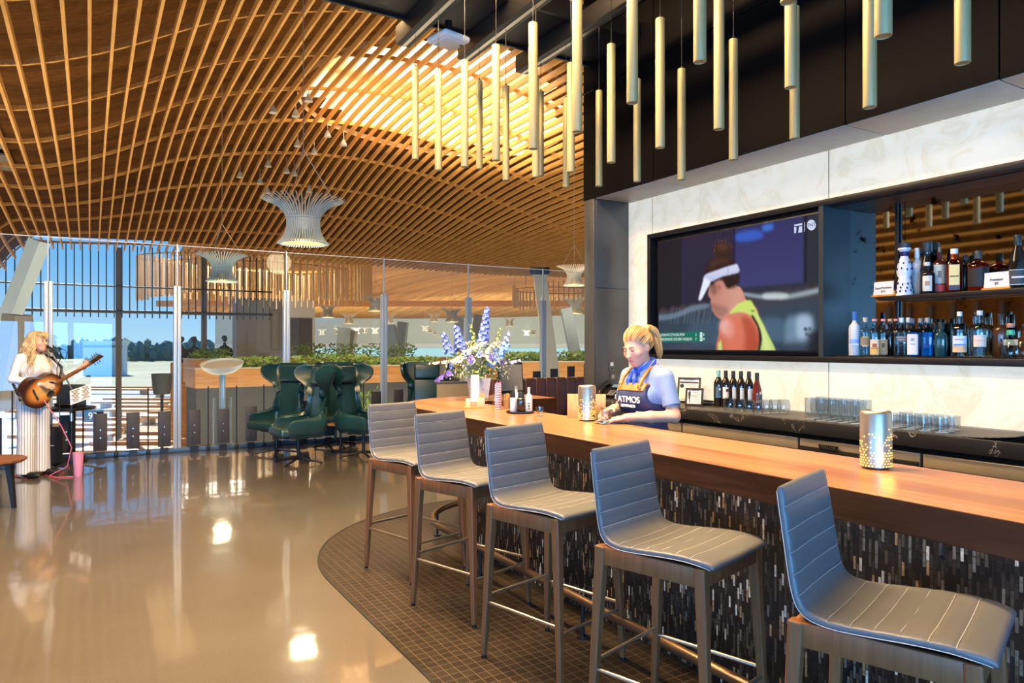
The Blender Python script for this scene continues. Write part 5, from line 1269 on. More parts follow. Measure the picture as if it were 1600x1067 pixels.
for k in range(15):
    az, el = rnd.uniform(-PI * .95, PI * .05), rnd.uniform(-.1, .9); d = dirv(az, el); p = Vector((d.x * .26, d.y * .15, .29 + d.z * .15)); stem(p)
    m = MB(); petals(m, p, 6, d, .040, 0, .7, .6); petals(m, p + d * .006, 5, d, .026, 0, 1.1, .6); m.ball(p + d * .012, .008, 1, 8); m.build('white_blossom', [whit, eye if k % 2 else lime], t)
for k in range(14):
    az, el = rnd.uniform(-PI, 0), rnd.uniform(0, 1.1); d = dirv(az, el); p = Vector((d.x * .28, d.y * .17, .30 + d.z * .2)); stem(p)
    m = MB(); petals(m, p, 6, d, .030, 0, .6, .5); m.ball(p + d * .008, .006, 1, 8); m.build('violet_blossom', [viol if k % 3 else blue, eye], t)
fil = MB()
for k in range(420):
    az, el = rnd.uniform(-PI, PI), rnd.uniform(-.5, 1.3); d = dirv(az, el); q = rnd.uniform(.7, 1.12)
    fil.ball((d.x * .29 * q, d.y * .19 * q, .30 + d.z * .23 * q), rnd.uniform(.005, .010), 0 if rnd.random() < .6 else 1, 6)
tag(fil.build('filler_bloom', [whit, lime], t), kind='stuff')
lv = MB()
for k in range(260):
    az, el = rnd.uniform(-PI, PI), rnd.uniform(-.6, 1.25); d = dirv(az, el); q = rnd.uniform(.45, 1.1)
    c = Vector((d.x * .28 * q, d.y * .18 * q, .30 + d.z * .23 * q)); a = dirv(rnd.uniform(0, 6.28), rnd.uniform(-.5, 1)); b = a.orthogonal().normalized()
    l_, w_ = rnd.uniform(.03, .07), rnd.uniform(.008, .016)
    lv.add([c - a * l_ / 2, c + b * w_, c + a * l_ / 2, c - b * w_], [(0, 1, 2, 3)])
tag(lv.build('leaf', leafm, t), kind='stuff')
tag(stm.build('stem', mat('stem_green', (.10, .20, .05), .5), t), kind='stuff')
# POS screen and box at the far end of the bar
P_ = onbar(796, 622.5); t = thing('order_screen', 'black order screen on a stand behind the flowers', 'screen', P_ + Vector((0.02, .12, 0)), math.radians(28))
MB().box((0, 0, .19), (.27, .03, .30), bev=.012, M=Matrix.Rotation(-.12, 4, 'X')).build('screen_case', M['black'], t)
MB().box((0, -.017, .19), (.235, .003, .25), M=Matrix.Rotation(-.12, 4, 'X')).build('display', mat('grey_display', (.16, .16, .15), .25), t)
MB().box((0, .02, .035), (.12, .14, .07), bev=.01).build('stand', M['black'], t)
# ------------------------------------------------------------------ lounge armchairs with winged backs
def armchair_proto():
    root = thing('wing_armchair', 'x', 'armchair', group='green wing armchairs')
    # shell: at each height a U-shaped section; forward is +x
    HT = [(.36, .27, .27, .46), (.42, .31, .29, .50), (.50, .335, .30, .52), (.58, .34, .30, .50), (.605, .335, .295, .42), (.63, .32, .285, .20), (.68, .285, .27, .085), (.78, .248, .275, .06), (.88, .245, .285, .065), (.96, .272, .295, .10), (1.02, .32, .30, .17), (1.10, .375, .31, .27), (1.20, .40, .32, .31), (1.27, .395, .325, .27), (1.30, .375, .325, .19)]
    zs = []; n = 56
    for i in range(n + 1): zs.append(HT[0][0] + (HT[-1][0] - HT[0][0]) * i / n)
    def par(z, c): return spline(z, [(h[0], h[c]) for h in HT])
    def sect(z, inset=0.0):
        hw, bk, fw = par(z, 1) - inset, par(z, 2) - inset * .9, par(z, 3)
        lean = .10 * max(0, z - .5)
        pts = []; xb = -bk - lean
        side = [(xb + fw + .03 - .02 * abs(q), 0) for q in (0,)]
        m = 9
        for k in range(m + 1):                      # left wing front to rear corner
            f = k / m; pts.append((xb + .10 + (fw - .10) * (1 - f), hw + (.03 * (1 - f) if z > .9 else -.015 * (1 - f))))
        for k in range(1, 7):
            a = PI / 2 * k / 6; pts.append((xb + .10 - .10 * math.sin(a), hw - .10 + .10 * math.cos(a)))
        for k in range(1, 8): pts.append((xb - .012 * math.sin(PI * k / 8), (hw - .10) * (1 - 2 * k / 8)))
        for k in range(0, 7):
            a = PI / 2 * k / 6; pts.append((xb + .10 - .10 * math.cos(a), -hw + .10 - .10 * math.sin(a)))
        for k in range(1, m + 1):
            f = k / m; pts.append((xb + .10 + (fw - .10) * f, -hw - (.03 * f if z > .9 else -.015 * f)))
        return pts
    outer = [[(x, y, z) for x, y in sect(z)] for z in zs]
    sh_ = MB().grid(outer).build('winged_shell', M['green'], root, angle=70)
    sd = sh_.modifiers.new('thick', 'SOLIDIFY'); sd.thickness = .045; sd.offset = 1 if False else -1
    bv = sh_.modifiers.new('round', 'BEVEL'); bv.width = .014; bv.segments = 3; bv.limit_method = 'ANGLE'; bv.angle_limit = math.radians(50)
    # shell bottom pan
    b = MB().lathe([(.001, .335), (.16, .335), (.25, .355), (.275, .385), (.001, .39)], 36); bt = b.build('seat_pan', M['green'], root); bt.scale = (1.02, 1.1, 1)
    # seat cushion, back cushion, head pillow
    MB().box((.05, 0, .435), (.54, .55, .115), bev=.045, seg=4).build('seat_cushion', M['green'], root)
    T = Matrix.Translation((-.265, 0, .74)) @ Matrix.Rotation(-.10, 4, 'Y')
    MB().box((.0, 0, 0), (.07, .42, .58), bev=.03, seg=4, M=T).build('back_cushion', M['green'], root)
    T = Matrix.Translation((-.300, 0, 1.15)) @ Matrix.Rotation(-.10, 4, 'Y')
    MB().box((.03, 0, 0), (.09, .40, .24), bev=.035, seg=4, M=T).build('head_pillow', M['green'], root)
    MB().cyl((0, 0, .05), (0, 0, .345), .022, seg=16).build('column', M['black'], root)
    for k in range(4):
        a = PI / 4 + k * PI / 2; c, s = math.cos(a), math.sin(a)
        m = MB().tube([(.02 * c, .02 * s, .075), (.17 * c, .17 * s, .05), (.34 * c, .34 * s, .022)], [.020, .017, .012], 10)
        f = m.build('base_arm', M['black'], root)
        MB().cyl((.325 * c, .325 * s, .0), (.325 * c, .325 * s, .018), .013, seg=10).build('glide', M['black'], f)
    return root
AC = [(flat(432, 710, 0), 240, 'dark green wing armchair farthest left, facing the room by the glass'),
      (flat(466, 724, 0), 215, 'dark green wing armchair in front, turned away from the bar toward the left'),
      (flat(524, 697, 0), 262, 'dark green wing armchair at the back, mostly hidden behind two others'),
      (flat(568, 714, 0), -18, 'dark green wing armchair at the right of the cluster, beside the far bar stool'),
      (Vector((-1.30, 11.05, 0)), -78, 'dark green wing armchair facing the camera behind the end of the bar')]
a0 = armchair_proto()
for k, (q, a, lb) in enumerate(AC):
    r = a0 if k == 0 else dup(a0)
    r.location = q; r.rotation_euler = (0, 0, math.radians(a)); r['label'] = lb
t = thing('side_table', 'small round wood-topped table between the green armchairs', 'side table', Vector((-2.52, 10.45, 0)))
MB().lathe([(.001, .395), (.20, .395), (.215, .402), (.215, .412), (.20, .418), (.001, .418)], 36).build('table_top', M['timber'], t)
MB().cyl((0, 0, .02), (0, 0, .396), .018, seg=14).build('pole', M['black'], t); MB().lathe([(.001, 0), (.15, 0), (.15, .008), (.02, .022), (.001, .022)], 30).build('foot', M['black'], t)
# low wooden table cut by the left edge
t = thing('coffee_table', 'round brown wooden table at the left edge with black angled legs', 'table', flat(-22, 795, 0))
MB().lathe([(.001, .435), (.30, .435), (.325, .452), (.325, .470), (.001, .472)], 44).build('table_top', M['leg'], t)
for k in range(3):
    a = 2 * PI * k / 3 + .15; MB().bar((.20 * math.cos(a), .20 * math.sin(a), .44), (.245 * math.cos(a), .245 * math.sin(a), 0), (.07, .05), (.035, .03)).build('leg', M['black'], t)
# booth behind the bar
t = thing('booth_sofa', 'dark brown channel-stitched booth sofa behind the bar end', 'sofa', W(5.75, 8.1, 0), ANG)
MB().box((0, .14, .54), (2.6, .20, 1.06), bev=.02).build('base_back', M['brownleather'], t)
for k in range(15):
    x = -1.17 + .168 * k; MB().box((x, .04, .86), (.176, .17, .52), bev=.03, seg=3).build('back_channel', M['brownleather'], t)
MB().box((0, -.30, .36), (2.6, .60, .16), bev=.05, seg=3).build('seat', M['brownleather'], t); MB().box((0, -.25, .15), (2.55, .5, .30)).build('plinth', M['matte_black'], t)
MB().ball((-1.18, -.25, .86), (.20, .24, .13), 0, 20).build('bolster', M['brownleather'], t)
t = thing('low_partition', 'low tan panel behind the bouquet', 'partition', W(4.72, 9.6, 0), ANG)
MB().box((0, 0, .50), (.6, .05, 1.0), bev=.01).build('panel', mat('tan_panel', (.34, .27, .17), .6), t); MB().box((0, 0, 1.01), (.6, .07, .03), bev=.006).build('cap', mat('grey_cap', (.12, .12, .11), .5), t)

# ------------------------------------------------------------------ ribbed basket lamps
def basket(R=.61, nf=64, full=True):
    prof = [(1.0, .63), (.80, .585), (.60, .52), (.46, .43), (.40, .35), (.40, .24), (.45, .13), (.54, .05), (.62, 0)]
    m = MB()
    for k in range(nf):
        a = 2 * PI * k / nf; T = Matrix.Rotation(a, 4, 'Z'); vs = []
        lo = prof if k % 2 or not full else [(r * (1.015 if i == 0 else 1), z) for i, (r, z) in enumerate(prof)]
        for r, z in lo:
            dx = .050 if full else .07
            vs += [(R * r, -.008, z * R * 1.72), (R * r, .008, z * R * 1.72), (R * r - dx, .008, z * R * 1.72 - .012), (R * r - dx, -.008, z * R * 1.72 - .012)]
        fs = [(0, 1, 2, 3), tuple(4 * (len(lo) - 1) + i for i in (3, 2, 1, 0))]
        for i in range(len(lo) - 1):
            for j in range(4): fs.append((4 * i + j, 4 * i + 4 + j, 4 * i + 4 + (j + 1) % 4, 4 * i + (j + 1) % 4))
        m.add(vs, fs, 0, False, T)
    return m
M['felt'] = mat('pale_blue_felt', (.33, .41, .44), .7); M['felt_w'] = mat('ivory_felt', (.68, .64, .56), .7)
def basket_lamp(label, px, yb, wpx, mt, full=True, dia=1.22, wires=True):
    Y = min(dia * FPX / wpx, 60 + (px % 7) * 2); dia = wpx * Y / FPX; P_ = at(px, yb, Y); v, u = vu(P_.x, P_.y)
    t = thing('basket_lamp', label, 'pendant lamp', P_, 0, 'ribbed basket lamps under the timber roof')
    R = dia / 2
    MB_ = basket(R, 52 if full else 22, full); MB_.build('ribbed_shade', mt, t)
    MB().lathe([(.001, .03), (R * .54, .03), (R * .54, .02)], 28).build('diffuser', M['basket_glow'], t)
    if full:
        MB().lathe([(R * .385, .30 * R), (R * .375, .60 * R)], 32).build('inner_drum', mt, t)
        MB().tube([(R * .40 * math.cos(2 * PI * k / 40), R * .40 * math.sin(2 * PI * k / 40), R * .62) for k in range(40)], .012, 6, closed=True).build('waist_ring', mt, t)
    zc = DK(v, u) - .03 - P_.z
    if wires:
        hub = R * 2.3
        for k in range(3):
            a = 2 * PI * k / 3 + .5; MB().cyl((R * .82 * math.cos(a), R * .82 * math.sin(a), R * 1.0), (0, 0, hub), .006, seg=5).build('suspension_wire', M['wire'], t)
        MB().cyl((0, 0, hub - .02), (0, 0, max(zc, hub + .1)), .006, seg=6).build('suspension_wire', M['wire'], t)
    lamp('basket_bulb', 'POINT', (0, 0, -.12), 26 if full else 10, (1, .80, .5), parent=t, shadow_soft_size=.2)
    return t
M['basket_glow'] = emit('basket_glow', (1.0, .68, .26), 1.4)
basket_lamp('large pale blue ribbed basket lamp hanging nearest, left of the chairs', 474, 381, 128, M['felt'])
basket_lamp('pale blue ribbed basket lamp above the white dish light', 347, 440, 78, M['felt'])
t_ = [(587, 486, 42), (512, 496, 36), (545, 506, 30), (690, 500, 40), (700, 498, 0), (897, 446, 56), (897, 490, 46), (420, 521, 22), (755, 511, 24), (796, 510, 26), (608, 505, 26), (678, 503, 24), (484, 520, 17), (503, 523, 16), (528, 522, 17), (557, 521, 17), (570, 520, 16), (586, 521, 17), (664, 517, 15), (672, 520, 13), (680, 523, 12), (823, 524, 15), (833, 523, 15), (858, 522, 17), (888, 519, 20)]
t_ = [q for q in t_ if q[2]]
t_[3] = (766 - 60, 503, 38)
for k, (px, yb, wpx) in enumerate(sorted(t_)):
    basket_lamp('small ivory ribbed basket lamp far down the hall, %s from the left' % ORD[k], px, yb, wpx, M['felt_w'], wpx > 34)
# bell shaped downlights on the slats
kk = 0
for (px, py) in ((427, 171), (462, 177), (482, 153), (512, 209), (537, 223), (465, 224), (491, 236), (419, 256), (448, 266), (375, 273), (406, 283), (460, 270), (483, 296), (418, 298)):
    # walk along the sight line until it meets the slats
    d = Vector(((px - 800) / FPX, 1, -(py - HOR) / FPX)); s = 8.0
    while s < 60:
        q = Vector((0, 0, EYE)) + d * s; v, u = vu(q.x, q.y)
        if q.z > HC(v, u) - .12: break
        s += .05
    t = thing('bell_downlight', 'small pale bell-shaped spotlight under the slats, %s from the top left' % ORD[kk], 'spotlight', (q.x, q.y, q.z - .10), 0, 'bell spotlights under the slats'); kk += 1
    MB().lathe([(.115, 0), (.11, .02), (.085, .10), (.05, .16), (.045, .20), (.001, .20)], 20).build('bell', mat('bell_grey', (.45, .43, .38), .5) if 'bell_grey' not in bpy.data.materials else bpy.data.materials['bell_grey'], t)
    MB().lathe([(.001, .012), (.098, .012)], 18).build('diffuser', M['basket_glow'], t)
    MB().cyl((0, 0, .19), (0, 0, .55), .014, seg=8).build('stem', M['wire'], t)

# ------------------------------------------------------------------ behind the glass: dish light, planters, benches
P_ = at(347.5, 700, 12.0); t = thing('dish_floor_light', 'white oval dish light on a grey post behind the glass', 'floor light', (P_.x, P_.y, -.30), .1)
h = zrow(575, 12.0) + .30
m = MB().lathe([(.001, -.10), (.10, -.095), (.22, -.055), (.31, .01), (.345, .085), (.330, .085), (.295, .02), (.20, -.04), (.001, -.075)], 40); o = m.build('dish', mat('white_dish', (.80, .78, .74), .45), t); o.location = (0, 0, h); o.rotation_euler = (.25, 0, 0)
m = MB().lathe([(.001, .05), (.30, .06)], 40); o = m.build('dish_lens', mat('pale_lens', (.68, .64, .58), .3), t); o.location = (0, 0, h); o.rotation_euler = (.25, 0, 0)
MB().box((0, 0, h - .46), (.085, .085, .75), bev=.01).build('post', M['alu'], t)
MB().lathe([(.15, 0), (.15, h - .50), (.145, h - .50), (.145, .01)], 32).build('clear_sleeve', M['glass'], t); MB().cyl((0, 0, 0), (0, 0, .02), .19, seg=28).build('foot', M['alu'], t)
o = MB().box((P_.x, P_.y + .2, -.34), (3.0, 1.2, .08)).build('floor_ledge', M['concrete']); struct(o, 'narrow ledge outside the glass', 'ledge')
def planter(label, pa, pb, Y0, Y1, ztop, zwood, zbase, dens, plants):
    a, b = at(pa, 600, Y0), at(pb, 600, Y1); L_ = math.hypot(b.x - a.x, b.y - a.y); an = math.atan2(b.y - a.y, b.x - a.x)
    t = thing('timber_planter', label, 'planter', (a.x, a.y, 0), an)
    MB().box((L_ / 2, .7, (ztop + zwood) / 2), (L_, 1.4, ztop - zwood), bev=.01).build('timber_box', M['timber'], t)
    MB().box((L_ / 2, .7, ztop + .012), (L_ + .03, 1.43, .03)).build('rim', mat('planter_rim', (.55, .53, .48), .5) if 'planter_rim' not in bpy.data.materials else bpy.data.materials['planter_rim'], t)
    if zbase < zwood: MB().box((L_ / 2, .75, (zwood + zbase) / 2), (L_ - .1, 1.3, zwood - zbase)).build('grey_base', mat('grey_plaster', (.10, .10, .105), .7) if 'grey_plaster' not in bpy.data.materials else bpy.data.materials['grey_plaster'], t)
    rnd = random.Random(int(pa)); kk = 0
    for (f0, f1, hh) in plants:
        m = MB(); n = int(dens * (f1 - f0) * L_)
        for i in range(n):
            x = L_ * rnd.uniform(f0, f1); y = rnd.uniform(.1, 1.3); z = ztop + rnd.random() ** 1.3 * hh; r = rnd.uniform(.05, .13)
            A = dirv(rnd.uniform(0, 6.28), rnd.uniform(-.6, 1.0)); B = A.orthogonal().normalized(); c = Vector((x, y, z))
            m.add([c - A * r, c + B * r * .45, c + A * r, c - B * r * .45], [(0, 1, 2, 3)])
        p = m.build('planting', M['foliage'], t); tag(p, kind='stuff')
    return t
planter('long wood-clad planter with low greenery behind the armchairs', 305, 695, 21, 26, zrow(577, 21), zrow(607, 21), -2.95, 230, ((.08, .42, .36), (.42, .70, .40), (.7, 1.0, .30)))
planter('short wood planter with ivy left of the dish light', 286, 303, 25.5, 24.5, zrow(562, 24), zrow(600, 24), -2.95, 260, ((.1, 1.0, .35),))
planter('upper wood planter with bushes behind the glass posts', 440, 720, 31, 33, zrow(560, 31), zrow(580, 31), -2.95, 150, ((.05, .75, .65),))
planter('wood planter wall with clipped hedge behind the slanted column', 772, 940, 24, 25, zrow(566, 24), zrow(604, 24), -2.95, 330, ((.1, .58, .33), (.66, 1.0, .36)))
t = thing('lower_planter_shrub', 'pale green shrub growing below the planter behind the chairs', 'shrub', at(572, 660, 18.0))
m = MB(); rnd = random.Random(5)
for i in range(420):
    A = dirv(rnd.uniform(0, 6.28), rnd.uniform(-.4, 1.2)); c = A * rnd.uniform(.15, .75); c.z = abs(c.z) * 1.5; B = A.orthogonal().normalized(); r = rnd.uniform(.05, .11)
    m.add([c - A * r, c + B * r * .4, c + A * r, c - B * r * .4], [(0, 1, 2, 3)])
tag(m.build('foliage', M['foliage'], t), kind='stuff'); MB().cyl((0, 0, -1.9), (0, 0, .4), .04, seg=8).build('trunk', M['leg'], t)
M['bench'] = wood('sunlit_bench', [(.52, .24, .09), (.66, .35, .15), (.76, .45, .22)], 0, .3, .5)
bn = [(60, 608, 30, 190), (150, 628, 40, 120), (20, 641, 26, 120), (222, 650, 44, 80), (80, 661, 34, 130), (30, 679, 30, 150), (200, 685, 40, 120), (128, 702, 30, 190), (-10, 622, 34, 140), (245, 612, 46, 40), (170, 640, 34, 90)]
for k, (px, py, hp, wp) in enumerate(sorted(bn)):
    Y = (EYE + 2.55) * FPX / (py - HOR); L_ = wp * Y / FPX
    t = thing('timber_bench', 'long sunlit timber bench block in the hall below, %s from the left' % ORD[k], 'bench', at(px + wp / 2, py, Y) * 1.0, .05 * ((k % 3) - 1), 'timber benches in the lower hall')
    z0 = -3.0 - t.location.z
    MB().box((0, 0, 0), (L_, 1.5, .16), bev=.02).build('seat_slab', M['bench'], t)
    MB().box((0, .70, .14), (L_, .16, .20), bev=.02).build('back_slab', M['bench'], t)
    for s in (-.38, .38): MB().box((L_ * s, 0, (z0 - .08) / 2), (.5, .6, -z0 - .08)).build('pedestal', mat('pale_pedestal', (.60, .58, .54), .6) if 'pale_pedestal' not in bpy.data.materials else bpy.data.materials['pale_pedestal'], t)
t = thing('gate_sign', 'dark sign with white number hanging below the floor edge behind the glass', 'sign', at(146, 650, 15.0))
MB().box((0, 0, 0), (.42, .04, .26), bev=.01).build('sign_board', M['black'], t); text('sign_number', '93', .20, M['paper'], t, Matrix.Translation((0, -.022, 0)) @ Matrix.Rotation(PI / 2, 4, 'X')); MB().cyl((0, .04, -3), (0, .04, .1), .03, seg=8).build('sign_post', M['black'], t)
t = thing('dark_armchair', 'dark tub armchair beyond the glass left of the planter', 'armchair', at(253, 597, 20), .5); t.scale = (.68, .68, .68)
MB().lathe([(.30, -.5), (.36, -.2), (.40, .35), (.34, .35), (.30, -.1), (.001, -.1)], 24).build('tub_shell', mat('dark_fabric', (.035, .04, .045), .7), t); MB().box((0, 0, -.05), (.55, .55, .16), bev=.05).build('seat', bpy.data.materials['dark_fabric'], t); MB().cyl((0, 0, -3.2), (0, 0, -.48), .06, seg=16).build('base', M['black'], t)
# antique mirror looks back at a slatted wall on the far left of the lounge
lw = thing('wall_left', 'slatted timber wall at the far left of the lounge', 'wall', W(-12, 15, 0), ANG, kind='structure')
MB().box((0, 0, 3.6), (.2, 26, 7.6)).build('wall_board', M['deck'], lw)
for k in range(14): MB().box((.18, 0, 3.0 + .30 * k), (.16, 26, .07)).build('wall_slat', M['slat'], lw)
for k in range(40): MB().box((.16, -12.8 + .65 * k, 1.4), (.10, .12, 2.8)).build('wall_batten', M['board'], lw)
# people seated beyond the planter, backlit shade put into their dark colour
sil = mat('backlit_silhouette', (.035, .04, .045), .8)
for k, (px, py, lb) in enumerate(((283, 533, 'seated person coloured as a backlit silhouette beyond the planter, nearest the glass post'), (303, 533, 'seated person with round haircut coloured as a backlit silhouette beyond the planter'), (351, 531, 'seated person with raised chin coloured as a backlit silhouette beyond the planter'))):
    Y = 30.0 + 1.2 * k; q = at(px, py, Y); t = thing('person', lb, 'person', (q.x, q.y, q.z - .90), .4 * k, 'people seated beyond the planter'); t.scale = (1.22, 1.22, 1.22)
    m = MB().lathe([(.001, 0), (.20, 0), (.22, .12), (.24, .30), (.23, .42), (.15, .50), (.065, .54), (.06, .62), (.001, .66)], 20); o = m.build('torso', sil, t); o.scale = (1, .7, 1)
    MB().ball((0, -.02, .78), (.085, .10, .125), 0, 16).build('head', sil, t); MB().ball((0, .015, .81), (.10, .11, .12 if k == 1 else .10), 0, 14).build('hair', M['ink'], t)
    for s in (-1, 1): MB().tube([(s * .21, 0, .42), (s * .26, -.06, .22), (s * .14, -.26, .14)], [.06, .05, .04], 10).build('arm', sil, t)
    MB().box((0, .1, -1.3), (.6, .5, 2.6)).build('seat_block', M['timber'], t)
# ------------------------------------------------------------------ figures: blended distance fields meshed as one skin
class SDF:
    def __init__(s, lo, hi, h):
        s.lo = np.array(lo, float); s.h = h; s.n = (np.ceil((np.array(hi) - s.lo) / h)).astype(int) + 1
        s.f = np.full(s.n, 1.0, np.float32)
    def _sub(s, lo, hi, pad):
        a = np.maximum(np.floor((np.array(lo) - pad - s.lo) / s.h).astype(int), 0); b = np.minimum(np.ceil((np.array(hi) + pad - s.lo) / s.h).astype(int) + 1, s.n)
        if np.any(b <= a): return None
        sl = tuple(slice(a[i], b[i]) for i in range(3))
        g = [s.lo[i] + s.h * np.arange(a[i], b[i]) for i in range(3)]
        return sl, np.meshgrid(*g, indexing='ij')
    def _mix(s, sl, d, k, sub=False):
        f = s.f[sl]
        if sub:
            d = -d
            if k > 0:
                hh = np.maximum(k - np.abs(f - d), 0) / k; s.f[sl] = np.maximum(f, d) + hh * hh * k * .25
            else: s.f[sl] = np.maximum(f, d)
            return
        if k > 0:
            hh = np.maximum(k - np.abs(f - d), 0) / k; s.f[sl] = np.minimum(f, d) - hh * hh * k * .25
        else: s.f[sl] = np.minimum(f, d)
    def cap(s, a, b, ra, rb=None, k=.02, sub=False):
        rb = ra if rb is None else rb; a, b = np.array(a, float), np.array(b, float); r = max(ra, rb)
        q = s._sub(np.minimum(a, b) - r, np.maximum(a, b) + r, k + .03)
        if q is None: return s
        sl, (X, Y, Z) = q; ab = b - a; L2 = ab @ ab + 1e-12
        t = np.clip(((X - a[0]) * ab[0] + (Y - a[1]) * ab[1] + (Z - a[2]) * ab[2]) / L2, 0, 1)
        d = np.sqrt((X - a[0] - t * ab[0]) ** 2 + (Y - a[1] - t * ab[1]) ** 2 + (Z - a[2] - t * ab[2]) ** 2) - (ra + (rb - ra) * t)
        s._mix(sl, d, k, sub); return s
    def chain(s, pts, k=.02):
        for (a, ra), (b, rb) in zip(pts[:-1], pts[1:]): s.cap(a, b, ra, rb, k)
        return s
    def ell(s, c, r, k=.02, R=None, sub=False):
        c, r = np.array(c, float), np.array(r, float); m = r.max()
        q = s._sub(c - m, c + m, k + .03)
        if q is None: return s
        sl, (X, Y, Z) = q; P = np.stack([X - c[0], Y - c[1], Z - c[2]], -1)
        if R is not None: P = P @ np.array(R.to_3x3())
        u = np.linalg.norm(P / r, axis=-1); g = np.linalg.norm(P / (r * r), axis=-1) + 1e-9
        d = u * (u - 1) / g; d = np.where(u < .2, -r.min() * .8, d)
        s._mix(sl, d, k, sub); return s
    def keep(s, fn):
        g = np.meshgrid(*[s.lo[i] + s.h * np.arange(s.n[i]) for i in range(3)], indexing='ij')
        s.f = np.maximum(s.f, fn(*g)).astype(np.float32); return s
    def mesh(s):
        f = s.f; ins = f < 0; n = s.n
        c = np.zeros(n - 1, np.int8)
        for i in (0, 1):
            for j in (0, 1):
                for k in (0, 1): c += ins[i:n[0] - 1 + i, j:n[1] - 1 + j, k:n[2] - 1 + k]
        act = (c > 0) & (c < 8); idx = -np.ones(n - 1, np.int64); cells = np.argwhere(act); idx[act] = np.arange(len(cells))
        acc = np.zeros((len(cells), 3)); cnt = np.zeros(len(cells))
        cor = [(i, j, k) for i in (0, 1) for j in (0, 1) for k in (0, 1)]
        for a in cor:
            for ax in range(3):
                if a[ax]: continue
                b = list(a); b[ax] = 1
                A = cells + np.array(a); B = cells + np.array(b)
                fa = f[A[:, 0], A[:, 1], A[:, 2]]; fb = f[B[:, 0], B[:, 1], B[:, 2]]
                cr = (fa < 0) != (fb < 0); t = np.where(cr, fa / (fa - fb + 1e-12), 0)
                p = A + (B - A) * t[:, None]
                acc[cr] += p[cr]; cnt[cr] += 1
        V = s.lo + s.h * acc / cnt[:, None]; F = []
        for ax in range(3):
            o1, o2 = (ax + 1) % 3, (ax + 2) % 3
            sl0 = [slice(None)] * 3; sl1 = [slice(None)] * 3; sl0[ax] = slice(0, -1); sl1[ax] = slice(1, None)
            ch = ins[tuple(sl0)] != ins[tuple(sl1)]; e = np.argwhere(ch)
            m = (e[:, o1] > 0) & (e[:, o2] > 0) & (e[:, o1] < n[o1] - 1) & (e[:, o2] < n[o2] - 1); e = e[m]
            fl = ins[tuple(e.T)]
            def at_(d1, d2):
                q = e.copy(); q[:, o1] -= d1; q[:, o2] -= d2; return idx[q[:, 0], q[:, 1], q[:, 2]]
            Q = np.stack([at_(1, 1), at_(0, 1), at_(0, 0), at_(1, 0)], 1)
            Q[~fl] = Q[~fl][:, ::-1]; F.append(Q)
        return V, np.concatenate(F)
    def build(s, name, mats, parent, matfn=None, smooth_it=2):
        V, F = s.mesh()
        me = bpy.data.meshes.new(name); me.from_pydata(V.tolist(), [], F.tolist())
        for x in (mats if isinstance(mats, (list, tuple)) else [mats]): me.materials.append(x)
        me.polygons.foreach_set('use_smooth', [True] * len(F))
        if matfn:
            me.polygons.foreach_set('material_index', matfn(V[F].mean(1)).astype(int))
        me.update(); o = bpy.data.objects.new(name, me); COL.objects.link(o); o.parent = parent
        if smooth_it:
            m = o.modifiers.new('relax', 'SMOOTH'); m.factor = .5; m.iterations = smooth_it
        return o
def unit(v): v = np.array(v, float); return v / np.linalg.norm(v)
def hand(s, wr, fw, nm, side, curl, spread=.010, sc=1.0):
    """palm from wrist wr along fw; nm = direction the palm faces; side = +1/-1 thumb side; curl per finger in radians"""
    wr = np.array(wr, float); fw = unit(fw); nm = unit(np.array(nm) - fw * np.dot(nm, fw)); sd = np.cross(fw, nm) * side
    R = Matrix((sd, fw, nm)).transposed()
    s.ell(wr + fw * .047 * sc, (.040 * sc, .052 * sc, .017 * sc), .012, R)
    ln = (.070, .078, .072, .056)
    for i in range(4):
        b = wr + fw * (.088 - .004 * abs(i - 1.3)) * sc + sd * (.027 - .0185 * i) * sc
        c = curl[i] if isinstance(curl, (list, tuple)) else curl; l = ln[i] * sc; p = b; d = fw + sd * (.10 - .07 * i)
        for j, q in enumerate((.42, .33, .25)):
            a = c * (.5 + .7 * j); dd = unit(d * math.cos(a) + nm * math.sin(a)); e = p + dd * l * q
            s.cap(p, e, (.0098 - .0009 * j) * sc, (.0092 - .0009 * j) * sc, .004); p = e
    b = wr + fw * .022 * sc + sd * .030 * sc; e = b + unit(sd * .8 + fw * .55 + nm * .45) * .040 * sc; g = e + unit(sd * .25 + fw * .85 + nm * .55) * .030 * sc
    s.cap(b, e, .0125 * sc, .0105 * sc, .008); s.cap(e, g, .0105 * sc, .0085 * sc, .004)
def head(s, C, R, sc=1.0):
    """C = head centre, R = head orientation (face towards -Y)"""
    def p(x, y, z): return np.array(C) + np.array(R @ Vector((x, y, z))) * sc
    r = lambda *q: tuple(i * sc for i in q)
    s.ell(p(0, .012, .022), r(.074, .094, .098), .02, R); s.ell(p(0, -.030, -.035), r(.062, .066, .080), .03, R)
    s.ell(p(0, -.062, -.085), r(.028, .026, .026), .03, R); s.ell(p(0, -.072, -.010), r(.052, .022, .040), .02, R)
    s.cap(p(0, -.090, .012), p(0, -.108, -.026), .008 * sc, .012 * sc, .012); s.ell(p(0, -.108, -.028), r(.016, .012, .010), .008, R)
    for x in (-1, 1):
        s.ell(p(x * .032, -.094, .014), r(.017, .012, .010), .012, R, True); s.ell(p(x * .031, -.082, .013), r(.013, .011, .009), .006, R)
        s.ell(p(x * .040, -.066, -.022), r(.022, .020, .020), .02, R); s.ell(p(x * .074, .008, -.008), r(.010, .020, .030), .006, R)
        s.cap(p(x * .014, -.092, .034), p(x * .044, -.082, .032), .005 * sc, .004 * sc, .01)
    s.cap(p(-.014, -.092, -.058), p(.014, -.092, -.058), .007 * sc, .007 * sc, .006); s.cap(p(-.011, -.089, -.068), p(.011, -.089, -.068), .007 * sc, .007 * sc, .006)
    return p
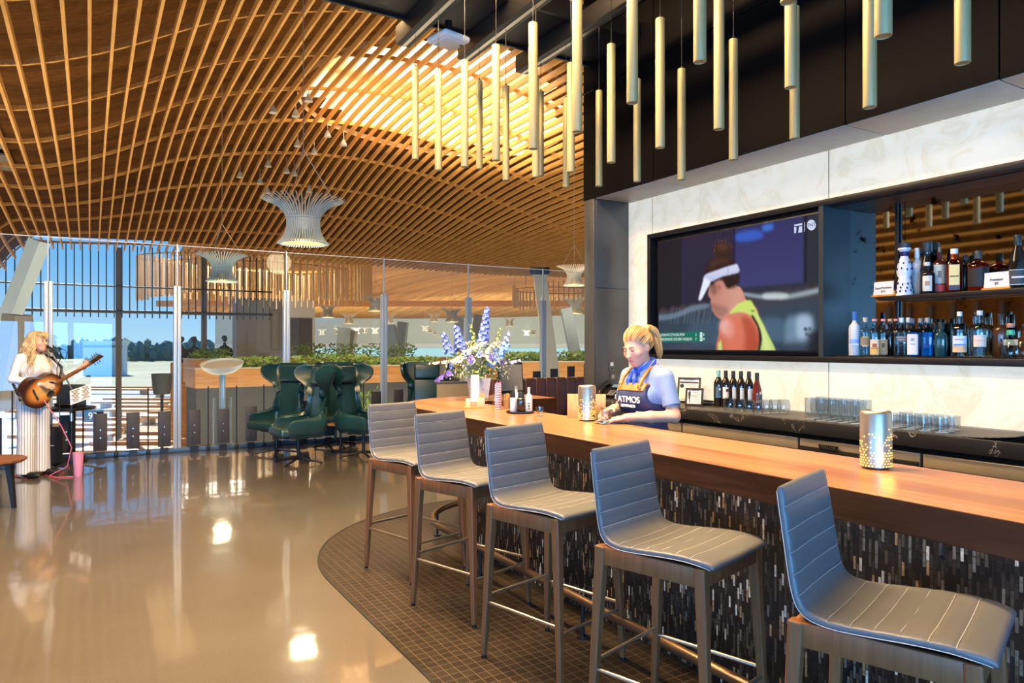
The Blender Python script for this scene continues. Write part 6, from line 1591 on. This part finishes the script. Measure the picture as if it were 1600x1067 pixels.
def face_parts(p, R, root, sc, brow, closed=True):
    T = lambda x, y, z: Matrix.Translation(p(x, y, z)) @ R.to_4x4()
    for x in (-1, 1):
        MB().tube([T(x * .032 + q * .013, -.0955 + .005 * q * q, .0085 - .0025 * (1 - q * q)).translation for q in (-1, -.5, 0, .5, 1)], .0016 * sc, 6).build('eyelash', cmat((.05, .03, .02), .6), root)
        MB().tube([T(x * .032 + x * q * .017, -.095 + .010 * (q + .4) ** 2 * .5, .036 - .003 * q * q - .002 * q).translation for q in (-1, -.5, 0, .5, 1)], [.0015 * sc, .0026 * sc, .0028 * sc, .002 * sc, .001 * sc], 6).build('eyebrow', brow, root)
    MB().ball((0, 0, 0), (.017 * sc, .005 * sc, .0042 * sc), 0, 12, T(0, -.0985, -.0575)).build('upper_lip', M['lip'], root)
    MB().ball((0, 0, 0), (.015 * sc, .005 * sc, .0048 * sc), 0, 12, T(0, -.0960, -.0685)).build('lower_lip', M['lip'], root)
    if not closed:
        for x in (-1, 1): MB().ball((0, 0, 0), .0065 * sc, 0, 10, T(x * .032, -.0925, .012)).build('eye', cmat((.10, .08, .07), .2), root)

# ---------------------------------------------------------------- bartender
bt = thing('person', 'bartender with blond ponytail in navy apron and blue scarf looking down behind the bar', 'person', W(3.17, 3.585, 0), math.radians(-56))
HC_ = (0, -.085, 1.545); HR = Matrix.Rotation(.38, 3, 'X') @ Matrix.Rotation(.10, 3, 'Z')
ELL, WRL, ELR, WRR = (.245, -.005, 1.105), (.085, -.265, 1.100), (-.225, -.03, 1.115), (-.055, -.275, 1.135)
def torso(s, g=0.0, bust=True):
    s.ell((0, .005, .93), (.165 + g, .115 + g, .12 + g), .06); s.ell((0, 0, 1.08), (.135 + g, .098 + g, .14 + g), .08)
    s.ell((0, -.012, 1.25), (.160 + g, .105 + g, .15 + g), .06)
    if bust:
        for x in (-1, 1): s.ell((x * .072, -.088, 1.215), (.072 + g, .062 + g, .066 + g), .05)
    s.cap((-.138, -.003, 1.350), (.138, -.003, 1.350), .047 + g, .047 + g, .06); s.cap((-.06, 0, 1.385), (.06, 0, 1.385), .04 + g, .04 + g, .05)
s = SDF((-.34, -.46, 0), (.34, .20, 1.70), .0056)
torso(s); s.chain([((0, -.005, 1.36), .056), ((0, -.04, 1.47), .047)], .03)
for x in (-1, 1):
    s.chain([((x * .09, 0, .90), .085), ((x * .09, -.01, .50), .055), ((x * .09, .012, .09), .037)], .03); s.cap((x * .09, .03, .05), (x * .095, -.14, .035), .038, .030, .02)
s.chain([((.170, -.002, 1.350), .046), (ELL, .038), ((.17, -.14, 1.103), .036), (WRL, .026)], .02)
s.chain([((-.170, -.002, 1.350), .046), (ELR, .038), ((-.14, -.16, 1.125), .036), (WRR, .026)], .02)
hand(s, WRL, (-.62, -.75, -.16), (-.2, -.15, -1), -1, (.35, .30, .35, .45)); hand(s, WRR, (.25, -.95, -.10), (.55, -.05, -.8), 1, (1.0, 1.05, 1.1, 1.15))
hp = head(s, HC_, HR)
body = s.build('body', M['skin'], bt)
hb = mat('honey_blond_hair', (.34, .17, .05), .42, 0, col2=(.58, .36, .14), scale=26); brw = mat('brown_brow', (.22, .12, .05), .6)
face_parts(hp, HR, body, 1.0, brw)
s = SDF((-.17, -.26, 1.30), (.17, .20, 1.72), .0048)                                     # hair: swept back cap and ponytail
s.ell(hp(0, .026, .026), (.074, .089, .093), .02, HR)
s.ell(hp(0, -.128, -.010), (.074, .076, .102), .012, HR, True)
s.chain([(hp(.008, .10, .062), .018), (hp(.015, .135, .082), .018), (hp(.025, .160, .050), .020), (hp(.03, .160, -.02), .018), (hp(.035, .148, -.07), .010)], .02)
hr_ = s.build('hair', hb, bt)
HM = [mat('hair_strand_dark', (.26, .13, .04), .4), mat('hair_strand_mid', (.44, .25, .085), .4), mat('hair_strand_light', (.62, .42, .18), .4)]
rnd = random.Random(21)
def loop(pts, f):
    n = len(pts); i = int(f * n) % n; t = f * n - int(f * n); a, b = pts[i], pts[(i + 1) % n]; return Vector([a[k] + (b[k] - a[k]) * t for k in range(3)])
LINE = [(0, -.083, .074), (.034, -.078, .070), (.062, -.058, .046), (.072, -.030, .020), (.077, .002, .018), (.074, .030, -.020), (.058, .062, -.050), (.030, .084, -.062), (0, .088, -.064), (-.030, .084, -.062), (-.058, .062, -.050), (-.074, .030, -.020), (-.077, .002, .018), (-.072, -.030, .020), (-.062, -.058, .046), (-.034, -.078, .070)]
E0 = Vector((0, .012, .022)); ER = Vector((.076, .096, .100)); TIE = Vector((.008, .112, .066))
sm_ = MB()
for k in range(420):
    st_ = loop(LINE, (k * .61803) % 1); f0 = rnd.random() ** 2.2 * .75
    d0 = Vector([(st_[i] - E0[i]) / ER[i] for i in range(3)]).normalized(); d1 = Vector([(TIE[i] - E0[i]) / ER[i] for i in range(3)]).normalized()
    bump = rnd.uniform(.0, .007); pts = []; rr = []; n = 9; wob = rnd.uniform(-.004, .004)
    for j in range(n + 1):
        f = f0 + (1 - f0) * j / n; d = d0.slerp(d1, f)
        h_ = 1.0 + (bump + .010 * math.sin(PI * f)) / .09 * min(1, f * 4 + .25)
        q = Vector([E0[i] + ER[i] * d[i] * h_ for i in range(3)]); q.x += wob * math.sin(PI * f)
        pts.append(hp(*q)); rr.append(.0030 if 0 < j < n else .0012)
    sm_.tube(pts, rr, 5, rnd.choice((0, 1, 1, 2, 2)), caps=False)
PT = [(.008, .108, .066), (.014, .140, .088), (.024, .168, .055), (.030, .172, -.015), (.034, .158, -.085), (.030, .148, -.140)]; PR = [.010, .022, .030, .030, .024, .014]
for k in range(170):
    a = rnd.uniform(0, 2 * PI); r = math.sqrt(rnd.random()); ed = rnd.uniform(.82, 1.04); ph = rnd.uniform(0, 6); pts = []
    for j in range(13):
        f = min(4.999, j / 12 * 5 * ed); i = int(f); t = f - i; c = [PT[i][m] + (PT[i + 1][m] - PT[i][m]) * t for m in range(3)]; w_ = (PR[i] + (PR[i + 1] - PR[i]) * t) * r
        pts.append(hp(c[0] + w_ * math.cos(a + .15 * f), c[1] + w_ * math.sin(a + .15 * f) * .9, c[2] + .3 * w_ * math.sin(a) + .003 * math.sin(ph + f * 2)))
    sm_.tube(pts, [.0024] * 12 + [.0006], 5, rnd.choice((0, 1, 1, 2, 2)), caps=False)
tag(sm_.build('hair_strands', HM, hr_), kind='stuff')
MB().tube([hp(.010 + .023 * math.cos(a), .116 + .02 * math.sin(a) * .3, .070 + .023 * math.sin(a)) for a in [2 * PI * k / 18 for k in range(18)]], .005, 6, closed=True).build('hair_tie', brw, bt)
shirt = mat('pale_blue_shirt', (.16, .255, .48), .7, 0, col2=(.205, .305, .53), scale=14); navy = mat('navy_apron', (.012, .022, .085), .65, 0, col2=(.020, .034, .125), scale=8); tan = mat('tan_leather', (.33, .135, .035), .5, 0, col2=(.42, .19, .055), scale=30)
s = SDF((-.34, -.26, .80), (.34, .19, 1.46), .0056); torso(s, .007)
for x, E in ((1, ELL), (-1, ELR)):
    A = np.array((x * .170, -.002, 1.350)); E = np.array(E); s.chain([(A, .054), (A + (E - A) * .62, .053)], .03)
s.chain([((0, -.005, 1.37), .066), ((0, -.02, 1.42), .062)], .02)
s.keep(lambda X, Y, Z: np.maximum(.82 - Z, Z - 1.428 - .35 * Y)); s.cap((0, -.13, 1.40), (0, -.15, 1.29), .045, .022, .01, True)
s.build('shirt', shirt, bt)
for x, E in ((1, ELL), (-1, ELR)):
    A = np.array((x * .170, -.002, 1.350)); E = np.array(E); q = A + (E - A) * .70; dv = unit(E - A)
    MB().tube([q - dv * .022, q + dv * .004], [.0575, .0565], 22).build('sleeve_cuff', shirt, bt)
for x in (-1, 1):                                                                          # collar leaves
    MB().add([(x * .052, .02, 1.425), (x * .070, -.05, 1.405), (x * .060, -.115, 1.345), (x * .024, -.088, 1.385), (x * .045, -.05, 1.432)], [(0, 1, 2, 3, 4)], 0, True).build('collar', shirt, bt).modifiers.new('thick', 'SOLIDIFY').thickness = .006
s = SDF((-.26, -.27, .50), (.26, .19, 1.44), .0056); torso(s, .022); s.cap((-.09, -.02, .86), (-.10, -.03, .50), .12, .13, .06); s.cap((.09, -.02, .86), (.10, -.03, .50), .12, .13, .06)
s.keep(lambda X, Y, Z: np.maximum.reduce([.52 - Z, Z - 1.302, Y - (.02 + .10 * (1.15 - Z)), np.abs(X) - np.where(Z > 1.12, np.maximum(.118, .185 - .062 * np.clip((Z - 1.12) / .16, 0, 1) ** .6), .30)]))
ap_ = s.build('apron', navy, bt)
s = SDF((-.20, -.27, 1.22), (.20, .10, 1.36), .005); torso(s, .029); s.keep(lambda X, Y, Z: np.maximum.reduce([1.262 - Z, Z - 1.312, Y + .03, np.abs(X) - .118])); bib = s.build('leather_band', tan, ap_)
for x in (-1, 1):
    MB().tube([(x * .088, -.148, 1.30), (x * .092, -.125, 1.345), (x * .085, -.06, 1.405), (x * .065, .03, 1.425), (0, .065, 1.43)], .012, 8).build('neck_strap', tan, ap_)
    MB().tube([(x * .088 + .014 * math.cos(a), -.160 + .002 * math.sin(a), 1.288 + .014 * math.sin(a)) for a in [2 * PI * k / 20 for k in range(20)]], .0035, 6, closed=True).build('grommet', mat('brass_ring', (.65, .45, .12), .3, .9) if 'brass_ring' not in bpy.data.materials else bpy.data.materials['brass_ring'], ap_)
TX = Matrix.Rotation(PI / 2, 4, 'X')
def chest_y(x, z):
    return -.012 - .0 - .215 * 0
text('apron_lettering', 'ATMOS', .058, M['paper'], ap_, Matrix.Translation((.02, -.1835, 1.205)) @ Matrix.Rotation(.10, 4, 'X') @ TX, .003, sx=1.05)
text('apron_lettering', 'REWARDS', .026, M['paper'], ap_, Matrix.Translation((.012, -.1815, 1.165)) @ Matrix.Rotation(-.08, 4, 'X') @ TX, .003, sx=1.1)
nb = MB().box((.098, -.165, 1.125), (.062, .006, .018), bev=.002).build('name_bar', M['paper'], ap_); MB().box((.098, -.1685, 1.125), (.052, .001, .008)).build('name_strip', M['ink'], nb)
scarf = mat('royal_blue_scarf', (.015, .075, .42), .55, 0, col2=(.03, .12, .55), scale=12); wl_ = mat('scarf_white', (.7, .75, .85), .6)
s = SDF((-.12, -.22, 1.20), (.12, .10, 1.50), .0045)
for k in range(14):
    a, b = 2 * PI * k / 14, 2 * PI * (k + 1) / 14; P0 = lambda a, dz=0: (.060 * math.cos(a), -.022 + .060 * math.sin(a), 1.415 + .022 * math.sin(a) + dz)
    s.cap(P0(a), P0(b), .019, .019, .01); s.cap(P0(a, .026), P0(b, .026), .016, .016, .01); s.cap(P0(a, -.022), P0(b, -.022), .016, .016, .01)
s.ell((-.012, -.108, 1.385), (.030, .020, .022), .012); s.chain([((-.015, -.11, 1.375), .016), ((-.035, -.128, 1.33), .018), ((-.030, -.140, 1.285), .012)], .01); s.chain([((0, -.11, 1.375), .015), ((.018, -.128, 1.335), .016), ((.022, -.14, 1.30), .010)], .01)
sc_ = s.build('scarf', scarf, bt)
for a0_, z0_ in ((.2, .0), (1.6, .03), (3.4, .01), (4.1, -.012), (4.9, .02), (5.5, -.01), (5.9, .03), (5.2, .035)):
    MB().tube([((.060 + .020) * math.cos(a0_ + q), -.022 + (.080) * math.sin(a0_ + q), 1.415 + .022 * math.sin(a0_ + q) + z0_ + .05 * (q - .3)) for q in (0, .2, .4, .6)], .0016, 5).build('scarf_line', wl_, sc_)
# steel cup in her fist
cp = thing('jigger', 'steel cup held in the hand of the bartender', 'jigger', bt.location + Matrix.Rotation(math.radians(-56), 3, 'Z') @ Vector((-.005, -.365, 1.088)), 0, 'steel measuring cups')
MB().lathe([(.024, -.02), (.022, .0), (.029, .055), (.027, .055), (.020, .0), (.001, -.002)], 24).build('cup', st, cp)
MB().lathe([(.0285, .048), (.0295, .052), (.0285, .056)], 24).build('rim', M['nickel'], cp)

# ---------------------------------------------------------------- singer with guitar
ms = thing('person', 'singer with long wavy blond hair in white jacket and striped trousers at a microphone', 'person', (-5.70, 8.47, 0), math.radians(76))
HC2 = (.0, -.055, 1.60); HR2 = Matrix.Rotation(.16, 3, 'Z') @ Matrix.Rotation(-.05, 3, 'X')
E1, W1 = (-.235, .05, 1.165), (-.10, -.255, 1.10); E2, W2 = (.25, -.10, 1.17), (.33, -.33, 1.27)
def torso2(s, g=0.0):
    s.ell((0, .01, .95), (.175 + g, .125 + g, .13 + g), .06); s.ell((0, 0, 1.12), (.135 + g, .10 + g, .14 + g), .08); s.ell((0, -.01, 1.29), (.165 + g, .11 + g, .15 + g), .06)
    for x in (-1, 1): s.ell((x * .07, -.085, 1.27), (.055 + g, .045 + g, .058 + g), .05)
    s.cap((-.15, 0, 1.41), (.15, 0, 1.41), .050 + g, .050 + g, .06)
s = SDF((-.40, -.46, 0), (.46, .22, 1.76), .0068); torso2(s); s.chain([((0, 0, 1.40), .056), ((0, -.02, 1.53), .048)], .03)
for x in (-1, 1):
    s.chain([((x * .095, .0, .92), .09), ((x * .10, -.01, .50), .058), ((x * .105, .015, .09), .038)], .03); s.cap((x * .105, .03, .045), (x * .12, -.15, .035), .037, .030, .02)
s.chain([((-.185, 0, 1.41), .050), (E1, .040), (W1, .027)], .02); s.chain([((.185, 0, 1.41), .050), (E2, .040), (W2, .027)], .02)
hand(s, W1, (.75, -.35, -.25), (.25, .85, -.2), 1, (.7, .8, .85, .9)); hand(s, W2, (.45, -.55, .6), (.2, .75, .5), -1, (1.1, 1.15, 1.2, 1.2))
hp2 = head(s, HC2, HR2); bd2 = s.build('body', M['skin'], ms); face_parts(hp2, HR2, bd2, 1.0, brw, False)
bl = mat('pale_blond_hair', (.38, .26, .12), .45, 0, col2=(.62, .48, .27), scale=22)
s = SDF((-.26, -.26, 1.08), (.26, .34, 1.78), .0062); s.ell(hp2(0, .022, .034), (.088, .104, .104), .02, HR2); s.ell(hp2(0, -.062, .082), (.066, .040, .030), .025, HR2)
s.ell(hp2(0, -.100, -.030), (.056, .062, .085), .01, HR2, True)
for k in range(13):
    a = -.30 + (PI + .60) * k / 12; x0, y0 = .082 * math.cos(a), .025 + .085 * math.sin(a); ph = k * 1.7
    pts = [(hp2(x0, y0, .03), .028)]
    for j in range(1, 6): pts.append((hp2(x0 * (1.08 + .13 * min(j, 5)) + .016 * math.sin(ph + j * 1.5), y0 * (1 + .12 * min(j, 5)) + .014 * math.cos(ph + j * 1.5) + .012 * j, .03 - .062 * j), .030 - .0022 * j))
    s.chain(pts, .012)
hs_ = s.build('hair', bl, ms)
HM2 = [mat('blond_strand_dark', (.30, .19, .08), .42), mat('blond_strand_mid', (.50, .36, .18), .42), mat('blond_strand_light', (.68, .55, .33), .42)]
sm_ = MB()
for k in range(330):
    a = -.55 + (PI + 1.10) * ((k * .61803) % 1); ph = rnd.uniform(0, 6.28); ln2 = rnd.uniform(.24, .46); am = rnd.uniform(.006, .016); pts = []; rr = []
    for j in range(17):
        f = j / 16
        if f < .3:
            t = f / .3; b_1 = t * PI / 2; x = (.012 + .085 * math.sin(b_1)) * math.cos(a); y = .012 + (.010 + .094 * math.sin(b_1)) * math.sin(a); z = .020 + .110 * math.cos(b_1)
        else:
            t = (f - .3) / .7; sp2 = 1 + .72 * t; x = .097 * math.cos(a) * sp2; y = .012 + .104 * math.sin(a) * sp2 + .03 * t; z = .020 - ln2 * t
            x += am * math.sin(ph + t * 11) * min(1, t * 3); y += am * math.cos(ph + t * 11) * min(1, t * 3)
        pts.append(hp2(x, y, z)); rr.append(.0034 if j < 14 else .0034 - .001 * (j - 13))
    sm_.tube(pts, rr, 5, rnd.choice((0, 1, 1, 2, 2)), caps=False)
for k in range(40):
    x0 = rnd.uniform(-.05, .05); pts = [hp2(x0 * .7, -.055, .122), hp2(x0, -.088, .105), hp2(x0 * 1.1, -.104, .080), hp2(x0 * 1.15, -.105, .056 + rnd.uniform(-.008, .01))]
    sm_.tube(pts, [.003, .003, .003, .001], 5, rnd.choice((0, 1, 2)), caps=False)
tag(sm_.build('hair_strands', HM2, hs_), kind='stuff')
wj = mat('white_jacket', (.66, .70, .76), .7, 0, col2=(.74, .77, .81), scale=10)
s = SDF((-.40, -.40, .80), (.44, .22, 1.52), .0062); torso2(s, .010); s.cap((0, .02, .96), (0, .03, .84), .175, .18, .05)
for A, E, Wp in (((-.185, 0, 1.41), E1, W1), ((.185, 0, 1.41), E2, W2)):
    E, Wp = np.array(E), np.array(Wp); s.chain([(A, .050), (E, .044), (E + (Wp - E) * .82, .039)], .02)
s.keep(lambda X, Y, Z: np.maximum.reduce([.82 - Z, Z - 1.465])); s.cap((.03, -.20, 1.45), (.03, -.20, 1.15), .075, .055, .01, True); s.cap((.03, -.24, 1.20), (.03, -.22, .82), .085, .11, .01, True)
s.build('jacket', wj, ms)
s = SDF((-.20, -.20, .95), (.20, .12, 1.42), .0065); torso2(s, .008); s.keep(lambda X, Y, Z: np.maximum.reduce([.96 - Z, Z - 1.40, Y + .02])); s.build('top', mat('white_top', (.72, .74, .76), .7), ms)
pin = mat('pinstripe_trousers', (.64, .67, .70), .75); nt = pin.node_tree; b_ = nt.nodes['Principled BSDF']; at_n = N(nt, 'Attribute', attribute_name='stripe')
pp = N(nt, 'Math', operation='PINGPONG'); pp.inputs[1].default_value = .5; nt.links.new(at_n.outputs['Fac'], pp.inputs[0]); r_ = ramp(nt, [(0.0, (.07, .11, .20)), (.07, (.07, .11, .20)), (.12, (.66, .70, .74))]); nt.links.new(pp.outputs[0], r_.inputs[0]); nt.links.new(r_.outputs[0], b_.inputs['Base Color'])
s = SDF((-.32, -.22, .03), (.32, .22, 1.08), .0068); s.ell((0, .01, .98), (.175, .125, .12), .05)
for x in (-1, 1): s.chain([((x * .092, .005, .92), .104), ((x * .100, 0, .50), .088), ((x * .105, .01, .06), .098)], .02)
s.keep(lambda X, Y, Z: np.maximum(.05 - Z, Z - 1.05)); tr = s.build('trousers', pin, ms)
at_ = tr.data.attributes.new('stripe', 'FLOAT', 'POINT')
at_.data.foreach_set('value', [round(18 / (2 * PI)) * 0 + 20 * math.atan2(v.co.y, v.co.x - math.copysign(.098, v.co.x)) / (2 * PI) for v in tr.data.vertices])
for x in (-1, 1): MB().ball((x * .12, -.09, .04), (.048, .135, .038), 0, 16).build('shoe', M['black'], ms)
MB().tube([hp2(.030 * math.cos(a) + .032, -.104, .012 + .022 * math.sin(a)) for a in [2 * PI * k / 16 for k in range(16)]], .0016, 5, closed=True).build('glasses_rim', M['ink'], ms)
MB().tube([hp2(-.032 + .030 * math.cos(a), -.104, .012 + .022 * math.sin(a)) for a in [2 * PI * k / 16 for k in range(16)]], .0016, 5, closed=True).build('glasses_rim', M['ink'], ms)
# guitar, hung in front of the singer
gt = thing('acoustic_guitar', 'sunburst acoustic guitar hanging in front of the singer', 'guitar', ms.location, math.radians(72))
ax = Vector((.80, -.18, .47)).normalized(); nrm = Vector((.03, -1, -.12)); nrm = (nrm - ax * nrm.dot(ax)).normalized(); upv = ax.cross(nrm) * -1; upv = nrm.cross(ax)
G = Matrix((ax, upv, nrm)).transposed().to_4x4(); G.translation = Vector((-.06, -.225, 1.035))
out_ = []
for k in range(48):
    a = 2 * PI * k / 48; x = .245 * math.cos(a); w_ = .195 - .030 * math.cos(a) - .048 * math.exp(-((x - .045) / .07) ** 2); out_.append((x, w_ * math.sin(a) * (1 - .12 * abs(math.cos(a)) ** 6)))
sb = mat('sunburst_top', (.62, .30, .06), .25); nt = sb.node_tree; b_ = nt.nodes['Principled BSDF']; tcn = N(nt, 'TexCoord'); ln_ = N(nt, 'VectorMath', operation='LENGTH'); mp = N(nt, 'Mapping'); mp.inputs['Scale'].default_value = (4.0, 5.4, 0); nt.links.new(tcn.outputs['Object'], mp.inputs['Vector']); nt.links.new(mp.outputs[0], ln_.inputs[0])
r_ = ramp(nt, [(0.25, (.72, .40, .10)), (.60, (.52, .20, .04)), (.86, (.07, .022, .010)), (1.0, (.03, .012, .008))]); nt.links.new(ln_.outputs['Value'], r_.inputs[0]); nt.links.new(r_.outputs[0], b_.inputs['Base Color'])
def gpart(m, name, mt, par=gt):
    o = m.build(name, mt, par); o.matrix_local = G; return o
gpart(MB().prism(out_, -.095, -.002), 'body', mat('dark_guitar_wood', (.045, .016, .010), .25)); gpart(MB().prism([(x * .985, y * .985) for x, y in out_], -.002, .002), 'soundboard', sb)
gpart(MB().lathe([(.001, .0035), (.048, .0035)], 28, (.105, 0, 0)), 'sound_hole', M['ink']); gpart(MB().lathe([(.050, .003), (.056, .0036), (.060, .003)], 28, (.105, 0, 0)), 'rosette', mat('rosette_cream', (.5, .42, .28), .5))
gpart(MB().box((-.10, 0, .006), (.022, .15, .010), bev=.003), 'bridge', M['ink']); gpart(MB().prism([(.03, -.055), (.09, -.055), (.10, -.11), (.03, -.13), (.0, -.09)], .002, .0035), 'pick_guard', M['ink'])
gpart(MB().bar((.15, 0, .004), (.62, 0, .012), (.026, .056), (.022, .044), up=(0, 0, 1)), 'neck', M['leg']); gpart(MB().bar((.62, 0, .010), (.79, 0, -.012), (.016, .055), (.014, .072), up=(0, 0, 1)), 'headstock', M['walnut_edge'])
for k in range(6): gpart(MB().cyl((-.10, -.022 + .009 * k, .013), (.63, -.017 + .007 * k, .026), .0007, seg=5), 'string', M['nickel'])
for k in range(6): gpart(MB().cyl((.67 + .035 * (k % 3), (.036 if k < 3 else -.036), 0), (.67 + .035 * (k % 3), (.062 if k < 3 else -.062), -.002), .007, seg=8), 'tuning_peg', M['nickel'])
MB().tube([G @ Vector((-.245, 0, -.05)), (-.22, .05, 1.12), (-.17, .125, 1.30), (-.06, .13, 1.45), (.07, .05, 1.478), (.14, -.10, 1.42), (.2, -.2, 1.30), G @ Vector((.25, 0, -.05))], .014, 8).build('strap', M['black'], gt)
# microphone stand with lyric sheet
P_ = flat(112, 736, 0); t = thing('microphone_stand', 'black tripod microphone stand with a boom', 'microphone stand', P_, 0)
for k, a in enumerate((-2.75, -.75, .45)):
    MB().tube([(0, 0, .14), (.11 * math.cos(a), .11 * math.sin(a), .07), (.33 * math.cos(a), .33 * math.sin(a), .014)], .011, 8).build('leg', M['black'], t)
MB().cyl((0, 0, .08), (0, 0, 1.02), .012, seg=10).build('pole', M['black'], t); MB().cyl((0, 0, .10), (0, 0, .18), .026, seg=12).build('collar', M['black'], t); MB().cyl((0, 0, .62), (0, 0, .72), .018, seg=12).build('clutch', M['nickel'], t)
mp_ = at(77, 543, 8.50) - P_; MB().cyl((0.10, -.02, .86), mp_, .009, seg=8).build('boom', mat('grey_boom', (.35, .33, .31), .4, .6), t); MB().ball((0.03, 0, 1.0), .03, 0, 10).build('boom_joint', M['black'], t)
mc = thing('microphone', 'black vocal microphone in front of the mouth of the singer', 'microphone', P_ + mp_, 0)
MB().cyl((.055, .0, -.03), (-.045, 0, .022), .013, .020, seg=14).build('handle', M['black'], mc); MB().ball((-.065, 0, .032), .029, 0, 16).build('grille', mat('mic_grille', (.04, .04, .045), .5, .6), mc); MB().cyl((.01, 0, -.02), (.03, 0, -.05), .018, seg=10).build('clip', M['black'], mc)
MB().tube([(.055, 0, -.03), (.085, .01, -.032), (.11, .02, -.05), (.122, .02, -.09), (.118, .02, -.14), (.09, .028, -.19), (.072, .03, -.25), (.075, .03, -.35), (.09, .03, -.5), (.115, .015, -.75), (.13, .0, -1.0)], .005, 6).build('cable', M['black'], mc)
sh2 = thing('lyric_sheet', 'white lyric sheet with dark printed blocks clipped to the microphone stand', 'sheet', at(126, 616, 8.42), .1)
T = Matrix.Rotation(-.35, 4, 'Y') @ Matrix.Rotation(-.55, 4, 'X'); pg = MB().box((0, 0, 0), (.25, .004, .20), M=T).build('page', M['paper'], sh2)
for k in range(9):
    MB().box((-.06, -.0026, .078 - .019 * k), (.10 - .02 * (k % 3), .001, .010), M=T).build('print_block', M['ink'], pg); MB().box((.06, -.0026, .078 - .019 * k), (.10 - .02 * ((k + 1) % 3), .001, .010), M=T).build('print_block', M['ink'], pg)
MB().bar((-.02, .03, -.04), (-.13, .08, -.10), (.02, .02)).build('clip', M['black'], sh2)
# table with speaker box, suitcase, tumbler, cables
P_ = flat(98, 724, 0); t = thing('round_table', 'dark round table carrying the speaker box behind the singer', 'table', P_ + Vector((.0, .13, 0)))
MB().lathe([(.001, .70), (.30, .70), (.31, .715), (.31, .735), (.001, .735)], 36).build('table_top', M['black'], t); MB().cyl((0.05, 0, .02), (0.05, 0, .70), .035, seg=14).build('pole', M['black'], t); MB().lathe([(.001, 0), (.22, 0), (.22, .012), (.04, .03), (.001, .03)], 30).build('foot', M['black'], t)
t2 = thing('speaker_box', 'blue-black portable speaker box with a row of knobs on the round table', 'speaker', P_ + Vector((0.02, .13, .736)), -.15)
MB().box((0, .02, .15), (.30, .20, .30), bev=.02, seg=3).build('cabinet', mat('blue_black', (.02, .032, .05), .45), t2); k_ = MB().box((0, -.08, .035), (.30, .06, .05), bev=.01).build('mixer_strip', M['black'], t2)
for k in range(9): MB().cyl((-.12 + .03 * k, -.11, .045), (-.12 + .03 * k, -.122, .05), .008, seg=8).build('knob', M['nickel'], k_)
t3 = thing('suitcase', 'dark navy suitcase standing under the round table', 'suitcase', flat(84, 729, 0) + Vector((-.1, -.02, 0)), -.05)
MB().box((0, 0, .27), (.38, .20, .48), bev=.05, seg=4).build('shell', mat('navy_cloth', (.008, .010, .028), .7), t3); MB().box((0, -.105, .29), (.385, .012, .012)).build('pale_strap', M['paper'], t3); MB().tube([(-.08, 0, .50), (-.07, 0, .545), (.07, 0, .545), (.08, 0, .50)], .012, 8).build('handle', M['black'], t3)
MB().ball((.02, -.102, .40), (.025, .004, .016), 0, 12).build('badge', M['nickel'], t3)
for x in (-.14, .14): MB().cyl((x - .015, 0, .025), (x + .015, 0, .025), .025, seg=12).build('wheel', M['black'], t3)
t4 = thing('pink_tumbler', 'tall pink drink tumbler with straw on the floor by the microphone stand', 'tumbler', flat(122, 744, 0), 0)
pk = mat('pink_plastic', (.62, .26, .42), .4); MB().lathe([(.001, 0), (.042, 0), (.044, .01), (.058, .27), (.058, .28), (.001, .282)], 26).build('cup', pk, t4); MB().lathe([(.060, .272), (.060, .285), (.001, .288)], 26).build('lid', pk, t4); MB().cyl((.01, 0, .28), (.02, 0, .36), .004, seg=8).build('straw', mat('pale_straw', (.7, .55, .6), .4), t4)
cb = [flat(15, 742, .006), flat(40, 748, .006), flat(75, 735, .006), flat(100, 738, .006), flat(88, 748, .006), flat(60, 738, .006), flat(84, 726, .006), flat(108, 731, .006)]
o = MB().tube(cb, .006, 6).build('red_cable', mat('red_cable_rubber', (.50, .06, .08), .5)); tag(o, 'red cable looping on the floor around the singer', 'cable')
pa = ms.location; cb = [pa + Vector((.16, -.10, .95)), pa + Vector((.36, -.05, .60)), pa + Vector((.46, -.02, .35)), pa + Vector((.40, -.0, .12)), pa + Vector((.20, -.02, .012)), pa + Vector((.34, -.12, .008)), pa + Vector((.55, -.05, .008))]
cc = []
for i in range(len(cb) - 1):
    for k in range(6): cc.append(cb[i].lerp(cb[i + 1], k / 6))
o = MB().tube(cc, .006, 6).build('pink_cable', mat('pink_cable_rubber', (.62, .16, .26), .5)); tag(o, 'pink guitar cable hanging down beside the striped trousers', 'cable')
